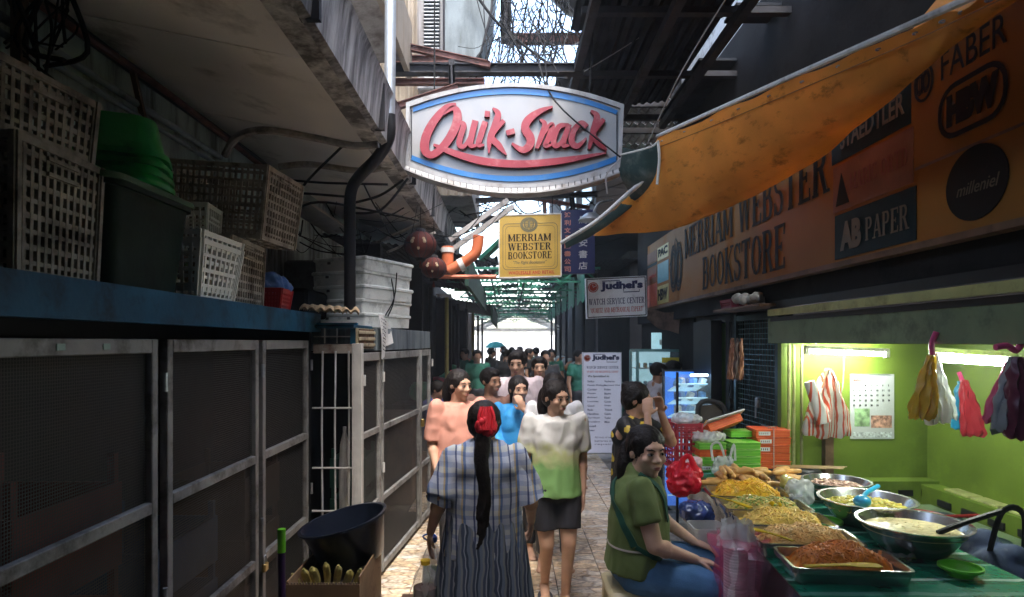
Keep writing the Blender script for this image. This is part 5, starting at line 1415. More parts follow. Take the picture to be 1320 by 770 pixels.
# ------------------------------------------------------------------ pole, pipes, cables, lanterns
pl = thing('drain_pipe', 'tall vertical pole, grey above and black below its bend, left of the sign', 'pipe', (-1.0, 3.9, 1.85))
bend = P(502, 150, 3.75)
top_ = P(504, -120, 3.7); bot_ = P(451, 400, 3.95)
m = MB(); m.tube([top_, P(503, 60, 3.73), bend], .034, 16); build('grey_section', m, GALV, pl, smooth=True)
m = MB(); m.tube(smooth_path([bend + V((0, 0, .01)), P(501, 178, 3.77), P(486, 204, 3.85), P(463, 228, 3.9), P(452, 250, 3.93), P(451, 300, 3.95), bot_], 5), .037, 16); build('black_section', m, BLACKP, pl, smooth=True)
def pipe(name, label, pts, r, mt, cat='pipe', group=None, seg=8, n=6):
    m = MB(); m.tube(smooth_path(pts, n), r, seg); return build(name, m, mt, label=label, cat=cat, group=group, smooth=True)
PVCW = M('dirty_white_pvc', (.36, .33, .29), rough=.55, var=.25, scale=8, dirt=.55, dcol=(.05, .04, .035), dscale=7)
pipe('conduit', 'dirty flexible conduit arching from the wall to the eave above the big crate', [P(290, 200, 3.6), P(305, 178, 3.5), P(340, 168, 3.4), P(400, 177, 3.55), P(455, 188, 3.6), P(488, 186, 3.6)], .022, PVCW)
pipe('conduit', 'lower dirty conduit running behind the black pole', [P(360, 215, 4.2), P(400, 212, 4.2), P(460, 220, 4.3), P(500, 215, 4.35), P(518, 205, 4.35)], .022, PVCW)
pipe('conduit', 'thick whitish pipe following the gutter edge at the top', [P(424, -30, 3.0), P(448, 25, 3.2), P(470, 60, 3.5), P(492, 105, 3.9), P(514, 150, 4.2), P(522, 185, 4.45)], .028, PVCW)
pipe('conduit', 'thin grey pipe beside the thick whitish pipe', [P(432, -30, 3.1), P(457, 30, 3.4), P(478, 80, 3.8), P(500, 120, 4.2)], .014, PVCW)
m = MB(); m.tube([(-1.9, 1.6, 2.92), (-1.9, 4.1, 2.92)], .018, 10); m.tube([(-1.9, 1.6, 2.86), (-1.9, 4.0, 2.86)], .014, 10); build('water_pipe', m, M('dull_blue_pipe', (.2, .25, .28), dirt=.3), smooth=True, label='pair of pale parallel pipes along the left wall', cat='pipe')
pipe('water_pipe', 'dark red pipe running along the wall under the ceiling', [(-1.88, 1.2, 3.08), (-1.9, 2.5, 3.07), (-1.86, 3.4, 3.06), (-1.8, 4.6, 2.98)], .018, RUST)
pipe('water_pipe', 'black pipe along the corner of wall and ceiling', [(-1.93, .8, 3.12), (-1.93, 2.8, 3.1), (-1.9, 4.9, 3.08)], .026, BLACKP)
m = MB(); m.bar((-1.85, 2.35, 1.88), (-1.85, 2.35, 3.1), .04); build('wooden_post', m, WOODB, label='dark upright post on the wall behind the green basins', cat='post')
m = MB(); m.bar((-1.9, 3.35, 2.6), (-1.88, 3.1, 3.08), .025); build('wooden_post', m, WOODB, label='slim dark post on the wall behind the big tilted crate', cat='post')
# overhead cables under the left ceiling
cabs = [([P(365, 280, 4.3), P(395, 235, 4.2), P(440, 190, 4.1), P(462, 165, 4.1)], 'black cable rising diagonally behind the black pole'),
        ([P(365, 248, 4.4), P(400, 250, 4.4), P(450, 254, 4.5)], 'straight dark cable crossing left of the pole'),
        ([P(370, 232, 4.6), P(420, 236, 4.6), P(500, 238, 4.7)], 'fuzzy dark cable just under the ceiling boards'),
        ([P(455, 262, 4.3), P(490, 252, 4.4), P(520, 232, 4.4)], 'upper of two cables running to the sign corner'),
        ([P(455, 275, 4.3), P(492, 270, 4.4), P(526, 230, 4.4)], 'lower of two cables running to the sign corner'),
        ([P(350, 300, 4.2), P(400, 262, 4.4), P(470, 270, 4.8), P(540, 285, 5.4)], 'cable sagging behind the styrofoam boxes')]
for pts, lb_ in cabs: pipe('power_cable', lb_, pts, .009, WIRE, 'cable', 'cables under the left ceiling', 6)
m = MB()
for i in range(15):
    qx = random.uniform(-10, 100); a = P(qx, random.uniform(-40, 10), random.uniform(2.2, 2.7)); b_ = P(qx + random.uniform(-30, 25), random.uniform(50, 115), random.uniform(2.2, 2.7))
    m.tube(smooth_path([a, (a + b_) / 2 + V((random.uniform(-.15, .15), 0, random.uniform(-.1, .02))), b_], 5), random.choice((.004, .006, .010)), 5)
build('cable_tangle', m, WIRE, kind='stuff', label='tangle of black cables hanging at the top left corner', cat='cables')
m = MB()
for i in range(26):
    a = P(random.uniform(350, 560), random.uniform(255, 330), random.uniform(5.0, 6.0)); b_ = a + V((random.uniform(-.9, .9), random.uniform(-.2, .6), random.uniform(-.35, .35)))
    m.tube(smooth_path([a, (a + b_) / 2 + V((0, 0, -random.uniform(.05, .25))), b_], 6), random.choice((.003, .005, .007)), 5)
build('cable_tangle', m, WIRE, kind='stuff', label='mass of dark cables behind the styrofoam boxes', cat='cables')
# clutter under the eave: pale boards, a pipe frame
for k, (pa, pb, w) in enumerate((((P(488, 312, 5.6)), P(545, 286, 5.9), .1), (P(500, 325, 5.8), P(560, 300, 6.1), .05), (P(380, 262, 4.9), P(440, 300, 5.6), .25))):
    m = MB(); m.bar(pa, pb, w, .02); build('loose_board', m, M('pale_board', (.42, .38, .33), dirt=.3), label=['wide pale board wedged under the eave above the foam boxes', 'narrow pale board wedged below the wide one', 'broad pale panel leaning behind the foam boxes'][k], cat='board')
# hanging lanterns
LAN = M('lantern_maroon', (.1, .025, .02), spec=.15, rough=.7, var=.25, dirt=.3); LANC = M('lantern_cream', (.5, .38, .24), rough=.5)
def lantern(px, py, Y, r, label):
    c = P(px, py, Y); t = thing('paper_lantern', label, 'lantern', (c.x, c.y, c.z - r), 0, 'round lanterns under the eave')
    m = MB(); prof = []
    for i in range(17):
        a = -PI / 2 + PI * i / 16; prof.append((max(r * math.cos(a) * 1.08, .0005), r * .92 * math.sin(a)))
    m.lathe(prof, c, 28); build('globe', m, LAN, t, smooth=True)
    for i in range(12):
        a = 2 * PI * i / 12; m = MB()
        m.tube([c + V((r * 1.09 * math.cos(q) * math.cos(a), r * 1.09 * math.cos(q) * math.sin(a), r * .93 * math.sin(q))) for q in [(-1.3 + 2.6 * k / 10) for k in range(11)]], .003, 5); build('rib', m, STEELD, t)
    m = MB(); m.lathe([(r * .35, -.02), (r * .38, .0), (r * .3, .025)], c + V((0, 0, r * .9)), 16); build('collar', m, STEELD, t); m = MB(); m.lathe([(r * .3, -.02), (r * .36, .0), (r * .3, .02)], c - V((0, 0, r * .93)), 16); build('collar', m, STEELD, t)
    for s in (-1, 1):
        m = MB()
        for q in range(5): m.ell(c + V((s * r * (.3 + .1 * math.cos(q * 1.3)), -r * 1.0 + .006 * q, r * (.1 + .16 * math.sin(q * 1.3)))), (r * .12, r * .06, r * .13), seg=8, rings=6)
        build('painted_motif', m, LANC, t)
    m = MB(); m.ell(c + V((0, -r * .98, -r * .3)), (r * .1, r * .06, r * .16), seg=8, rings=6); build('painted_motif', m, LANC, t)
    m = MB(); m.tube([c + V((0, 0, r)), c + V((0, .02, r + .35))], .004, 5); build('hanger', m, WIRE, t)
    m = MB()
    for q in range(6): m.tube([c + V((0, 0, -r)), c + V((.012 * math.cos(q), .012 * math.sin(q), -r - .07))], .003, 4)
    build('tassel', m, LAN, t)
lantern(542, 316, 5.6, .135, 'larger round maroon lantern hanging under the eave')
lantern(559, 346, 6.0, .115, 'smaller dark lantern hanging below the larger one')
OR = M('orange_pvc', (.5, .13, .05), rough=.45, var=.15, dirt=.35, dcol=(.2, .06, .03))
dp = thing('drain_pipe', 'orange drain pipe with elbow joints beside the lanterns', 'pipe', P(600, 350, 6.2))
m = MB(); m.tube(smooth_path([P(578, 350, 6.2), P(590, 343, 6.2), P(604, 334, 6.2), P(614, 324, 6.2), P(617, 304, 6.2)], 6), .055, 14); build('elbow', m, OR, dp, smooth=True)
m = MB(); m.tube([P(577, 352, 6.25), P(577, 318, 6.25)], .06, 14); build('down_pipe', m, OR, dp, smooth=True)
for a, b_ in ((P(592, 343, 6.2), P(598, 340, 6.2)), (P(577, 326, 6.25), P(577, 320, 6.25))):
    m = MB(); m.tube([a, b_], .068, 14); build('coupling', m, WHITEP, dp, smooth=True)
m = MB(); m.tube([P(555, 357, 6.4), P(640, 357, 6.4)], .022, 8); build('water_pipe', m, OR, smooth=True, label='thin brownish horizontal pipe below the orange drain pipe', cat='pipe')

# clutter between the oval sign and the arcade
cm = MB()
for i in range(60):
    a = P(random.uniform(560, 760), random.uniform(225, 300), random.uniform(7.5, 9.5)); b_ = a + V((random.uniform(-1.2, 1.2), random.uniform(-.5, 1), random.uniform(-.5, .4)))
    cm.tube(smooth_path([a, (a + b_) / 2 + V((0, 0, -random.uniform(.02, .2))), b_], 5), random.choice((.004, .006, .01)), 5)
for i in range(40):
    a = V((random.uniform(-.9, 1.4), random.uniform(10, 20), 2.85)); cm.tube([a, a + V((random.uniform(-.1, .1), 0, -random.uniform(.1, .5)))], .006, 4)
build('cable_tangle', cm, WIRE, kind='stuff', label='tangle of sagging wires between the oval sign and the green roof', cat='cables')
for i, (pa, pb, w, Y1) in enumerate(((P(560, 262, 8), P(770, 250, 8), .06, 8), (P(590, 240, 8.4), P(760, 268, 8.4), .05, 8), (P(575, 283, 8.8), P(770, 283, 8.8), .09, 8), (P(700, 235, 8.2), P(704, 300, 8.2), .05, 8), (P(735, 235, 7.8), P(742, 300, 7.8), .06, 8))):
    beam('steel_beam', ['long thin beam just under the oval sign', 'slanting beam behind the yellow sign top', 'thick dark beam level with the top of the yellow sign', 'thin upright between the beams over the yellow sign', 'upright beam by the blue sign top'][i], pa, pb, w, w, [STEELD, RUST][i % 2])
# diagonal struts & skyline wires
for i, (a, b_) in enumerate(((P(580, 310, 6.4), P(655, 258, 6.4)), (P(583, 322, 6.6), P(662, 266, 6.6)))):
    m = MB(); m.bar(a, b_, .05, .05); build('steel_strut', m, M('pale_strut', (.3, .29, .28), dirt=.4), label=['upper of the two pale diagonal struts left of the yellow sign', 'lower of the two pale diagonal struts left of the yellow sign'][i], cat='strut')
m = MB(); m.bar(P(620, 335, 8.2), P(658, 300, 8.0), .12, .05); build('steel_strut', m, M('green_steel', (.02, .16, .1)), label='bright green edge of a roof left of the yellow sign', cat='strut')
m = MB()
for i in range(105):
    a = P(random.uniform(640, 742), random.uniform(-30, 50), random.uniform(5.5, 7)); b_ = a + V((random.uniform(-.5, .5), random.uniform(-.3, .3), random.uniform(-1.0, -.2)))
    m.tube(smooth_path([a, (a + b_) / 2 + V((random.uniform(-.12, .12), 0, -.1)), b_], 5), random.choice((.003, .004, .007)), 4)
for i in range(90):
    c = P(random.choice((650, 655, 668, 690, 715)) + random.uniform(-8, 8), random.uniform(-10, 110), 6.5); m.tube([c, c + V((random.uniform(-.1, .1), 0, random.uniform(-.12, .06)))], .006, 4)
build('cable_tangle', m, WIRE, kind='stuff', label='vine-like tangle of wires against the bright sky gap', cat='cables')
pipe('power_cable', 'thick black cable slanting from the duct top to the beam', [P(605, -20, 5.9), P(640, 28, 5.9), P(690, 70, 5.9), P(722, 92, 5.8)], .014, WIRE, 'cable')
for i, (x0, y0, x1, y1) in enumerate(((612, -10, 640, 78), (622, -20, 628, 78), (700, 10, 705, 110), (675, 0, 720, 95), (735, 80, 850, 5), (740, 100, 900, -10), (735, 60, 860, -10), (742, 75, 800, 20))):
    lbx = ['left-hand wire hanging down in front of the grey duct', 'straight wire hanging beside it in front of the grey duct', 'vertical wire in the bright sky gap right of the duct', 'slanting wire crossing the bright sky gap', 'lowest-starting pale wire fanning across the dark roof', 'longest pale wire fanning across the dark roof', 'topmost pale wire fanning across the dark roof', 'short pale wire at the edge of the dark roof'][i]
    pipe('power_cable', lbx, [P(x0, y0, 5.2), P((x0 + x1) / 2, (y0 + y1) / 2 + 6, 4.9), P(x1, y1, 4.6)], .0045, WIRE if i < 4 else WIREG, 'cable', 'wires over the sign', 5)
pipe('power_cable', 'long dark wire falling across the dark roof to the tarpaulin', [P(960, -40, 3.3), P(880, 90, 3.5), P(835, 185, 3.8)], .004, WIREG, 'cable')
tkx = P(735, -8, 6.6)
m = MB(); m.lathe([(.001, -.4), (.2, -.36), (.34, -.2), (.4, 0), (.4, .6)], tkx + V((.12, 0, .2)), 28); build('water_tank', m, BLACKP, smooth=True, label='round-bottomed black water tank at the top of the sky gap', cat='tank')

# ------------------------------------------------------------------ floor-level left: box, tub, bananas, broom, bottles
CARD = M('cardboard', (.5, .31, .16), rough=.85, var=.25, scale=5, dirt=.4, dcol=(.16, .09, .045), bump=.15)
cb = thing('cardboard_box', 'open brown cardboard box with bananas under the black basin', 'box', (-.78, 2.84, 0))
x0, x1, y0, y1, zt = -.935, -.625, 2.61, 3.06, .69
for nm, bx in (('front_panel', (x0, x1, y0, y0 + .006, .1, zt - .012)), ('back_panel', (x0, x1, y1 - .006, y1, .1, zt)), ('side_panel', (x0, x0 + .006, y0 + .0065, y1 - .0065, .1, zt)), ('side_panel', (x1 - .006, x1, y0 + .0065, y1 - .0065, .1, zt + .02)), ('bottom_panel', (x0, x1, y0, y1, .09, .098))):
    m = MB(); rows = []
    m.box(*bx); build(nm, m, CARD, cb)
m = MB()
for i in range(24):
    x = x0 + .008 + i * .0125; m.box(x, x + .006, y0 + .0, y0 + .0065, zt - .0115, zt - .004)
build('corrugated_edge', m, M('card_edge', (.42, .29, .17)), cb)
m = MB(); m.box(x0 - .02, x1 + .02, y0 - .01, y1 + .02, 0, .088); build('low_platform', m, WOODB, label='low wooden platform under the cardboard box', cat='platform')
fillm = MB(); fillm.sheet([[V((x0 + .007 + (x1 - x0 - .014) * i / 8, y0 + .007 + (y1 - y0 - .014) * j / 8, .6 + .01 * math.sin(i * 2 + j))) for i in range(9)] for j in range(9)], -.02)
build('paper_lining', fillm, M('dark_lining', (.06, .045, .03), rough=.9), cb)
BAN = M('banana_skin', (.8, .68, .22), rough=.5, var=.25, scale=20, dirt=.2, dcol=(.12, .08, .03), dscale=18, bump=.05)
bl = ['leftmost small banana lying low', 'fat second banana from the left', 'tallest upright banana', 'upright banana in the middle', 'banana leaning right past the middle', 'slanting banana second from the right', 'rightmost short banana']
for i, (px, py, lean) in enumerate(((385, 746, -.05), (394, 738, -.03), (406, 733, -.01), (420, 732, 0), (432, 733, .015), (446, 737, .05), (457, 740, .05))):
    c = P(px, py, 2.74 + .01 * (i % 2)); b0 = c + V((-lean * .3, .02, -.09)); tp = c + V((lean * .5 + .008 * math.sin(i * 2.1), 0, .012 - .008 * (i % 3)))
    m = MB(); pth = smooth_path([b0, lerp(b0, tp, .35) + V((0, .012, 0)), lerp(b0, tp, .8) + V((0, .008, 0)), tp, tp + V((lean * .05, -.004, .012))], 4)
    m.tube(pth, [.008 + (.008 + .002 * (i % 3)) * math.sin(PI * min(1, k / 13)) ** .5 if k < 14 else .006 for k in range(len(pth))], 6)
    build('banana', m, BAN, smooth=50, label=bl[i] + ' in the cardboard box', cat='banana', group='bananas in the cardboard box')
# black basin, tilted
def basin(name, label, cat, c, r, depth, mt, rot=None, rb=.72, lip=.012, seg=40, recc=False):
    m = MB(); pr = [(r * rb * .98, 0), (r * rb, .004), (r * .93, depth * .8), (r, depth - .006), (r + lip, depth - .006), (r + lip, depth + .004), (r - .003, depth + .004), (r * .92, depth * .8), (r * rb * .97, .008), (.0001, .008)]
    m.lathe([(.0001, 0)] + pr, seg=seg); o = build(name, m, mt, label=label, cat=cat, smooth=35, recenter=False)
    o.location = c
    if rot: o.rotation_euler = rot
    return o
basin('black_basin', 'large blackish blue plastic basin lying tilted on the cardboard box', 'basin', (-.745, 2.98, .655), .2, .2, M('blue_black_plastic', (.012, .018, .034), rough=.32, var=.2, coat=.2), (R(3), R(-13), 0))
br = thing('broom', 'purple broom handle with bright green end leaning by the cabinet', 'broom', P(363, 768, 2.4))
m = MB(); m.tube([P(364, 900, 2.42), P(363, 700, 2.4)], .0135, 12); build('handle', m, M('purple_plastic', (.05, .012, .09), rough=.35), br, smooth=True)
m = MB(); m.tube([P(363, 712, 2.4), P(363, 682, 2.4)], .0155, 12); build('end_cap', m, M('lime_plastic', (.2, .7, .03), rough=.35), br, smooth=True)
st = thing('small_stool', 'low wooden stool carrying the plastic bottles', 'stool', (-.42, 3.02, 0))
m = MB(); m.bbox((-.42, 3.02, .40), (.24, .3, .03), .004); build('seat', m, WOODB, st)
for sx in (-1, 1):
    for sy in (-1, 1):
        m = MB(); m.bar((-.42 + sx * .09, 3.02 + sy * .12, .002), (-.42 + sx * .09, 3.02 + sy * .12, .385), .03); build('leg', m, WOODB, st)
PET = M('clear_plastic', (.75, .8, .82), rough=.08, var=0, bump=0, alpha=.32, spec=.9)
def bottle(label, c, r, hh, capm, liq, lm, handle=False):
    t = thing('plastic_bottle', label, 'bottle', c)
    m = MB(); m.lathe([(.0001, 0), (r * .9, 0), (r, .012), (r, hh * .6), (r * .97, hh * .63), (r, hh * .66), (r * .85, hh * .78), (r * .35, hh * .92), (r * .3, hh)], c, 24); build('bottle_body', m, PET, t, smooth=True)
    m = MB(); m.lathe([(.0001, .004), (r * .93, .006), (r * .96, .02), (r * .96, hh * liq), (.0001, hh * liq)], c, 20); build('liquid', m, lm, t, smooth=35)
    m = MB(); m.lathe([(r * .38, hh * .955), (r * .4, hh * .96), (r * .4, hh * 1.04), (.0001, hh * 1.045)], c, 16); build('cap', m, capm, t, smooth=35)
    if handle: m = MB(); m.tube(smooth_path([V(c) + V((-r * .3, 0, hh * .95)), V(c) + V((-r * .95, -.01, hh * 1.05)), V(c) + V((-r * .2, -.01, hh * 1.1)), V(c) + V((r * .3, 0, hh * 1.05))], 5), .004, 6); build('carry_ring', m, capm, t)
    m = MB(); m.lathe([(r * 1.01, hh * .2), (r * 1.012, hh * .5)], c, 24); m.f = [f for f in m.f if len(f) == 4][:12]; m.m = [0] * len(m.f); build('label_strip', m, M('label_green_yellow', (.3, .5, .12)), t)
bottle('clear plastic jug with blue cap and handle behind the oil bottle', (-.375, 3.1, .416), .052, .30, M('blue_cap', (.02, .12, .5), rough=.4), .1, M('pale_water', (.3, .3, .28), rough=.2), True)
bottle('plastic bottle with yellow cap half full of dark red sauce', (-.395, 2.96, .416), .058, .235, M('yellow_cap', (.75, .5, .02), rough=.4), .5, M('dark_sauce', (.09, .02, .012), rough=.25))
# ------------------------------------------------------------------ tarpaulin awning
tp = thing('tarpaulin_awning', 'sagging orange tarpaulin awning with white edge pipe over the food stall', 'awning', (1.1, 3, 2.6))
TARP = M('orange_tarpaulin', (.8, .37, .07), rough=.6, var=.16, scale=3, dirt=.22, dcol=(.25, .1, .02), dscale=9, streak=.4, bump=.2, bscale=14, translucent=.42, spec=.2)
A = [P(848, 178, 3.8), P(930, 142, 3.2), P(1040, 94, 2.55), P(1180, 34, 1.95), P(1265, -3, 1.6), P(1400, -60, 1.3)]
B_ = [P(765, 303, 4.55), P(850, 297, 4.05), P(905, 281, 3.7), P(990, 243, 3.25), P(1060, 200, 2.9), P(1120, 150, 2.65), P(1185, 88, 2.35), P(1262, 6, 2.0), P(1400, -120, 1.6)]
C_ = [V((1.8, p.y + .15, p.z + .35 + .1 * i / 8)) for i, p in enumerate(B_)]
def samp(L, t):
    sm = smooth_path(L, 8); k = t * (len(sm) - 1); i = min(int(k), len(sm) - 2); return lerp(sm[i], sm[i + 1], k - i)
rows = []
for i in range(61):
    t = i / 60; a = samp(A, t); b_ = samp(B_, t); c = samp(C_, t); row = []
    for j in range(25):
        s = j / 24; p = lerp(a, b_, s); sag = math.sin(PI * s) * .05; p = p + V((0, 0, -sag)) + V((0, 0, .014 * noise.noise(V((t * 9, s * 4, 0))) - .012 * abs(noise.noise(V((t * 5 + s * 6, s * 2.5 - t * 6, 4)))) - .008 * abs(noise.noise(V((t * 16 - s * 3, s * 3, 9)))) + .006 * math.sin(t * 40 + s * 3) * (1 - s)))
        row.append(p)
    for j in range(1, 9): row.append(lerp(b_, c, j / 8) + V((0, 0, -.04 * math.sin(PI * j / 8))))
    rows.append(row)
m = MB(); m.sheet(rows, .002); build('sheet', m, TARP, tp, smooth=70)
for k in range(14):
    t = (k + .5) / 14; a = samp(A, t); b_ = samp(B_, t); c = lerp(a, b_, .035); m = MB(); m.tube([c + V((.008 * math.cos(q), .008 * math.sin(q), -.012)) for q in [2 * PI * z / 8 for z in range(9)]], .0025, 5); build('eyelet', m, GALV, tp)
m = MB(); m.tube([lerp(samp(A, t), samp(B_, t), .07) + V((0, 0, -.011 - .05 * math.sin(PI * .07))) for t in [z / 50 for z in range(51)]], .0022, 4); build('hem_stitching', m, M('brown_thread', (.3, .13, .03)), tp)
m = MB(); m.tube([p + V((0, 0, .012)) for p in smooth_path(A, 4)], .012, 8); build('edge_pipe', m, WHITEP, tp, smooth=True)
# the green folded end with its white pole
GT = M('dull_green_tarpaulin', (.03, .055, .048), rough=.45, var=.4, dirt=.3, dcol=(.15, .17, .15), dscale=10, translucent=.15)
e0, e1 = P(848, 180, 3.78), P(757, 304, 4.5)
rows = []
for i in range(17):
    t = i / 16; top = samp([P(850, 182, 3.74), P(847, 215, 3.82), P(838, 245, 3.95), P(806, 273, 4.2), P(764, 303, 4.45), P(732, 317, 4.56)], t); row = []
    mid = samp([P(803, 190, 3.95), P(799, 225, 4.0), P(808, 254, 4.15), P(768, 288, 4.35), P(728, 313, 4.55)], t)
    for j in range(9):
        s = j / 8; row.append(lerp(top, mid, s) + V((0, 0, -.03 * math.sin(PI * s) + .008 * noise.noise(V((t * 12, s * 6, 3))))))
    rows.append(row)
m = MB(); m.sheet(rows, .003); build('folded_end', m, GT, tp, smooth=70)
m = MB(); m.tube(smooth_path([P(836, 228, 3.9), P(806, 253, 4.05), P(768, 286, 4.25), P(724, 313, 4.5)], 5), .015, 10); build('end_pipe', m, WHITEP, tp, smooth=True)
m = MB(); m.tube(smooth_path([P(848, 182, 3.74), P(850, 205, 3.73), P(847, 238, 3.73)], 4), .009, 6); m.tube(smooth_path([P(846, 184, 3.74), P(838, 190, 3.76), P(800, 200, 3.9)], 4), .006, 5); build('tie_rope', m, M('pale_rope', (.5, .48, .42), rough=.9), tp)
m = MB(); m.tube(smooth_path([P(800, 205, 3.9), P(782, 225, 3.9), P(783, 250, 3.9)], 4), .005, 5); build('tie_wire', m, WIREG, tp)
# street-light dish by the blue sign
fx = thing('flood_lamp', 'small grey lamp with round shade in front of the blue sign', 'lamp', P(765, 288, 6))
m = MB(); m.lathe([(.001, .07), (.05, .06), (.12, 0), (.125, -.01), (.11, 0)], P(762, 283, 6), 20); build('shade', m, GALV, fx, smooth=35)
m = MB(); m.tube(smooth_path([P(765, 275, 6), P(772, 262, 6), P(790, 258, 6.1)], 4), .012, 8); build('arm', m, GALV, fx)

# ------------------------------------------------------------------ food stall shell
LIME = M('lime_green_wall', (.115, .175, .02), rough=.55, spec=.25, var=.16, scale=2.5, dirt=.35, dcol=(.16, .24, .03), dscale=3, bump=.08, bscale=20)
LIMED = M('olive_fascia', (.13, .19, .1), rough=.5, var=.2, dirt=.35, dcol=(.06, .08, .05))
LIMEY = M('yellow_green_trim', (.36, .38, .14), rough=.55, dirt=.35, dcol=(.12, .12, .05))
sl = thing('food_stall', 'lime green open food stall under the bookstore sign', 'stall', (2.4, 3.5, 0))
m = MB(); m.box(1.98, 3.06, 4.5, 4.56, 0, 1.69); build('back_wall', m, LIME, sl)
m = MB(); m.box(3.04, 3.1, 1.0, 4.5, 0, 1.69); build('side_wall', m, LIME, sl)
m = MB(); m.box(1.93, 3.1, 1.0, 4.56, 1.69, 1.72); build('ceiling', m, LIME, sl)
m = MB(); m.box(1.885, 1.925, 1.0, 4.5, 1.692, 1.87); build('fascia', m, LIMED, sl)
m = MB(); m.box(1.86, 1.9, 1.0, 4.45, 1.885, 1.93); build('trim', m, LIMEY, sl)
m = MB(); m.box(1.88, 1.9, 1.0, 4.45, 1.845, 1.875); build('dark_batten', m, BLACKP, sl)
m = MB(); m.box(1.9, 1.94, 1.0, 4.5, 1.94, 1.99); build('upper_batten', m, BLACKP, sl)
for x, mt in ((2.0, LIMEY), (2.035, LIMEY), (2.09, M('olive_pipe', (.25, .25, .1)))):
    m = MB(); m.tube([(x, 4.42, 0), (x, 4.42, 1.68)], .011, 8); build('conduit', m, mt, sl)
m = MB(); m.box(2.27, 2.33, 4.44, 4.49, 0, 1.1); build('post', m, WOODB, sl)
# ledge with slots
m = MB(); m.box(2.3, 3.03, 4.36, 4.49, .0, .72); m.box(2.9, 3.03, 1.5, 4.36, 0, .7); build('ledge', m, LIME, sl)
for k in range(4):
    m = MB(); m.box(2.42 + k * .16, 2.52 + k * .16, 4.35, 4.362, .62, .66); build('slot', m, BLACKP, sl)
for k in range(9):
    m = MB(); m.box(2.888, 2.902, 2.3 + k * .22, 2.42 + k * .22, .6, .64); build('slot', m, BLACKP, sl)
for k in range(8):
    m = MB(); m.bbox((2.99, 2.4 + k * .24, .705), (.1, .22, .015), .003); build('coping_tile', m, LIMEY, sl)
def tube_lamp(label, a, b_, r, e):
    a, b_ = V(a), V(b_); t = thing('tube_lamp', label, 'lamp', lerp(a, b_, .5)); d = (b_ - a).normalized()
    em = M('lamp_glow', (1, 1, 1), bump=0, emit=(.95, 1, .93), estr=e)
    m = MB(); m.tube([a, b_], r, 12); build('tube', m, em, t)
    m = MB(); m.bar(a + V((0, 0, r + .016)) - d * .02, b_ + V((0, 0, r + .016)) + d * .02, .04, .022); build('batten', m, WHITEP, t)
    for p, s in ((a, -1), (b_, 1)):
        m = MB(); m.bbox(p + d * s * .012 + V((0, 0, .004)), (.03, .03, .05), .003); build('end_holder', m, WHITEP, t)
tube_lamp('lit white tube lamp over the calendar on the back wall', P(1042, 453, 4.3), P(1141, 457, 4.3), .013, 27)
tube_lamp('lit white tube lamp behind the yellow bags on the right', P(1207, 461, 2.95), P(1303, 467, 2.85), .02, 52)
m = MB(); m.tube(smooth_path([P(1045, 447, 4.3), P(1040, 440, 4.3), P(1052, 443, 4.35)], 4), .003, 5); m.tube(smooth_path([P(1088, 460, 4.4), P(1086, 500, 4.4), P(1078, 520, 4.45), P(1072, 500, 4.45)], 5), .003, 5); build('lamp_wire', m, WHITEP, label='thin looping wire hanging below the back wall lamp', cat='wire')
# calendar
cl = thing('wall_calendar', 'white wall calendar with small pictures on the lime back wall', 'calendar', (2.63, 4.48, 1.0))
FCal = Fr((2.478, 4.494, .998), (1, 0, 0), (0, 0, 1)); Wc, Hc = .318, .47
m = MB(); m.poly([FCal.pt(0, 0), FCal.pt(Wc, 0), FCal.pt(Wc, Hc), FCal.pt(0, Hc)], FCal.N, .006); build('sheet', m, M('calendar_paper', (.42, .45, .45), rough=.6, var=.03), cl)
m = MB(); put_text(m, 'MARCH', FCal, .02, Hc - .05, .06, .014, .001, bold=.03)
build('lettering', m, REDINK, cl)
m = MB(); n = 1
for r in range(5):
    for c in range(7):
        if n <= 31 and not (r == 0 and c < 2): put_text(m, str(n), FCal, .02 + c * .042, Hc - .09 - r * .036, .014 if n > 9 else .007, .014, .001, bold=.02); n += 1
m.box(2.0, 2.0, 4, 4, 1, 1)
build('date_numbers', m, INK, cl)
def pic(u0, u1, v0, v1, mt):
    m = MB(); m.poly([FCal.pt(u0, v0, .001), FCal.pt(u1, v0, .001), FCal.pt(u1, v1, .001), FCal.pt(u0, v1, .001)], FCal.N, .001); build('picture', m, mt, cl)
pic(.03, .14, .09, .22, M('pic_green', (.25, .4, .2), var=.6, scale=25)); pic(.15, .3, .08, .17, M('pic_food', (.4, .22, .16), var=.8, scale=40)); pic(.02, .3, .01, .05, M('pic_strip', (.45, .5, .5), var=.6, scale=60))
m = MB(); m.tube([FCal.pt(.04, Hc - .004, .003), FCal.pt(Wc - .04, Hc - .004, .003)], .004, 6); build('binding', m, GALV, cl)

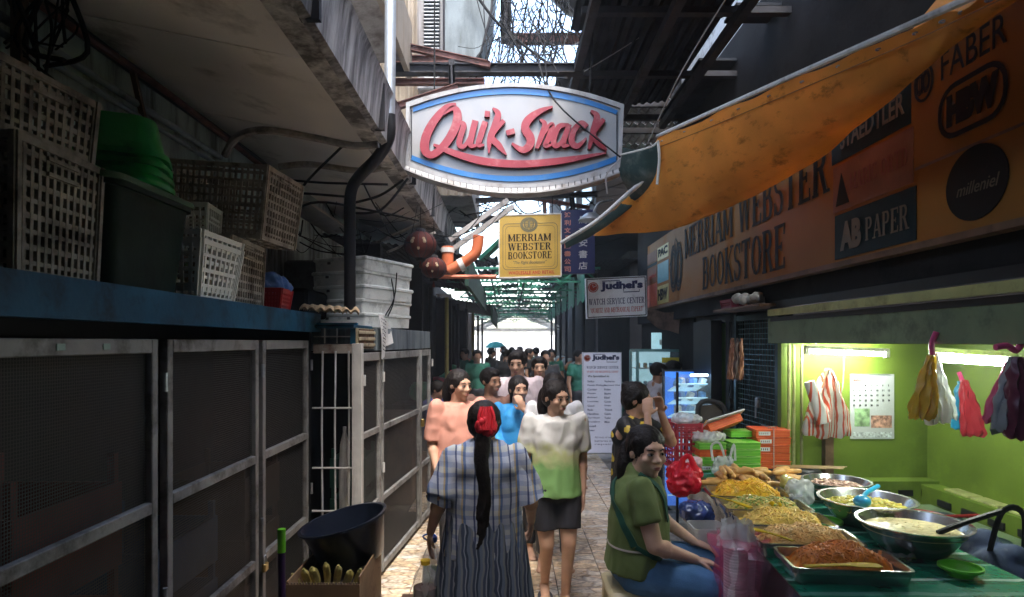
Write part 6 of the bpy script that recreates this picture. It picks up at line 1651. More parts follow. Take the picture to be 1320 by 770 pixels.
# bags hanging
def hanging_bag(name, label, top, bot, w, th, mt, fold=6, seed=0, tilt=0, taper=.25, group=None, rz=0, build_=True):
    """soft bag gathered at its knot: pleated sheet volume that widens downward"""
    top, bot = V(top), V(bot); rows = []; L = (bot - top)
    X = V((math.cos(rz), math.sin(rz), 0)); Y = V((-math.sin(rz), math.cos(rz), 0))
    for i in range(19):
        t = i / 18; ww = w * (taper + (1 - taper) * min(1, t * 1.25) ** .8) / 2; dd = th * (.3 + .7 * min(1, t * 1.5)) / 2
        if i == 18: ww *= .99; dd *= .85
        row = []
        for j in range(33):
            a = 2 * PI * j / 32; pl = 1 + .07 * math.sin(a * fold + seed) + .16 * noise.noise(V((math.cos(a) * 2, math.sin(a) * 2 + seed, t * 4)))
            c = top + L * t + X * tilt * t + V((noise.noise(V((a * 1.3, t * 7, seed))), noise.noise(V((a * 1.3 + 9, t * 7, seed))), 0)) * .012
            row.append(c + X * math.copysign(abs(math.cos(a)) ** .8, math.cos(a)) * ww * pl + Y * math.sin(a) * dd * (pl + .45 * math.sin(math.cos(a) * fold * 2.2 + seed + t * 1.5)) + V((0, 0, (.010 * math.sin(math.cos(a) * fold * 2.2 + seed) + .008 * math.sin(a * 2 + seed)) * t)))
        rows.append(row)
    m = MB(); m.sheet(rows); e = len(m.v) - 33
    m.add([top + L * 1.0 + X * tilt], []); 
    for j in range(32): m.f.append((e + j, e + j + 1, len(m.v) - 1)); m.m.append(0)
    return m
STR = stripes_mat('red_white_stripes', [(0, (.62, .6, .55)), (.42, (.55, .08, .035)), (.62, (.62, .6, .55)), (.8, (.5, .1, .05))], 'X', .055, .4, wob=.03, translucent=.2)
sb = thing('striped_bag', 'red and white striped plastic shopping bag hanging left of the calendar', 'plastic bag', P(1068, 560, 4.3))
m = hanging_bag('', '', P(1068, 475, 4.32), P(1066, 562, 4.3), .30, .14, STR, 4, 2, taper=.12); build('bag', m, STR, sb, smooth=60)
m = MB(); m.tube([P(1043, 492, 4.22), P(1062, 545, 4.2)], [.035, .045], 14); build('folded_bag_roll', m, stripes_mat('red_white_roll', [(0, (.65, .63, .6)), (.45, (.6, .1, .04)), (.7, (.65, .63, .6))], 'X', .05, .4, wob=.01), sb, smooth=60)
m = MB(); m.tube(smooth_path([P(1060, 500, 4.26), P(1068, 476, 4.3), P(1076, 505, 4.26)], 5), .005, 6); build('handle', m, M('bag_handle', (.6, .2, .1)), sb)
PW = M('white_bag_plastic', (.72, .74, .72), rough=.35, var=.08, translucent=.35); PY = M('yellow_bag_plastic', (.62, .42, .03), rough=.35, var=.12, translucent=.3)
PB = M('blue_bag_plastic2', (.01, .25, .45), rough=.35, translucent=.2); PR = M('dark_red_bag_plastic', (.35, .02, .03), rough=.3, translucent=.2); PP = M('pink_bag_plastic', (.55, .1, .2), rough=.35, translucent=.3); PG = M('grey_bag_plastic', (.35, .38, .38), rough=.35, translucent=.3); PM = M('maroon_bag_plastic', (.16, .03, .06), rough=.3, translucent=.15); PK = M('hot_pink_ribbon', (.65, .06, .2), rough=.4)
def bunch(nm, label, items, knot):
    t = thing(nm, label, 'bag bunch', knot[0])
    for top, bot, w, th, mt, s in items:
        m = hanging_bag('', '', top, bot, w, th, mt, 5, s); build('bag', m, mt, t, smooth=60)
    m = MB(); m.tube(smooth_path(knot, 4), [.012, .02, .014, .008] * 6, 8) if False else m.tube(smooth_path(knot, 4), .012, 8); build('knot', m, PK, t, smooth=True)
bunch('bag_bunch', 'bunch of folded yellow and white plastic bags tied with pink hanging from the fascia', [(P(1200, 458, 2.72), P(1188, 538, 2.7), .115, .05, PY, 1), (P(1205, 455, 2.76), P(1210, 545, 2.76), .10, .06, PW, 4), (P(1208, 470, 2.8), P(1222, 537, 2.82), .08, .05, PW, 7)], [P(1207, 428, 2.72), P(1201, 445, 2.73), P(1203, 462, 2.74)])
bunch('bag_bunch', 'small bunch of blue and dark red plastic bags on the right lime wall', [(P(1238, 492, 3.6), P(1240, 552, 3.6), .1, .06, PB, 2), (P(1243, 490, 3.55), P(1255, 562, 3.55), .12, .07, PR, 5)], [P(1236, 480, 3.6), P(1240, 490, 3.6), P(1241, 498, 3.6)])
bunch('bag_bunch', 'bunch of pink, grey and maroon plastic bags hanging at the right edge', [(P(1303, 465, 2.35), P(1284, 542, 2.35), .09, .05, PP, 3), (P(1306, 460, 2.32), P(1298, 556, 2.3), .11, .07, PG, 6), (P(1312, 460, 2.28), P(1316, 562, 2.26), .11, .08, PM, 9)], [P(1283, 448, 2.3), P(1298, 446, 2.3), P(1310, 452, 2.3), P(1318, 440, 2.3)])

# ------------------------------------------------------------------ black gate, doorway and things left of the stall
gd = thing('metal_gate', 'open black steel gate with mesh panel left of the lime stall', 'gate', (1.95, 4.7, 0))
GB_ = M('dark_teal_steel', (.012, .035, .038), rough=.4, metal=.3, var=.3, dirt=.3)
g0, g1 = V((2.02, 4.62, 0)), V((1.98, 5.35, 0))
for p in (g0, g1):
    m = MB(); m.bar(p + V((0, 0, .01)), p + V((0, 0, 1.93)), .05); build('stile', m, GB_, gd)
for z in (.05, .75, 1.9):
    m = MB(); m.bar(g0 + V((0, .026, z)), g1 + V((0, -.026, z)), .045); build('gate_rail', m, GB_, gd)
m = MB(); m.bar(lerp(g0, g1, .5) + V((0, 0, .08)), lerp(g0, g1, .5) + V((0, 0, .72)), .66, .01, up=(1, 0, 0)); build('kick_panel', m, GB_, gd)
m = MB()
for i in range(15): m.tube([lerp(g0, g1, (i + 1) / 16) + V((0, 0, .78)), lerp(g0, g1, (i + 1) / 16) + V((0, 0, 1.88))], .004, 5)
for i in range(26): m.tube([g0 + V((-.006, .03, .8 + i * .042)), g1 + V((-.006, -.03, .8 + i * .042))], .0035, 5)
build('wire_grid', m, M('teal_wire', (.05, .12, .13), rough=.4, metal=.5), gd)
m = MB(); m.bbox((1.97, 4.9, 1.22), (.03, .05, .08), .006); m.tube([(1.955, 4.9, 1.2), (1.955, 4.905, 1.1)], .006, 6); build('lock', m, GALV, gd)
m = MB(); m.box(2.05, 2.1, 4.57, 5.42, 0, 1.95); build('backing_panel', m, BLACKP, gd)
ds = thing('doorway', 'dark doorway with a lime panel coloured as if lit from inside, beyond the black gate', 'doorway', (2.2, 5.8, 0))
m = MB(); m.box(2.06, 2.08, 5.42, 6.1, 0, 1.95); build('green_wall', m, M('lime_door_as_lit', (.4, .7, .08)), ds)  # lime made lighter: the light inside the doorway is put into the colour
for y in (5.45, 5.62, 6.05, 6.5):
    m = MB(); m.box(2.0, 2.06, y, y + .09 + (.12 if y > 6 else 0), 0, 1.93); build('jamb', m, M('black_door_frame', (.03, .028, .026), rough=.5), ds)
m = MB(); m.box(2.0, 2.06, 5.42, 6.6, 1.88, 1.955); build('lintel', m, M('black_door_frame', (.03, .028, .026)), ds)
m = MB(); m.box(2.01, 2.04, 6.14, 6.5, 0, 1.87); build('door_panel', m, DARK, ds)
m = MB(); m.lathe([(.001, -.02), (.05, -.02), (.05, .02), (.001, .02)], seg=20, mat=Matrix.Translation((1.99, 5.55, 1.15)) @ Matrix.Rotation(R(90), 4, 'Y')); build('round_lock', m, BLACKP, ds)
for k, (px, w) in enumerate(((944, .05), (950, .06), (956, .04))):
    m = hanging_bag('', '', P(px, 436, 4.5), P(px - 2, 488, 4.5), w, .03, None, 3, k)
    build('hanging_pouch', m, [M('brown_leather', (.2, .08, .04), rough=.5), M('dark_leather', (.05, .025, .02)), M('tan_leather', (.3, .13, .06))][k], smooth=60, label=['brown leather pouch leftmost of three on the gate top', 'dark leather pouch in the middle of three on the gate top', 'tan leather pouch rightmost of three on the gate top'][k], cat='pouch', group='leather pouches on the gate')
# things on the ledge above the gate
m = MB(); m.bbox((1.88, 4.9, 1.965), (.2, 1.0, .02), .004); build('shelf', m, WOODB, label='thin shelf above the black gate', cat='shelf')
m = MB()
for i in range(6): m.ell((1.84 + random.uniform(-.05, .05), 4.62 + i * .05, 2.01 + random.uniform(0, .04)), (.05, .05, .04))
o = fuse('plastic_bag', m, PG, None, .01, 2, disp=lambda c, n: .015 * noise.noise(c * 25)); tag(o, 'crumpled pale plastic bag on the shelf above the gate', 'plastic bag')
crate('plastic_basket', 'small maroon basket with hoop handle on the shelf above the gate', 'basket', (1.86, 5.1, 1.976), 0, .14, .24, .07, M('maroon_plastic', (.2, .03, .06)), nx=5, ny=8, nz=2, bw=.008, taper=.01, handle=False)

# bags in dark under the fascia: grey drooping cloth
rows = []
for i in range(19):
    u = i / 18; rows.append([P(835 + 95 * u, 400 + 26 * v * math.sin(PI * min(1, u * .9 + .15)) + 8 * u, 7.4 - .6 * u) + V((0, .06 * v, .012 * math.sin(i * 1.1 + j))) for j, v in enumerate([k / 8 for k in range(9)])])
m = MB(); m.sheet(rows, .003); build('cloth_awning', m, M('dusty_brown_cloth', (.16, .11, .09), rough=.9, var=.3, dirt=.4), smooth=60, label='dusty drooping cloth under the far end of the bookstore sign', cat='cloth')

# ------------------------------------------------------------------ watch stall: glass cabinets and lit fridge
GLS = M('cabinet_glass', (.8, .95, .95), rough=.05, var=0, bump=0, alpha=.16, spec=.9)
COOL = M('cool_lit_panel', (.6, .75, .8), rough=.5, emit=(.45, .8, .9), estr=.07)
BLUEL = M('blue_lit_panel', (.05, .2, .6), rough=.4, emit=(.03, .2, 1), estr=.06)
def glass_case(name, label, cat, x0, x1, y0, y1, z0, z1, ft, shelves, back):
    t = thing(name, label, cat, ((x0 + x1) / 2, (y0 + y1) / 2, z0))
    for x in (x0, x1):
        for y in (y0, y1):
            m = MB(); m.bar((x, y, z0), (x, y, z1), .03); build('frame_post', m, ft, t)
    for z in (z0 + .015, z1):
        m = MB()
        m.bar((x0 + .016, y0, z), (x1 - .016, y0, z), .028); m.bar((x0 + .016, y1, z), (x1 - .016, y1, z), .028); m.bar((x0, y0 + .016, z), (x0, y1 - .016, z), .028); m.bar((x1, y0 + .016, z), (x1, y1 - .016, z), .028); build('frame_rail', m, ft, t)
    m = MB(); m.box(x0 + .016, x1 - .016, y1 - .012, y1 - .004, z0 + .02, z1 - .02); build('back_panel', m, back, t)
    m = MB(); m.box(x0 + .016, x1 - .016, y0 - .003, y0 + .001, z0 + .03, z1 - .015); build('glass_pane', m, GLS, t)
    m = MB(); m.box(x0 - .003, x0 + .001, y0 + .016, y1 - .016, z0 + .03, z1 - .015); build('glass_pane', m, GLS, t)
    for k in range(shelves):
        z = z0 + (z1 - z0) * (k + 1) / (shelves + 1); m = MB(); m.box(x0 + .016, x1 - .016, y0 + .03, y1 - .03, z, z + .008); build('shelf', m, WHITEP, t)
        for q in range(7):
            c = V((x0 + .06 + (x1 - x0 - .12) * q / 6, (y0 + y1) / 2 + random.uniform(-.05, .05), z + .0085)); m = MB()
            m.bbox(c + V((0, 0, .03)), (.04, .04, .06), .006, Matrix.Rotation(random.uniform(-.4, .4), 3, 'Z')); build('goods', m, random.choice((WHITEP, M('goods_gold', (.4, .3, .12)), M('goods_grey', (.25, .27, .3)), BLUE2)), t)
    return t
gc = glass_case('glass_cabinet', 'glass display cabinet on a counter behind the man in white', 'display cabinet', 1.5, 2.05, 7.2, 7.6, .95, 1.6, M('green_alloy', (.15, .32, .32), rough=.4), 2, COOL)
m = MB(); m.box(1.48, 2.08, 7.16, 7.64, 0, .94); build('counter', m, M('dark_counter', (.04, .06, .09), rough=.4), label='dark counter carrying the glass display cabinet', cat='counter')
Fp = Fr((1.78, 7.19, 1.2), (1, 0, 0), (0, 0, 1))
pt_ = thing('poster', 'small yellow-topped poster stuck on the glass cabinet', 'poster', (1.88, 7.19, 1.2))
m = MB(); m.poly([Fp.pt(0, 0, .002), Fp.pt(.2, 0, .002), Fp.pt(.2, .32, .002), Fp.pt(0, .32, .002)], Fp.N, .002); build('sheet', m, M('poster_pale', (.5, .6, .6), var=.5, scale=30), pt_)
m = MB(); m.poly([Fp.pt(0, .26, .004), Fp.pt(.2, .26, .004), Fp.pt(.2, .32, .004), Fp.pt(0, .32, .004)], Fp.N, .001); build('heading', m, M('poster_yellow', (.7, .6, .05)), pt_)
bd = thing('notice_panel', 'pale lit panel with stickers high behind the glass cabinet', 'panel', (1.9, 8.0, 1.4))
m = MB(); m.box(1.85, 2.42, 8.0, 8.02, .9, 1.82); build('panel', m, COOL, bd)
for x, z, w, h, mt in ((1.95, 1.66, .18, .07, WHITEP), (2.24, 1.66, .14, .1, M('sticker_purple', (.15, .1, .3))), (1.95, 1.45, .18, .12, M('sticker_red', (.4, .08, .06))), (2.2, 1.3, .1, .2, BLACKP)):
    m = MB(); m.box(x, x + w, 7.99, 7.997, z, z + h); build('sticker', m, mt, bd)
fg = thing('display_fridge', 'tall dark display fridge glowing blue behind the food stacks', 'fridge', (1.72, 5.9, 0))
m = MB(); m.box(1.56, 1.566, 5.77, 6.28, .1, 1.36); build('glass_pane', m, GLS, fg)
for yy in (5.76, 6.28):
    m = MB(); m.box(1.56, 1.58, yy - .012, yy + .012, 0, 1.42); build('frame_post', m, BLACKP, fg)
m = MB(); m.box(1.88, 1.98, 5.75, 6.3, 0, 1.9); m.box(1.58, 1.88, 6.28, 6.3, 0, 1.42); build('casing', m, BLACKP, fg)
m = MB(); m.box(1.585, 1.875, 6.262, 6.275, .05, 1.4); build('lit_back', m, BLUEL, fg)
for k in range(9):
    z = .22 + k * .13
    m = MB(); m.bbox((1.73, 6.0, z), (.28, .4, .01), .002, Matrix.Rotation(R(-14), 3, 'X')); build('shelf', m, COOL, fg)
    for q in range(5):
        m = MB(); m.bbox((1.612 + q * .058, 5.9 + .08 * (q % 2), z + .055), (.05, .1, .085), .008, Matrix.Rotation(random.uniform(-.5, .5), 3, 'Y')); build('packet', m, [WHITEP, M('packet_blue', (.03, .12, .4)), M('packet_sky', (.15, .35, .6))][(q + k) % 3], fg)
m = MB(); m.box(1.585, 1.875, 5.742, 5.748, .05, 1.4); build('glass_pane', m, GLS, fg)
m = MB(); m.tube([(1.7, 5.78, 1.39), (1.86, 5.78, 1.39)], .01, 8); build('lamp_tube', m, M('fridge_glow', (1, 1, 1), bump=0, emit=(.4, .65, 1), estr=5), fg)
# sewing / mirror frame on the stall end
mf = thing('framed_mirror', 'dark rounded frame with stickers standing behind the red basket', 'mirror', P(918, 600, 5.0))
m = MB(); m.tube(smooth_path([P(900, 600, 5), P(899, 540, 5), P(903, 520, 5), P(920, 518, 5), P(935, 532, 5), P(938, 600, 5)], 5), .02, 8); build('frame', m, M('black_rubber', (.03, .03, .03)), mf)
m = MB(); m.poly([P(902, 600, 5.02), P(936, 600, 5.02), P(935, 534, 5.02), P(920, 521, 5.02), P(903, 523, 5.02)], (0, -1, 0), .01); build('glass', m, M('dark_mirror', (.08, .07, .06), rough=.2), mf)
for px, py in ((908, 550), (926, 556), (915, 575)):
    m = MB(); m.bbox(P(px, py, 5.0), (.03, .004, .11), .004, Matrix.Rotation(.5, 3, 'Y')); build('sticker', m, M('sticker_gold', (.5, .3, .08)), mf)

# ------------------------------------------------------------------ the food table
TX = [V((1.03, 2.12, 0)), V((1.95, 2.12, 0)), V((1.98, 4.3, 0)), V((1.26, 4.4, 0))]
tbl = thing('food_table', 'long stall table under a green and white patterned plastic cloth', 'table', (1.5, 3.2, 0))
m = MB(); vs = [p + V((0, 0, .765)) for p in TX] + [p + V((0, 0, .795)) for p in TX]
m.add(vs, [(3, 2, 1, 0), (4, 5, 6, 7), (0, 1, 5, 4), (1, 2, 6, 5), (2, 3, 7, 6), (3, 0, 4, 7)]); build('tabletop', m, WOODB, tbl)
for x, y in ((1.1, 2.2), (1.88, 2.2), (1.9, 4.2), (1.32, 4.3)):
    m = MB(); m.bar((x, y, .0), (x, y, .764), .05); build('leg', m, STEELD, tbl)
m = MB(); m.bar((1.06, 2.2, .74), (1.28, 4.3, .74), .03, .06); build('side_rail', m, STEELD, tbl)
CLOTH = stripes_mat('green_white_cloth', [(0, (.008, .16, .09)), (.45, (.1, .26, .2)), (.55, (.008, .17, .1)), (.8, (.01, .13, .075)), (.92, (.3, .4, .35))], 'Y', .29, .25, ('X', .31, [(0, (1, 1, 1)), (.5, (.55, .8, .7)), (.7, (1, 1, 1))], .8), .03)
rows = []
for i in range(25):
    u = i / 24; row = []
    for j in range(31):
        v = j / 30; a = lerp(TX[0], TX[1], u); b_ = lerp(TX[3], TX[2], u); p = lerp(a, b_, v); row.append(p + V((0, 0, .7985 + .002 * noise.noise(p * 6))))
    rows.append(row)
m = MB(); m.sheet([list(reversed(r)) for r in rows], -.0015)
fr2 = [[lerp(TX[0], TX[1], i / 24) + V((0, -.003 - .012 * (j / 6) * (1 + math.sin(i * 1.2)), .797 - .22 * j / 6)) for i in range(25)] for j in range(7)]
m.sheet(fr2, .0015)
o = build('tablecloth', m, CLOTH, smooth=40, label='green and white patterned plastic tablecloth on the food table', cat='tablecloth')
rows = [[lerp(TX[0], TX[3], i / 40) + V((-.004 - .01 * (j / 5) * (1 + math.sin(i * .9)), 0, .797 - .16 * j / 5)) for i in range(41)] for j in range(6)]
m = MB(); m.sheet(rows, .0015); build('tablecloth', m, M('dark_plastic_skirt', (.03, .02, .022), rough=.25, var=.4, coat=.4), smooth=40, label='dark shiny plastic skirt along the alley side of the food table', cat='table skirt')

# trays and food
STN = M('stainless', (.42, .43, .42), rough=.22, metal=.9, var=.1, scale=10, dirt=.15, dcol=(.25, .2, .15), bump=.05)
TZ = .803
def ang_of(y): return math.atan2(TX[3].x - TX[0].x, TX[3].y - TX[0].y)
RZT = -ang_of(0)
def tray(label, cx, cy, L, W, h=.06, rz=RZT):
    m = MB(); rrtub(m, 0, 0, 0, h, L - .03, W - .03, L - .012, W - .012, .02, t=.002, lip=.008)
    o = build('metal_tray', m, STN, label=label, cat='tray', smooth=35, recenter=False, group='metal food trays in a row'); o.location = (cx, cy, TZ); o.rotation_euler = (0, 0, rz); return o
def mound(name, label, cx, cy, L, W, z0, hh, mt, mt2=None, strands=260, sr=.0026, sl=.05, rough=.010, rz=RZT, chunks=0, seed=0, circ=False):
    m = MB(); rows = []; N = 28; rr_ = random.Random(seed + 11)
    def zz(u, v):
        e = max(0, 1 - (abs(u) ** 3.0 + abs(v) ** 3.0) ** (1 / 1.0)) if not circ else max(0, 1 - (u * u + v * v))
        return hh * e ** .6 * (.8 + .35 * noise.noise(V((u * 2.0 + seed, v * 2.0, seed)))) + rough * noise.noise(V((u * 9, v * 9, seed))) + rough * .6 * noise.noise(V((u * 24, v * 24, seed)))
    def circ_uv(u, v):
        if not circ: return u, v
        r = max(abs(u), abs(v)); n = math.hypot(u, v) or 1; return u / n * r, v / n * r
    for i in range(N + 1):
        row = []
        for j in range(N + 1):
            u, v = circ_uv(2 * i / N - 1, 2 * j / N - 1); row.append(V((u * L / 2, v * W / 2, zz(u, v))))
        rows.append(row)
    m.cur = 0; m.sheet([list(reversed(r)) for r in rows])
    for k in range(strands):
        u, v = rr_.uniform(-.92, .92), rr_.uniform(-.92, .92)
        if circ and u * u + v * v > .85: continue
        a = rr_.uniform(0, 2 * PI); pts = []; m.cur = 1 if (mt2 and rr_.random() < .35) else 0
        ln = sl * rr_.uniform(.5, 1.2); st = ln / 4
        x, y = u * L / 2, v * W / 2
        for q in range(5):
            uu, vv = x / (L / 2), y / (W / 2)
            if abs(uu) > .96 or abs(vv) > .96: break
            pts.append(V((x, y, zz(uu, vv) + sr * .7 + .003 * math.sin(q * 1.6 + k)))); a += rr_.uniform(-.9, .9); x += st * math.cos(a); y += st * math.sin(a)
        if len(pts) > 2: m.tube(pts, sr, 5, cap=False)
    for k in range(chunks):
        u, v = rr_.uniform(-.85, .85), rr_.uniform(-.85, .85)
        if circ and u * u + v * v > .75: continue
        m.cur = rr_.choice((0, 1)) if mt2 else 0
        m.ell((u * L / 2, v * W / 2, zz(u, v) + .002), (rr_.uniform(.006, .014), rr_.uniform(.004, .009), rr_.uniform(.003, .006)), Matrix.Rotation(rr_.uniform(0, 3), 3, 'Z'), seg=7, rings=5)
    o = build(name, m, [mt, mt2 or mt], label=label, cat='food', kind='stuff', smooth=60, recenter=False); o.location = (cx, cy, z0); o.rotation_euler = (0, 0, rz); return o
def food(n, c, var=.25, rough=.42): return M(n, c, rough=rough, var=var, scale=30, bump=.1, bscale=60)
specs = [ (1.285, 2.40, 'front', 'orange-brown fried noodles', food('noodle_orange', (.75, .24, .03)), food('noodle_redbrown', (.58, .16, .02)), 'noodles', .062),
          (1.275, 2.68, 'second', 'pale beige noodles', food('noodle_beige', (.92, .6, .2)), food('noodle_tan', (.8, .45, .12)), 'noodles', .058),
          (1.30, 2.95, 'third', 'pale yellow noodles', food('noodle_pale_yellow', (.9, .64, .12)), food('noodle_gold', (.8, .5, .09)), 'noodles', .05),
          (1.32, 3.21, 'fourth', 'mixed vegetable stir-fry', food('vegetable_ochre', (.6, .45, .1)), food('vegetable_green', (.25, .36, .06)), 'vegetables', .05),
          (1.34, 3.48, 'fifth', 'bright yellow noodles', food('noodle_yellow', (.9, .55, .02)), food('noodle_amber', (.85, .42, .01)), 'noodles', .07)]
for i, (cx, cy, nm, fd, a, b_, on, hh) in enumerate(specs):
    W_t = .25; L_t = .43
    tray('metal tray %s from the near table end, holding %s' % (nm if nm != 'front' else 'first', fd), cx, cy, L_t, W_t)
    mound(on, 'heap of %s in the %s tray' % (fd, nm), cx + .0, cy, L_t - .075, W_t - .07, TZ + .03, hh * 1.45, a, b_, strands=520 if i != 3 else 120, sr=[.004, .0036, .0034, .003, .0034][i], sl=.09, chunks=[30, 20, 30, 240, 0][i], seed=i)
SPY = M('yellow_plastic', (.5, .33, .0), rough=.6, spec=.1)
def spatula(label, p0, p1, w=.035):
    p0, p1 = V(p0), V(p1); d = (p1 - p0).normalized(); s = d.cross(V((0, 0, 1))).normalized()
    t = thing('serving_spatula', label, 'spatula', p0)
    m = MB(); L = []; N_s = 14
    rows = []
    for i in range(N_s + 1):
        u = i / N_s; ww = (w * .5 if u > .62 else w * .23) if abs(u - .62) > .06 else lerp(w * .23, w * .5, (u - .56) / .12); ww *= (1 if u < .95 else .7)
        c = lerp(p0, p1, u) + V((0, 0, .004 * math.sin(u * PI)))
        rows.append([c - s * ww, c - s * ww * .4 + V((0, 0, .0015)), c + s * ww * .4 + V((0, 0, .0015)), c + s * ww])
    m.sheet(rows, .004); build('blade', m, SPY, t, smooth=50)
spatula('yellow spatula lying on the near rim of the orange noodle tray', (1.08, 2.262, .884), (1.36, 2.27, .884), .05)
spatula('yellow spatula at the left end of the beige noodle tray', (1.15, 2.50, .90), (1.06, 2.72, .885))
spatula('yellow spatula at the left end of the vegetable tray', (1.06, 3.24, .90), (1.2, 3.06, .885))
m = MB(); m.ell((1.335, 3.14, .875), (.016, .012, .02)); m.ell((1.37, 3.135, .872), (.014, .012, .018)); build('lemon_slice', m, SPY, smooth=True, label='yellow chillies on the vegetable tray edge', cat='chilli')
# fried rolls on the far tray
tray('far shallow metal tray holding the heap of fried rolls', 1.4, 3.8, .5, .3, .03)
ROL = M('fried_brown', (.42, .2, .05), rough=.5, var=.35, scale=22, bump=.4, bscale=60, dirt=.25, dcol=(.2, .08, .02))
ROL2 = M('fried_golden', (.6, .33, .09), rough=.5, var=.3, scale=22, bump=.4, bscale=60)
rm = []
for mt in (ROL, ROL2):
    for v in range(2):
        m = MB(); pts = [V((x, .004 * math.sin(x * 40 + v), 0)) for x in (-.042, -.036, -.02, 0, .02, .036, .042)]
        m.tube(pts, [.009, .0155, .0185, .0195, .018, .015, .009], 12); me = m.mesh('fried_roll', [mt]); shade(me, 60); rm.append(me)
rr2 = random.Random(4); cnt = 0
for lay, (n, z, sp_) in enumerate(((14, .862, 1), (11, .892, .8), (7, .92, .55))):
    for i in range(n):
        o = bpy.data.objects.new('fried_roll', rr2.choice(rm)); COL.objects.link(o)
        o.location = (1.4 + rr2.uniform(-.21, .21) * sp_, 3.78 + rr2.uniform(-.11, .11) * sp_, z - .005 + rr2.uniform(-.004, .006)); o.scale = (1.5, .95, .95); o.rotation_euler = (0, rr2.uniform(-.2, .2), rr2.choice((rr2.uniform(-.3, .3), rr2.uniform(1.2, 1.8))))
        tag(o, 'brown fried roll heaped on the far tray', 'fried roll', 'fried rolls on the far tray')
tray('shallow metal tray of skewers and fried bananas beyond the yellow noodles', 1.72, 3.95, .42, .28, .03)
for i in range(16):
    o = bpy.data.objects.new('fried_banana', rm[2 + i % 2]); COL.objects.link(o); o.scale = (1.35, 1.0, .9)
    o.location = (1.7 + rr2.uniform(-.17, .15), 3.93 + rr2.uniform(-.1, .1), .845 + (i // 8) * .028); o.rotation_euler = (0, rr2.uniform(-.2, .2), rr2.uniform(-.5, .5))
    tag(o, 'golden fried piece heaped on the second far tray', 'fried snack', 'golden fried pieces on the second far tray')
for i in range(9):
    a = V((1.9 + i * .018, 4.05 + .02 * math.sin(i), .875 + .004 * (i % 3))); m = MB(); m.tube([a + V((-.16, .05, 0)), a + V((.14, -.07, .012))], .0025, 5)
    build('stick', m, M('bamboo', (.5, .33, .15)), label='bamboo skewer fanned beside the green wall', cat='skewer', group='bamboo skewers by the wall')
m = MB(); m.ell((1.93, 4.08, .845), (.13, .1, .035)); build('dark_platter', m, BLACKP, smooth=True, label='dark platter holding the skewers by the wall', cat='platter')

# large bowls
def big_bowl(label, cx, cy, r, h, fname, flabel, mt, mt2, fz, strands=0, chunks=0, liquid=False):
    m = MB(); m.lathe([(.0001, 0), (r * .5, 0), (r * .62, .008), (r * .86, h * .55), (r * .97, h - .012), (r * 1.0, h - .006), (r * 1.07, h - .002), (r * 1.075, h + .004), (r * 1.0, h + .003), (r * .95, h - .012), (r * .84, h * .55), (r * .6, .014), (.0001, .012)], seg=56)
    o = build('metal_bowl', m, STN, label=label, cat='bowl', smooth=40, recenter=False); o.location = (cx, cy, TZ)
    if liquid:
        m = MB(); rows = []
        m.lathe([(r * .93, 0)] + [(r * .93 * (1 - k / 16) + .0001, .0022 * noise.noise(V((k * .8, 1, 1)))) for k in range(1, 17)], seg=56)
        for v in m.v: v.z += .0035 * noise.noise(V((v.x * 30, v.y * 30, 0))) * (1 if v.length < r * .9 else 0)
        for k in range(60):
            a = random.uniform(0, 2 * PI); q = r * .85 * random.random() ** .5; m.ell((q * math.cos(a), q * math.sin(a), .001), (random.uniform(.004, .01), random.uniform(.003, .007), .0022), seg=7, rings=5)
        o = build(fname, m, mt, label=flabel, cat='soup', kind='stuff', smooth=60, recenter=False); o.location = (cx, cy, TZ + fz)
    else: mound(fname, flabel, cx, cy, r * 1.82, r * 1.82, TZ + fz, .03, mt, mt2, strands=strands, chunks=chunks, seed=int(cx * 100 + cy * 10), circ=True)
big_bowl('large metal bowl of pale soup, nearest of the three bowls', 1.735, 2.66, .205, .125, 'soup', 'pale creamy soup in the nearest bowl', food('soup_cream', (.75, .64, .34), rough=.25), None, .093, liquid=True)
big_bowl('large metal bowl of green curry stew with blue ladle, middle of three', 1.765, 3.06, .205, .125, 'stew', 'greenish vegetable stew in the middle bowl', food('stew_olive', (.5, .44, .06)), food('stew_yellow', (.65, .5, .08)), .085, strands=60, chunks=260)
big_bowl('farther metal bowl with pinkish chopped food', 1.86, 3.52, .17, .11, 'stew', 'pinkish brown chopped stew in the farthest bowl', food('stew_pink', (.6, .38, .27)), food('stew_brown', (.25, .13, .08)), .075, strands=20, chunks=200)
ld = thing('ladle', 'light blue plastic ladle resting in the middle bowl', 'ladle', (1.72, 3.0, .95))
m = MB(); m.ell((1.70, 2.98, .935), (.04, .038, .03)); build('scoop', m, M('sky_blue_plastic', (.02, .35, .6), rough=.3, coat=.3), ld, smooth=True)
m = MB(); m.tube(smooth_path([(1.71, 2.99, .95), (1.76, 3.04, .965), (1.86, 3.12, .975)], 5), .011, 8); build('handle', m, M('sky_blue_plastic', (.02, .35, .6)), ld, smooth=True)
ld2 = thing('ladle', 'black ladle handle leaning out of the soup bowl to the right', 'ladle', (1.9, 2.6, .93))
m = MB(); m.tube(smooth_path([(1.8, 2.60, .90), (1.92, 2.6, .945), (2.08, 2.62, .985)], 5), .012, 8); build('handle', m, BLACKP, ld2, smooth=True)
basin('green_bowl', 'small bright green plastic bowl on the green tablecloth', 'bowl', (1.735, 2.38, TZ), .07, .035, M('lime_bowl_plastic', (.13, .5, .03), rough=.3, coat=.4, translucent=.2), rb=.6, lip=.005)
basin('green_bowl', 'green plastic dish half hidden between trays and bowls', 'bowl', (1.53, 3.02, TZ), .085, .03, M('lime_bowl_plastic', (.13, .5, .03)), rb=.6, lip=.005)
rp = thing('saucepan', 'dark red saucepan on the ledge beyond the bowls', 'saucepan', (2.3, 3.5, .75))
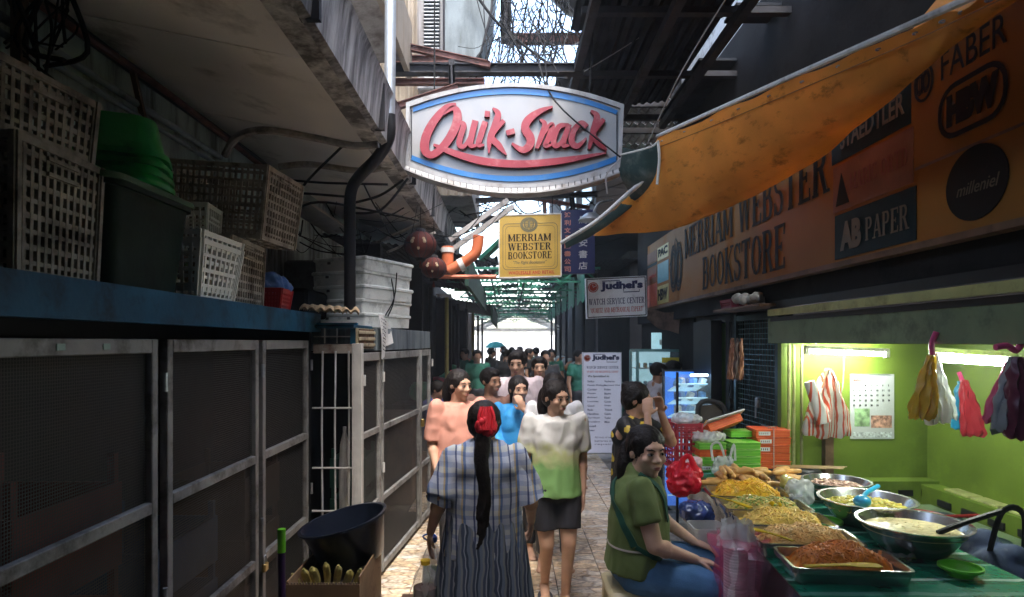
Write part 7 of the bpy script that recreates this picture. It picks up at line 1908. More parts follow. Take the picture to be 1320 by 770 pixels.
m = MB(); m.lathe([(.0001, 0), (.1, 0), (.11, .1), (.118, .105), (.105, .1), (.095, .01), (.0001, .01)], (2.33, 3.5, .625), 28); build('pan', m, M('dark_red_enamel', (.2, .012, .012), rough=.3), rp, smooth=40)
m = MB(); m.tube([(2.44, 3.48, .72), (2.62, 3.45, .735)], .01, 8); build('handle', m, M('dark_red_enamel', (.2, .012, .012)), rp)
m = MB(); m.box(2.1, 2.86, 2.9, 4.2, .54, .6); build('back_bench', m, LIMED, label='green work bench behind the food table', cat='bench')
for i, (x, y, r_) in enumerate(((2.55, 3.3, .1), (2.6, 3.75, .12), (2.4, 3.95, .09))):
    basin('dark_dish', ['flat dark dish on the work bench, nearest', 'flat dark dish on the work bench against the right wall', 'flat dark dish at the back of the work bench'][i], 'dish', (x, y, .605), r_, .04, GB_, rb=.7, lip=.006)
# bags beside the table right
hb = thing('handbag', 'dark blue cloth bag with black straps standing at the right of the soup bowl', 'bag', (2.2, 2.75, .4))
m = MB()
for i in range(10): m.ell((2.16 + random.uniform(-.08, .08), 2.75 + random.uniform(-.08, .08), .62 + random.uniform(-.12, .12)), (.1, .08, .12))
o = fuse('bag_body', m, M('navy_cloth', (.02, .035, .08), rough=.8, var=.4, dirt=.2, dcol=(.15, .17, .2)), None, .012, 4, disp=lambda c, n: .02 * noise.noise(c * 12)); o.parent = hb; o.location = -hb.location
m = MB(); m.tube(smooth_path([(2.08, 2.7, .72), (2.13, 2.68, .96), (2.24, 2.7, .95), (2.27, 2.74, .72)], 6), .014, 8, flat=.4); m.tube(smooth_path([(2.2, 2.6, .7), (2.26, 2.58, .9), (2.38, 2.6, .86)], 6), .012, 8); build('strap', m, BLACKP, hb)
m = MB(); m.bbox((2.3, 2.62, .62), (.2, .1, .3), .03, Matrix.Rotation(.3, 3, 'Y')); o = build('blue_bag', m, M('sea_blue_cloth', (.02, .13, .22), rough=.6, var=.3), smooth=40, label='sea blue bag leaning against the dark handbag', cat='bag')
m = MB(); m.box(2.05, 2.7, 2.3, 2.95, .35, .4); build('low_bench', m, WOODB, label='low bench carrying the bags beside the table', cat='bench')
ch = thing('plastic_chair', 'greyish plastic chair back at the right edge behind the table', 'chair', (2.35, 2.5, 0))
m = MB(); m.bbox((2.38, 2.45, .44), (.36, .36, .03), .01); build('seat', m, M('grey_plastic', (.3, .28, .28)), ch)
m = MB(); m.bbox((2.5, 2.5, .66), (.03, .34, .4), .01); build('backrest', m, M('grey_plastic', (.3, .28, .28)), ch)
for sx in (-.15, .15):
    for sy in (-.15, .15):
        m = MB(); m.bar((2.38 + sx, 2.45 + sy, 0), (2.38 + sx, 2.45 + sy, .424), .03); build('leg', m, M('grey_plastic', (.3, .28, .28)), ch)

# ------------------------------------------------------------------ takeaway boxes at the far end of the table
ORB = stripes_mat('orange_box_print', [(0, (.7, .1, .02)), (.45, (.8, .22, .04)), (.6, (.7, .1, .02))], 'Z', .018, .5, wob=.01)
GRB = stripes_mat('green_box_print', [(0, (.13, .45, .03)), (.45, (.3, .6, .1)), (.6, (.13, .45, .03))], 'Z', .02, .5, wob=.01)
WBX = M('box_label_white', (.65, .66, .66), rough=.5)
def fbox(label, c, sz, mt, group, rz=0, lab=False, tilt=0):
    t = thing('food_box', label, 'box', (c[0], c[1], c[2]), 0, group)
    m = MB(); m.bbox((0, 0, sz[2] * .45), (sz[0], sz[1], sz[2] * .88), .004); me = [p + t.location for p in m.v]; m.v = me; build('carton', m, mt, t)
    m = MB(); m.bbox((0, 0, sz[2] * .93), (sz[0] + .008, sz[1] + .008, sz[2] * .12), .002); m.v = [p + t.location for p in m.v]; build('lid', m, mt, t)
    if lab:
        m = MB(); m.box(-sz[0] * .42, -sz[0] * .08, -sz[1] / 2 - .005, -sz[1] / 2 - .002, sz[2] * .25, sz[2] * .75); m.v = [p + t.location for p in m.v]; build('label_patch', m, WBX, t)
        f = Fr(t.location + V((-sz[0] * .4, -sz[1] / 2 - .0052, sz[2] * .38)), (1, 0, 0), (0, 0, 1)); m = MB(); put_text(m, '|||||', f, 0, 0, sz[0] * .25, sz[2] * .25, 0); build('barcode', m, INK, t)
    t.rotation_euler = (tilt, tilt * .8, rz); return t
ordn = ['bottom', 'second', 'third', 'fourth', 'top']
for k in range(5): fbox('orange food carton, %s of the tied orange stack' % ordn[k], (1.88 + random.uniform(-.004, .004), 4.5, .8 + k * .056), (.24, .2, .054), ORB, 'orange food cartons', R(random.uniform(-3, 3)), k >= 2)
m = MB(); m.tube([(1.88, 4.39, .8), (1.88, 4.39, 1.085), (1.88, 4.61, 1.085)], .003, 5); m.tube(smooth_path([(1.85, 4.42, 1.085), (1.87, 4.4, 1.1), (1.89, 4.4, 1.1), (1.91, 4.42, 1.085)], 4), .003, 4); build('string', m, M('pale_rope', (.5, .48, .42)), label='pale string tied round the orange carton stack', cat='string')
for k in range(4): fbox('green food carton, %s of the right green stack' % ordn[k], (1.66, 4.42, .8 + k * .05), (.2, .18, .048), GRB, 'green food cartons', R(random.uniform(-5, 5)))
for k in range(4): fbox(['green', 'green', 'orange', 'green'][k] + ' food carton, %s of the left stack under the clear lid' % ordn[k], (1.42, 4.4, .8 + k * .05), (.19, .18, .048), GRB if k != 2 else ORB, 'cartons beside the red crate', R(random.uniform(-5, 5)), k == 0)
fbox('tilted orange carton with white inside leaning on top of the stacks', (1.56, 4.5, 1.07), (.26, .17, .06), ORB, 'orange food cartons', R(8), tilt=R(-22))
m = MB(); m.bbox((1.56, 4.49, 1.15), (.27, .19, .012), .003, Matrix.Rotation(R(-17), 3, 'Y') @ Matrix.Rotation(R(-22), 3, 'X')); build('carton_lid', m, WBX, label='white paper lid on the tilted orange carton', cat='lid')
fbox('single green carton lying on top of the right green stack', (1.7, 4.55, 1.01), (.2, .14, .045), GRB, 'green food cartons', R(4))
crate('plastic_crate', 'tall red plastic crate at the left end of the carton stacks', 'crate', (1.27, 4.55, .78), R(5), .18, .3, .34, M('crate_red', (.4, .02, .04), rough=.45, dirt=.2), nx=5, ny=6, nz=7, bw=.012, taper=.005)
def crumple(name, label, c, r, mt, n=8, seed=1, f=22, amp=.018, vox=.009, cat='plastic bag'):
    rr_ = random.Random(seed); m = MB()
    for i in range(n): m.ell(V(c) + V((rr_.uniform(-1, 1) * r[0] * .4, rr_.uniform(-1, 1) * r[1] * .4, rr_.uniform(-1, 1) * r[2] * .4)), (r[0] * .7, r[1] * .7, r[2] * .7), seg=12, rings=10)
    o = fuse(name, m, mt, None, vox, 2, disp=lambda q, nn: amp * (.5 - 1.6 * abs(noise.noise(q * f))) + amp * .8 * (.3 - abs(noise.noise(q * f * 2.4)))); tag(o, label, cat); return o
CLR = M('clear_film', (.7, .72, .7), rough=.15, var=.1, alpha=.55, spec=.8, bump=.4)
crumple('plastic_bag', 'clear crumpled plastic over the left carton stack', (1.42, 4.4, 1.03), (.12, .1, .04), CLR, seed=2)
crumple('plastic_bag', 'greyish crumpled plastic on top of the red crate', (1.3, 4.5, 1.14), (.1, .12, .04), CLR, seed=3)
# white carrier bag handles in front
wb = thing('carrier_bag', 'white translucent carrier bag with upright handles in front of the cartons', 'plastic bag', (1.45, 4.18, .81))
m = hanging_bag('', '', (1.45, 4.18, .93), (1.45, 4.18, .81), .16, .08, None, 3, 2, taper=.6); build('bag', m, CLR, wb, smooth=60)
m = MB(); m.tube(smooth_path([(1.38, 4.18, .9), (1.37, 4.18, 1.0), (1.42, 4.17, 1.02), (1.46, 4.18, .92)], 5), .009, 6, flat=.4); m.tube(smooth_path([(1.49, 4.18, .9), (1.52, 4.18, 1.01), (1.53, 4.18, .9)], 5), .009, 6, flat=.4); build('handle', m, PW, wb)
crumple('plastic_bag', 'clear bag of sauce packets standing between the trays and bowls', (1.61, 3.42, .865), (.07, .06, .07), CLR, seed=5)
crumple('sauce_bag', 'small bag of yellow sauce beside the clear bag', (1.62, 3.62, .88), (.04, .04, .05), M('yellow_sauce', (.55, .5, .15), rough=.25, coat=.4), seed=6, cat='sauce bag')
m = MB(); m.lathe([(.0001, 0), (.03, 0), (.036, .07), (.033, .07), (.0001, .005)], (1.56, 3.36, .8), 20); build('paper_cup', m, PW, smooth=40, label='white paper cup beside the green dish', cat='cup')
crumple('foil_wrap', 'crumpled silver foil at the corner of the front tray', (1.56, 2.53, .82), (.09, .035, .018), STN, seed=8, f=40, cat='foil')
RB_ = crumple('plastic_bag', 'bright red crumpled plastic bag at the left of the trays', (1.07, 3.75, .87), (.1, .08, .09), M('red_bag', (.75, .015, .04), rough=.3, translucent=.3, coat=.3), seed=11, vox=.007, n=14)
m = MB(); m.tube(smooth_path([(1.03, 3.72, .92), (1.05, 3.72, 1.0), (1.09, 3.72, 1.01), (1.12, 3.72, .93)], 5), [.03, .026, .022, .02, .018, .016, .016, .016, .016, .016, .016, .016, .018, .02, .024, .028], 8, flat=.5); build('handle', m, M('red_bag', (.75, .015, .04)), RB_, smooth=True)
crumple('plastic_bag', 'pinkish white crumpled bag between red bag and rolls', (1.17, 3.95, .92), (.06, .06, .05), M('pink_white_film', (.6, .42, .42), rough=.3, bump=.4), seed=12)
# things hanging / standing on the alley side of the table
crumple('plastic_bag', 'shiny dark blue and red packet bag beside the red bag', (1.02, 3.35, .78), (.09, .07, .06), M('blue_foil', (.03, .06, .2), rough=.2, coat=.5, var=.6), seed=13)
ct = thing('plastic_container', 'clear plastic container with pinkish contents behind the cup bag', 'container', (1.0, 3.1, .55))
m = MB(); rrtub(m, 1.0, 3.12, .55, .78, .14, .14, .16, .16, .02, t=.002, lip=.004); build('box', m, CLR, ct, smooth=35)
m = MB(); m.bbox((1.0, 3.12, .63), (.13, .13, .12), .02); build('contents', m, M('pink_contents', (.4, .2, .2), var=.5, scale=20), ct)
m = MB(); m.box(.88, 1.04, 2.6, 3.5, .50, .54); m.box(.9, .93, 2.62, 2.65, 0, .5); m.box(.9, .93, 3.44, 3.47, 0, .5); build('side_shelf', m, STEELD, label='low side shelf along the alley side of the food table', cat='shelf')
cpb = thing('cup_stack_bag', 'pink plastic bag full of stacked foam cups at the table corner', 'cup bag', (.98, 2.66, .35))
for k in range(26):
    m = MB(); m.lathe([(.044, 0), (.048, .003), (.05, .012), (.047, .013), (.04, .003)], (.975, 2.66, .5 + k * .0125), 28); build('cup', m, M('foam_cup', (.9, .84, .86), rough=.6, bump=0), cpb)
for i, q in enumerate(((.99, 2.75),)):
    for k in range(20):
        m = MB(); m.lathe([(.044, 0), (.048, .003), (.05, .012), (.047, .013), (.04, .003)], (q[0] + .08, q[1], .5 + k * .0125), 24); build('cup', m, M('foam_cup', (.9, .84, .86), rough=.6, bump=0), cpb)
rows = []
for i in range(23):
    t = i / 22; row = []
    for j in range(49):
        a = 2 * PI * j / 48; r_ = .075 + .012 * math.sin(a * 7 + t * 3) * (1 - .3 * t) + .012 * noise.noise(V((math.cos(a) * 3, math.sin(a) * 3, t * 6))); r_ *= (1.0 if t > .2 else 1.25 - t * 1.2)
        row.append(V((1.0 + r_ * math.cos(a) * 1.25, 2.68 + r_ * math.sin(a), .87 - t * .42)))
    rows.append(row)
m = MB(); m.sheet(rows); build('pink_bag', m, M('pink_film', (.9, .1, .28), rough=.25, alpha=.34, translucent=.6, var=.25, scale=10, bump=.3, spec=.9), cpb, smooth=70)
rows = [[V((.985 + (.075 - .02 * t) * math.cos(2 * PI * j / 32) * (1 + .2 * math.sin(j * 1.7 + i)), 2.67 + (.07 - .02 * t) * math.sin(2 * PI * j / 32) * (1 + .2 * math.sin(j * 1.3)), .83 + t * .1 + .01 * math.sin(j * 2.2))) for j in range(33)] for i, t in enumerate([k / 8 for k in range(9)])]
m = MB(); m.sheet(rows); build('clear_film', m, CLR, cpb, smooth=70)
m = MB(); m.bbox((1.12, 2.55, .55), (.05, .12, .22), .02); build('blue_cloth', m, M('turquoise_cloth', (.01, .2, .32), rough=.7, var=.3), label='turquoise cloth hanging below the front trays', cat='cloth')
crumple('plastic_bag', 'pink and clear bag of utensils below the tray corner', (1.16, 2.38, .6), (.07, .07, .12), M('pink_clear_film', (.5, .2, .28), rough=.2, var=.7, scale=12, bump=.4), seed=17)
crumple('plastic_bag', 'dark pink bag heap at the bottom under the table corner', (1.08, 2.45, .36), (.12, .1, .08), M('dark_pink_film', (.35, .03, .1), rough=.3, var=.4), seed=18)
m = MB(); m.box(.95, 1.3, 2.25, 2.9, .24, .28); m.box(.97, 1.0, 2.27, 2.3, 0, .24); m.box(1.24, 1.27, 2.82, 2.85, 0, .24); build('floor_shelf', m, WOODB, label='low rack under the table corner carrying the bags', cat='rack')
# ------------------------------------------------------------------ the people in the alley
GREENT = M('olive_green_tshirt', (.13, .18, .05), rough=.8, var=.08, scale=5, bump=.15, bscale=200)
JEANS = M('blue_denim', (.08, .2, .38), rough=.85, var=.2, scale=12, dirt=.3, dcol=(.12, .2, .32), dscale=4, bump=.25, bscale=180)
# seated vendor
H = 1.52
SJ = dict(hipL=(.085, .0, .62), hipR=(-.085, 0, .62), kneeL=(.10, -.35, .63), kneeR=(-.2, -.29, .61), ankL=(.08, -.34, .22), ankR=(-.18, -.27, .2),
          waist=(-.0, .012, .76), chest=(-.005, -.005, .93), neck=(-.01, -.01, 1.09), head=(-.025, -.045, 1.205), shL=(.165, -.01, 1.035), shR=(-.165, 0, 1.03),
          elL=(.2, -.1, .82), elR=(-.225, -.06, .79), wrL=(.06, -.27, .73), wrR=(-.13, -.255, .705))
rt, J, HM_ = person('seated woman in olive green t-shirt and jeans with a dark strap, turning to look back', H, R(82), (.625, 3.0, 0), SJ, fat=1.22, head=(-64, 3), top=GREENT, sleeve=.62, bottom=JEANS, bot_len=1.9, hair='tail', skin=SKIN3, hs=1.08, tailx=-.075, tailr=1.15,
                  hands=((0, -1, -.35), (.25, -1, -.25)), palms=((0, -.2, -1), (0, -.2, -1)), curl=(.5, .55), hem=-.0, top_inf=.018)
STRAP = M('dark_green_strap', (.008, .075, .045), rough=.8)
def strap_band(root, pts, w, mt, name='strap', th=.004):
    """flat band laid along points; each point carries its outward normal"""
    m = MB(); rows = []
    Pp = smooth_path([p for p, n in pts], 6); Nn = smooth_path([n for p, n in pts], 6)
    for i, p in enumerate(Pp):
        d = (Pp[min(i + 1, len(Pp) - 1)] - Pp[max(i - 1, 0)]).normalized(); n = Nn[i].normalized(); s = d.cross(n).normalized()
        rows.append([p - s * w / 2, p + n * th * .4, p + s * w / 2])
    m.sheet(rows, -th)
    save = (root.location.copy(), root.rotation_euler.copy()); root.location = (0, 0, 0); root.rotation_euler = (0, 0, 0)
    o = build(name, m, mt, root, smooth=60); root.location, root.rotation_euler = save
    return o
sh = bpy.data.objects
shirt = [c for c in rt.children if c.name.startswith('shirt')][0]
from mathutils.bvhtree import BVHTree
bv = BVHTree.FromPolygons([v.co for v in shirt.data.vertices], [tuple(p.vertices) for p in shirt.data.polygons])
def on_shirt(p, dirn, off=.004):
    h = bv.ray_cast(V(p) - V(dirn).normalized() * 1.0, V(dirn))
    return (h[0] + h[1] * off, h[1]) if h[0] is not None else (V(p), -V(dirn))
# across the back and flank from the neck down to the near hip
pts = []
for k in range(13):
    t = k / 12; a = lerp(V((.06, .1, 1.1)), V((-.17, .02, .77)), t)
    inward = lerp(V((.1, -1, -.35)), V((1, -.25, 0)), t); pts.append(on_shirt(a + V((-.0, .0, 0)), inward, .006))
strap_band(rt, pts, .032, STRAP)
pts = []
for k in range(9):
    t = k / 8; a = lerp(V((-.17, .02, .77)), V((-.16, -.1, .7)), t); pts.append(on_shirt(a, V((1, .1, 0)), .006))
strap_band(rt, pts, .02, STRAP)
pts = []
for k in range(9):
    t = k / 8; a = lerp(V((-.1, -.01, 1.1)), V((-.06, -.12, .86)), t); pts.append(on_shirt(a + V((-.0, -.0, 0)), lerp(V((.6, .3, -1)), V((.4, 1, 0)), min(1, t * 1.6)), .006))
strap_band(rt, pts, .03, STRAP)
pts = [on_shirt((0, 0, .745), V((-math.cos(a), -math.sin(a), 0)), .004) for a in [2 * PI * k / 24 for k in range(6, 20)]]
strap_band(rt, pts, .008, M('pale_cord', (.5, .45, .38)), 'waist_cord', .002)
sto = thing('plastic_stool', 'cream plastic stool under the seated woman', 'stool', (.62, 3.0, 0))
CRM = M('cream_plastic', (.6, .5, .27), rough=.4, var=.08)
m = MB(); m.bbox((.62, 3.0, .515), (.3, .3, .05), .014); build('seat', m, CRM, sto, smooth=35)
for sx in (-1, 1):
    for sy in (-1, 1):
        m = MB(); m.add([V((.62 + sx * (.12 + .03 * (1 - z / .49)) + a * .022, 3.0 + sy * (.12 + .03 * (1 - z / .49)) + b_ * .022, z)) for z in (0, .489) for a, b_ in ((-1, -1), (1, -1), (1, 1), (-1, 1))], [(3, 2, 1, 0), (4, 5, 6, 7), (0, 1, 5, 4), (1, 2, 6, 5), (2, 3, 7, 6), (3, 0, 4, 7)]); build('leg', m, CRM, sto)
for sy in (-1, 1):
    m = MB(); m.bbox((.62, 3.0 + sy * .13, .45), (.26, .012, .08), .004); build('apron_rail', m, CRM, sto)

# standing woman with her hands at her ears
H = 1.5
SJ = dict(neck=(0, -.01, 1.235), head=(-.0, -.035, 1.36), shL=(.16, 0, 1.19), shR=(-.16, 0, 1.19), elL=(.2, -.2, 1.05), elR=(-.22, -.17, 1.02), wrL=(.09, -.16, 1.255), wrR=(-.115, -.13, 1.25))
rt2, J2, HM2 = person('standing woman in black flowered top and dark shorts holding both hands to her ears', H, R(62), (.79, 3.95, 0), SJ, fat=1.08, head=(8, 12), top=spots_mat('black_yellow_flowers', (.012, .012, .014), (.6, .42, .04), 13, .3), sleeve=.7,
                    bottom=M('dark_denim', (.03, .05, .09), rough=.85, var=.5, scale=25), bot_len=.45, hair='bun', hands=((-.3, .1, 1), (.3, .1, 1)), palms=((-1, .2, 0), (1, .2, 0)), curl=(1.0, 1.0), hem=-.02)
m = MB(); m.tube(smooth_path([P(789, 690, 3.7), P(785, 705, 3.7), P(791, 722, 3.7)], 4), [.008, .016, .02, .014, .02, .016, .012, .016, .02][:9], 8); build('pink_cloth', m, PP, smooth=True, label='pink cloth strip hanging behind the seated woman', cat='cloth')

# girl walking towards the camera
H = 1.49
SJ = dict(kneeL=(.075, -.06, .42), ankL=(.065, -.0, .075), kneeR=(-.06, -.02, .405), ankR=(-.05, .12, .11), elL=(.19, .06, .93), wrL=(.175, -.02, .73), elR=(-.19, .04, .93), wrR=(-.2, -.09, .76), neck=(0, -.005, 1.235), head=(0, -.03, 1.375))
person('walking girl in white shirt with green print and black shorts, coming towards the camera', H, R(6), (.305, 4.0, 0), SJ, fat=.98, head=(28, 10), top=printed_shirt_mat(), sleeve=.75, bottom=M('black_shorts', (.016, .016, .022), rough=.8, var=.3), bot_len=.72, hair='tail', hands=((0, -.15, -1), (0, -.25, -1)), palms=((-1, 0, 0), (1, 0, 0)), curl=(.5, .6), hem=-.03, top_inf=.022)

# plaid woman from behind
PLAID = stripes_mat('plaid_cloth', [(0, (.42, .47, .58)), (.22, (.12, .19, .35)), (.36, (.5, .4, .24)), (.46, (.5, .54, .62)), (.7, (.06, .085, .18)), (.8, (.44, .48, .55))], 'X', .085, .8, ('Z', .095, [(0, (1, 1, 1)), (.3, (.55, .6, .75)), (.5, (1, .96, .8)), (.75, (.7, .74, .85))], .85), .02)
SKIRT = stripes_mat('dark_striped_skirt', [(0, (.14, .18, .25)), (.25, (.03, .05, .09)), (.45, (.28, .32, .38)), (.55, (.05, .07, .12)), (.8, (.2, .22, .24))], 'X', .05, .85, None, .05)
H = 1.47
SJ = dict(shL=(.155, 0, 1.15), shR=(-.155, 0, 1.15), elL=(.215, .05, .95), wrL=(.26, -.02, .78), elR=(-.23, -.02, .93), wrR=(-.25, -.15, .78), neck=(0, .0, 1.2), head=(0, -.02, 1.335))
rt3, J3, HM3 = person('woman seen from behind in plaid blouse and long striped skirt with red hair tie', H, R(186), (-.115, 3.02, 0), SJ, fat=1.15, head=(-6, -2), top=PLAID, sleeve=.95, hair='longtail', hands=((.1, -.2, -1), (0, -.4, -1)), palms=((-1, 0, 0), (1, 0, 0)), curl=(.5, .9), hem=-.06, top_inf=.03, bottom=None)
def attach(root, m, name, mt, smooth=60):
    save = (root.location.copy(), root.rotation_euler.copy()); root.location = (0, 0, 0); root.rotation_euler = (0, 0, 0)
    o = build(name, m, mt, root, smooth=smooth); root.location, root.rotation_euler = save; return o
rows = []
for i in range(29):
    t = i / 28; z = .92 - t * .78; row = []
    for j in range(97):
        a = 2 * PI * j / 96; r_ = .145 + .10 * t ** .8 + (.004 + .022 * t) * math.sin(a * 14 + 1.5 * math.sin(a * 3)) + .012 * t * math.sin(a * 5 + 2)
        row.append(V((r_ * math.cos(a) * 1.1, r_ * .9 * math.sin(a), z + .01 * math.sin(a * 4) * t)))
    rows.append(row)
m = MB(); m.sheet(rows, .003); attach(rt3, m, 'skirt', SKIRT)
# wide loose back panel and sleeves of the blouse
for s in (-1, 1):
    rows = []
    shp = V((s * .14, .0, 1.11)); elp = V((s * .215, .02, .93))
    for i in range(11):
        t = i / 10; c = lerp(shp, elp, t); row = []
        for j in range(25):
            a = 2 * PI * j / 24; r_ = .048 + .026 * t + .007 * math.sin(a * 6 + i * .4); row.append(c + V((math.cos(a) * r_ * .9, math.sin(a) * r_, math.sin(a) * 0 + s * math.cos(a) * r_ * .35)))
        rows.append(row)
    m = MB(); m.sheet(rows, .003); attach(rt3, m, 'sleeve', PLAID)
SCR = M('red_scrunchie', (.7, .02, .035), rough=.7, var=.2, bump=.3)
m = MB()
for k in range(14):
    a = 2 * PI * k / 14; m.ell(V((.038 * math.cos(a), .118 + .012 * math.sin(a * 2), 1.305 + .03 * math.sin(a))), (.017, .018, .02), seg=8, rings=6)
for k in range(5):
    m.tube(smooth_path([V((-.02 + .01 * k, .11, 1.395)), V((-.035 + .017 * k, .125, 1.35)), V((-.03 + .015 * k, .14, 1.29))], 4), .009, 6)
o = attach(rt3, m, 'hair_tie', SCR)
bgm = MB()
for i in range(8): bgm.ell((-.36 + random.uniform(-.03, .03), 3.18 + random.uniform(-.08, .08), .84 + random.uniform(-.06, .06)), (.05, .07, .08))

# woman in peach
PEA = M('peach_tshirt', (.5, .23, .17), rough=.8, var=.1, scale=5)
H = 1.53
person('woman in peach top walking behind the plaid woman, looking to the right', H, R(25), (-.36, 4.55, 0), dict(elR=(-.2, .02, .96), wrR=(-.2, -.1, .78), elL=(.2, -.06, .97), wrL=(.12, -.25, 1.0)), fat=1.15, head=(20, 6), top=PEA, sleeve=.9, bottom=M('dark_trousers', (.02, .02, .025)), bot_len=1.9, hair='tail', voxel=.008, hands=((-.2, -1, .2), (0, -.2, -1)), palms=((0, 0, -1), (1, 0, 0)), hem=-.03)
person('dark-haired person close behind the woman in peach', 1.52, R(10), (-.14, 5.1, 0), dict(), head=(30, 4), skin=SKIN2, top=M('brown_tshirt', (.2, .1, .07), rough=.8), sleeve=.6, bottom=M('dark_trousers', (.02, .02, .025)), bot_len=1.9, hair='short', voxel=.009, female=False)
# tall person in white
person('tall person in loose white shirt in the middle of the alley', 1.66, R(-4), (.085, 5.6, 0), dict(elR=(-.25, .0, 1.1), wrR=(-.22, -.15, .95), elL=(.25, 0, 1.1), wrL=(.22, -.15, .95)), fat=1.08, head=(-8, 8), top=M('white_pink_shirt', (.62, .52, .54), rough=.8, var=.05), sleeve=.95, bottom=M('dark_trousers', (.02, .02, .025)), bot_len=1.9, hair='short', voxel=.009, hem=-.05, top_inf=.03, hands=((0, -1, -.5), (0, -1, -.5)))
# girl in blue holding her hand to her mouth
H = 1.46
person('girl in bright blue jacket with one hand raised to her chin', H, R(2), (.085, 4.95, 0), dict(elL=(.17, -.16, 1.06), wrL=(.03, -.17, 1.18), elR=(-.19, -.02, .95), wrR=(-.15, -.16, .84)), head=(14, 2), top=M('bright_blue_jacket', (.02, .22, .5), rough=.7, var=.12), sleeve=1.85, bottom=M('dark_trousers', (.02, .02, .025)), bot_len=1.9, hair='tail', voxel=.007, hands=((-.5, -.1, 1), (.3, -.6, -.6)), palms=((0, 1, 0), (1, 0, 0)), curl=(.9, .7), hem=-.06, top_inf=.02)
person('person in pale grey top half hidden behind the walking girl', 1.5, R(0), (.35, 4.7, 0), dict(), head=(10, 4), top=M('pale_grey_shirt', (.55, .56, .58), rough=.8), sleeve=.9, bottom=M('dark_trousers', (.02, .02, .025)), bot_len=1.9, hair='tail', voxel=.009, hem=-.05)
person('broad-faced man in dark shirt behind the tall person in white', 1.58, R(-6), (.33, 6.5, 0), dict(), fat=1.1, head=(4, 2), top=M('mauve_shirt', (.2, .13, .15), rough=.8), sleeve=.6, bottom=M('dark_trousers', (.02, .02, .025)), bot_len=1.9, hair='short', voxel=.009, female=False)
# man at the watch counter
person('man in white t-shirt standing at the glass watch counter', 1.5, R(100), (1.66, 6.9, 0), dict(elR=(-.19, -.12, 1.0), wrR=(-.12, -.3, .98)), head=(0, 12), skin=SKIN2, top=M('white_tshirt', (.5, .5, .55), rough=.8), sleeve=.6, bottom=M('dark_trousers', (.02, .02, .025)), bot_len=1.9, hair='short', voxel=.009, female=False, hands=((0, -.3, -1), (.2, -1, -.2)), palms=((-1, 0, 0), (0, 0, -1)))
person('dark-haired customer behind the man in the white t-shirt', 1.52, R(80), (1.86, 7.0, 0), dict(), head=(10, 5), skin=SKIN2, top=M('black_tshirt', (.02, .02, .022), rough=.8), sleeve=.6, bottom=M('dark_trousers', (.02, .02, .025)), bot_len=1.9, hair='short', voxel=.01, female=False)
# seated man in blue shirt at the left
H = 1.5
person('seated person in violet blue shirt reading at the left stall', H, R(70), (-.9, 7.2, .02), dict(hipL=(.08, 0, .5), hipR=(-.08, 0, .5), kneeL=(.1, -.38, .5), kneeR=(-.1, -.38, .5), ankL=(.1, -.36, .08), ankR=(-.1, -.36, .08), waist=(0, 0, .66), chest=(0, -.03, .86), neck=(0, -.05, 1.03), head=(0, -.1, 1.15), shL=(.16, -.04, .98), shR=(-.16, -.04, .98), elL=(.2, -.15, .78), elR=(-.2, -.15, .78), wrL=(.1, -.36, .85), wrR=(-.1, -.36, .85)), head=(0, 20), skin=SKIN2, top=M('violet_blue_shirt', (.08, .1, .32), rough=.8), sleeve=.7, bottom=M('dark_trousers', (.02, .02, .025)), bot_len=1.9, hair='short', voxel=.009, female=False, hands=((0, -1, .2), (0, -1, .2)))
m = MB(); m.bbox((-.55, 7.25, .9), (.02, .3, .24), .003, Matrix.Rotation(.6, 3, 'Y')); build('newspaper', m, M('greenish_paper', (.2, .3, .25), var=.4, scale=30), label='greenish folded paper held by the seated person', cat='paper')
m = MB(); m.box(-1.1, -.72, 7.0, 7.4, .0, .46); build('low_stool', m, WOODB, label='dark block seat under the person in violet blue', cat='seat')

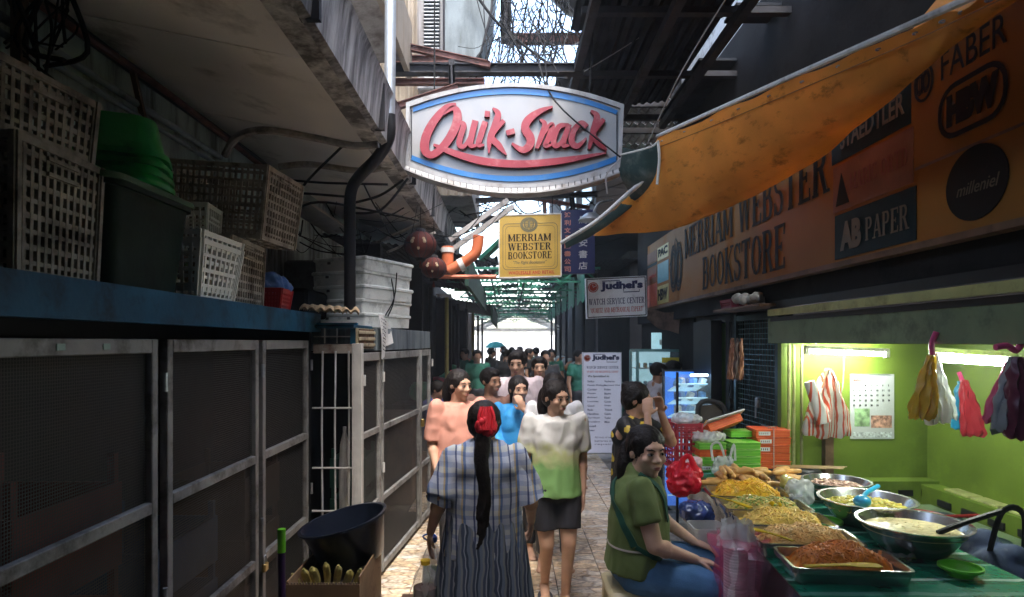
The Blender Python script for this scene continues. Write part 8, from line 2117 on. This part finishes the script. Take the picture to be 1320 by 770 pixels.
# people far down the alley: two figures copied with their parts
crowd = 'people far down the alley'
pa, _, _ = person('distant person in dark green at the left of the far crowd', 1.6, R(10), (-.55, 11, 0), dict(), far=True, skin=SKIN2, top=M('deep_green_shirt', (.02, .14, .09), rough=.8), sleeve=.6, bottom=M('dark_trousers', (.02, .02, .025)), bot_len=1.9, hair='short', female=False, group=crowd)
pb, _, _ = person('distant person in black near the middle of the far crowd', 1.6, R(170), (-.05, 12.5, 0), dict(), far=True, skin=SKIN2, top=M('black_tshirt', (.02, .02, .022)), sleeve=.6, bottom=M('dark_trousers', (.02, .02, .025)), bot_len=1.9, hair='short', female=False, group=crowd)
far_spots = [(pa, .85, 12.2, 'distant green-clothed person beside the price board'), (pa, 1.2, 10.6, 'green-clothed figure just left of the price board top'), (pb, .45, 13.5, 'distant dark figure right of the alley middle'),
             (pb, -.4, 14.5, 'distant dark figure left of the bright opening'), (pb, .1, 16.5, 'small distant figure under the bright opening'), (pa, .7, 15.5, 'small distant greenish figure right of the opening'),
             (pb, .35, 18.5, 'tiny dark figure at the alley end'), (pb, -.15, 19.5, 'tiny dark figure left at the alley end'), (pa, -.9, 13.0, 'greenish figure against the far left stalls'), (pb, .62, 10.3, 'dark figure behind the walking girl')]
for i, (src, x, y, lb_) in enumerate(far_spots): dup(src, (x, y, 0), R(40 * i), lb_)
# stock at the far stalls
for i in range(16):
    y = 8.3 + i * .75; s = 1 if i % 2 else -1
    x = (-1.12 if s < 0 else 1.62) + random.uniform(-.1, .1); z = .92 if s < 0 else 1.02
    if s > 0 and y < 10.2: continue
    crumple('goods_heap', 'heap of wares on the %s far stall counter, %s in the row from the front' % ('left' if s < 0 else 'right', ['one', 'two', 'three', 'four', 'five', 'six', 'seven', 'eight', 'nine', 'ten', 'eleven', 'twelve', 'thirteen', 'fourteen', 'fifteen', 'sixteen'][i]), (x, y, z + .1), (.2, .25, .14), [M('wares_green', (.02, .3, .14), rough=.6, var=.5), M('wares_orange', (.5, .18, .03), var=.5), M('wares_red', (.4, .03, .03), var=.4), M('wares_pale', (.4, .42, .38), var=.4)][i % 4], seed=i, vox=.03, cat='wares')

# ------------------------------------------------------------------ thin haze volume added for a bluish veil of glare
hz = MB(); hz.box(-26, 26, -7, 46, -1.3, 9.6)
hm_ = bpy.data.materials.new('added_haze'); hm_.use_nodes = True; tt = hm_.node_tree
tt.nodes.remove(tt.nodes['Principled BSDF']); pv = tt.nodes.new('ShaderNodeVolumePrincipled'); pv.inputs['Color'].default_value = (.82, .9, 1, 1); pv.inputs['Density'].default_value = .005; pv.inputs['Anisotropy'].default_value = .3
tt.links.new(pv.outputs[0], tt.nodes['Material Output'].inputs['Volume'])
build('haze', hz, hm_, kind='stuff', label='thin bluish haze volume added to veil the alley', recenter=False)
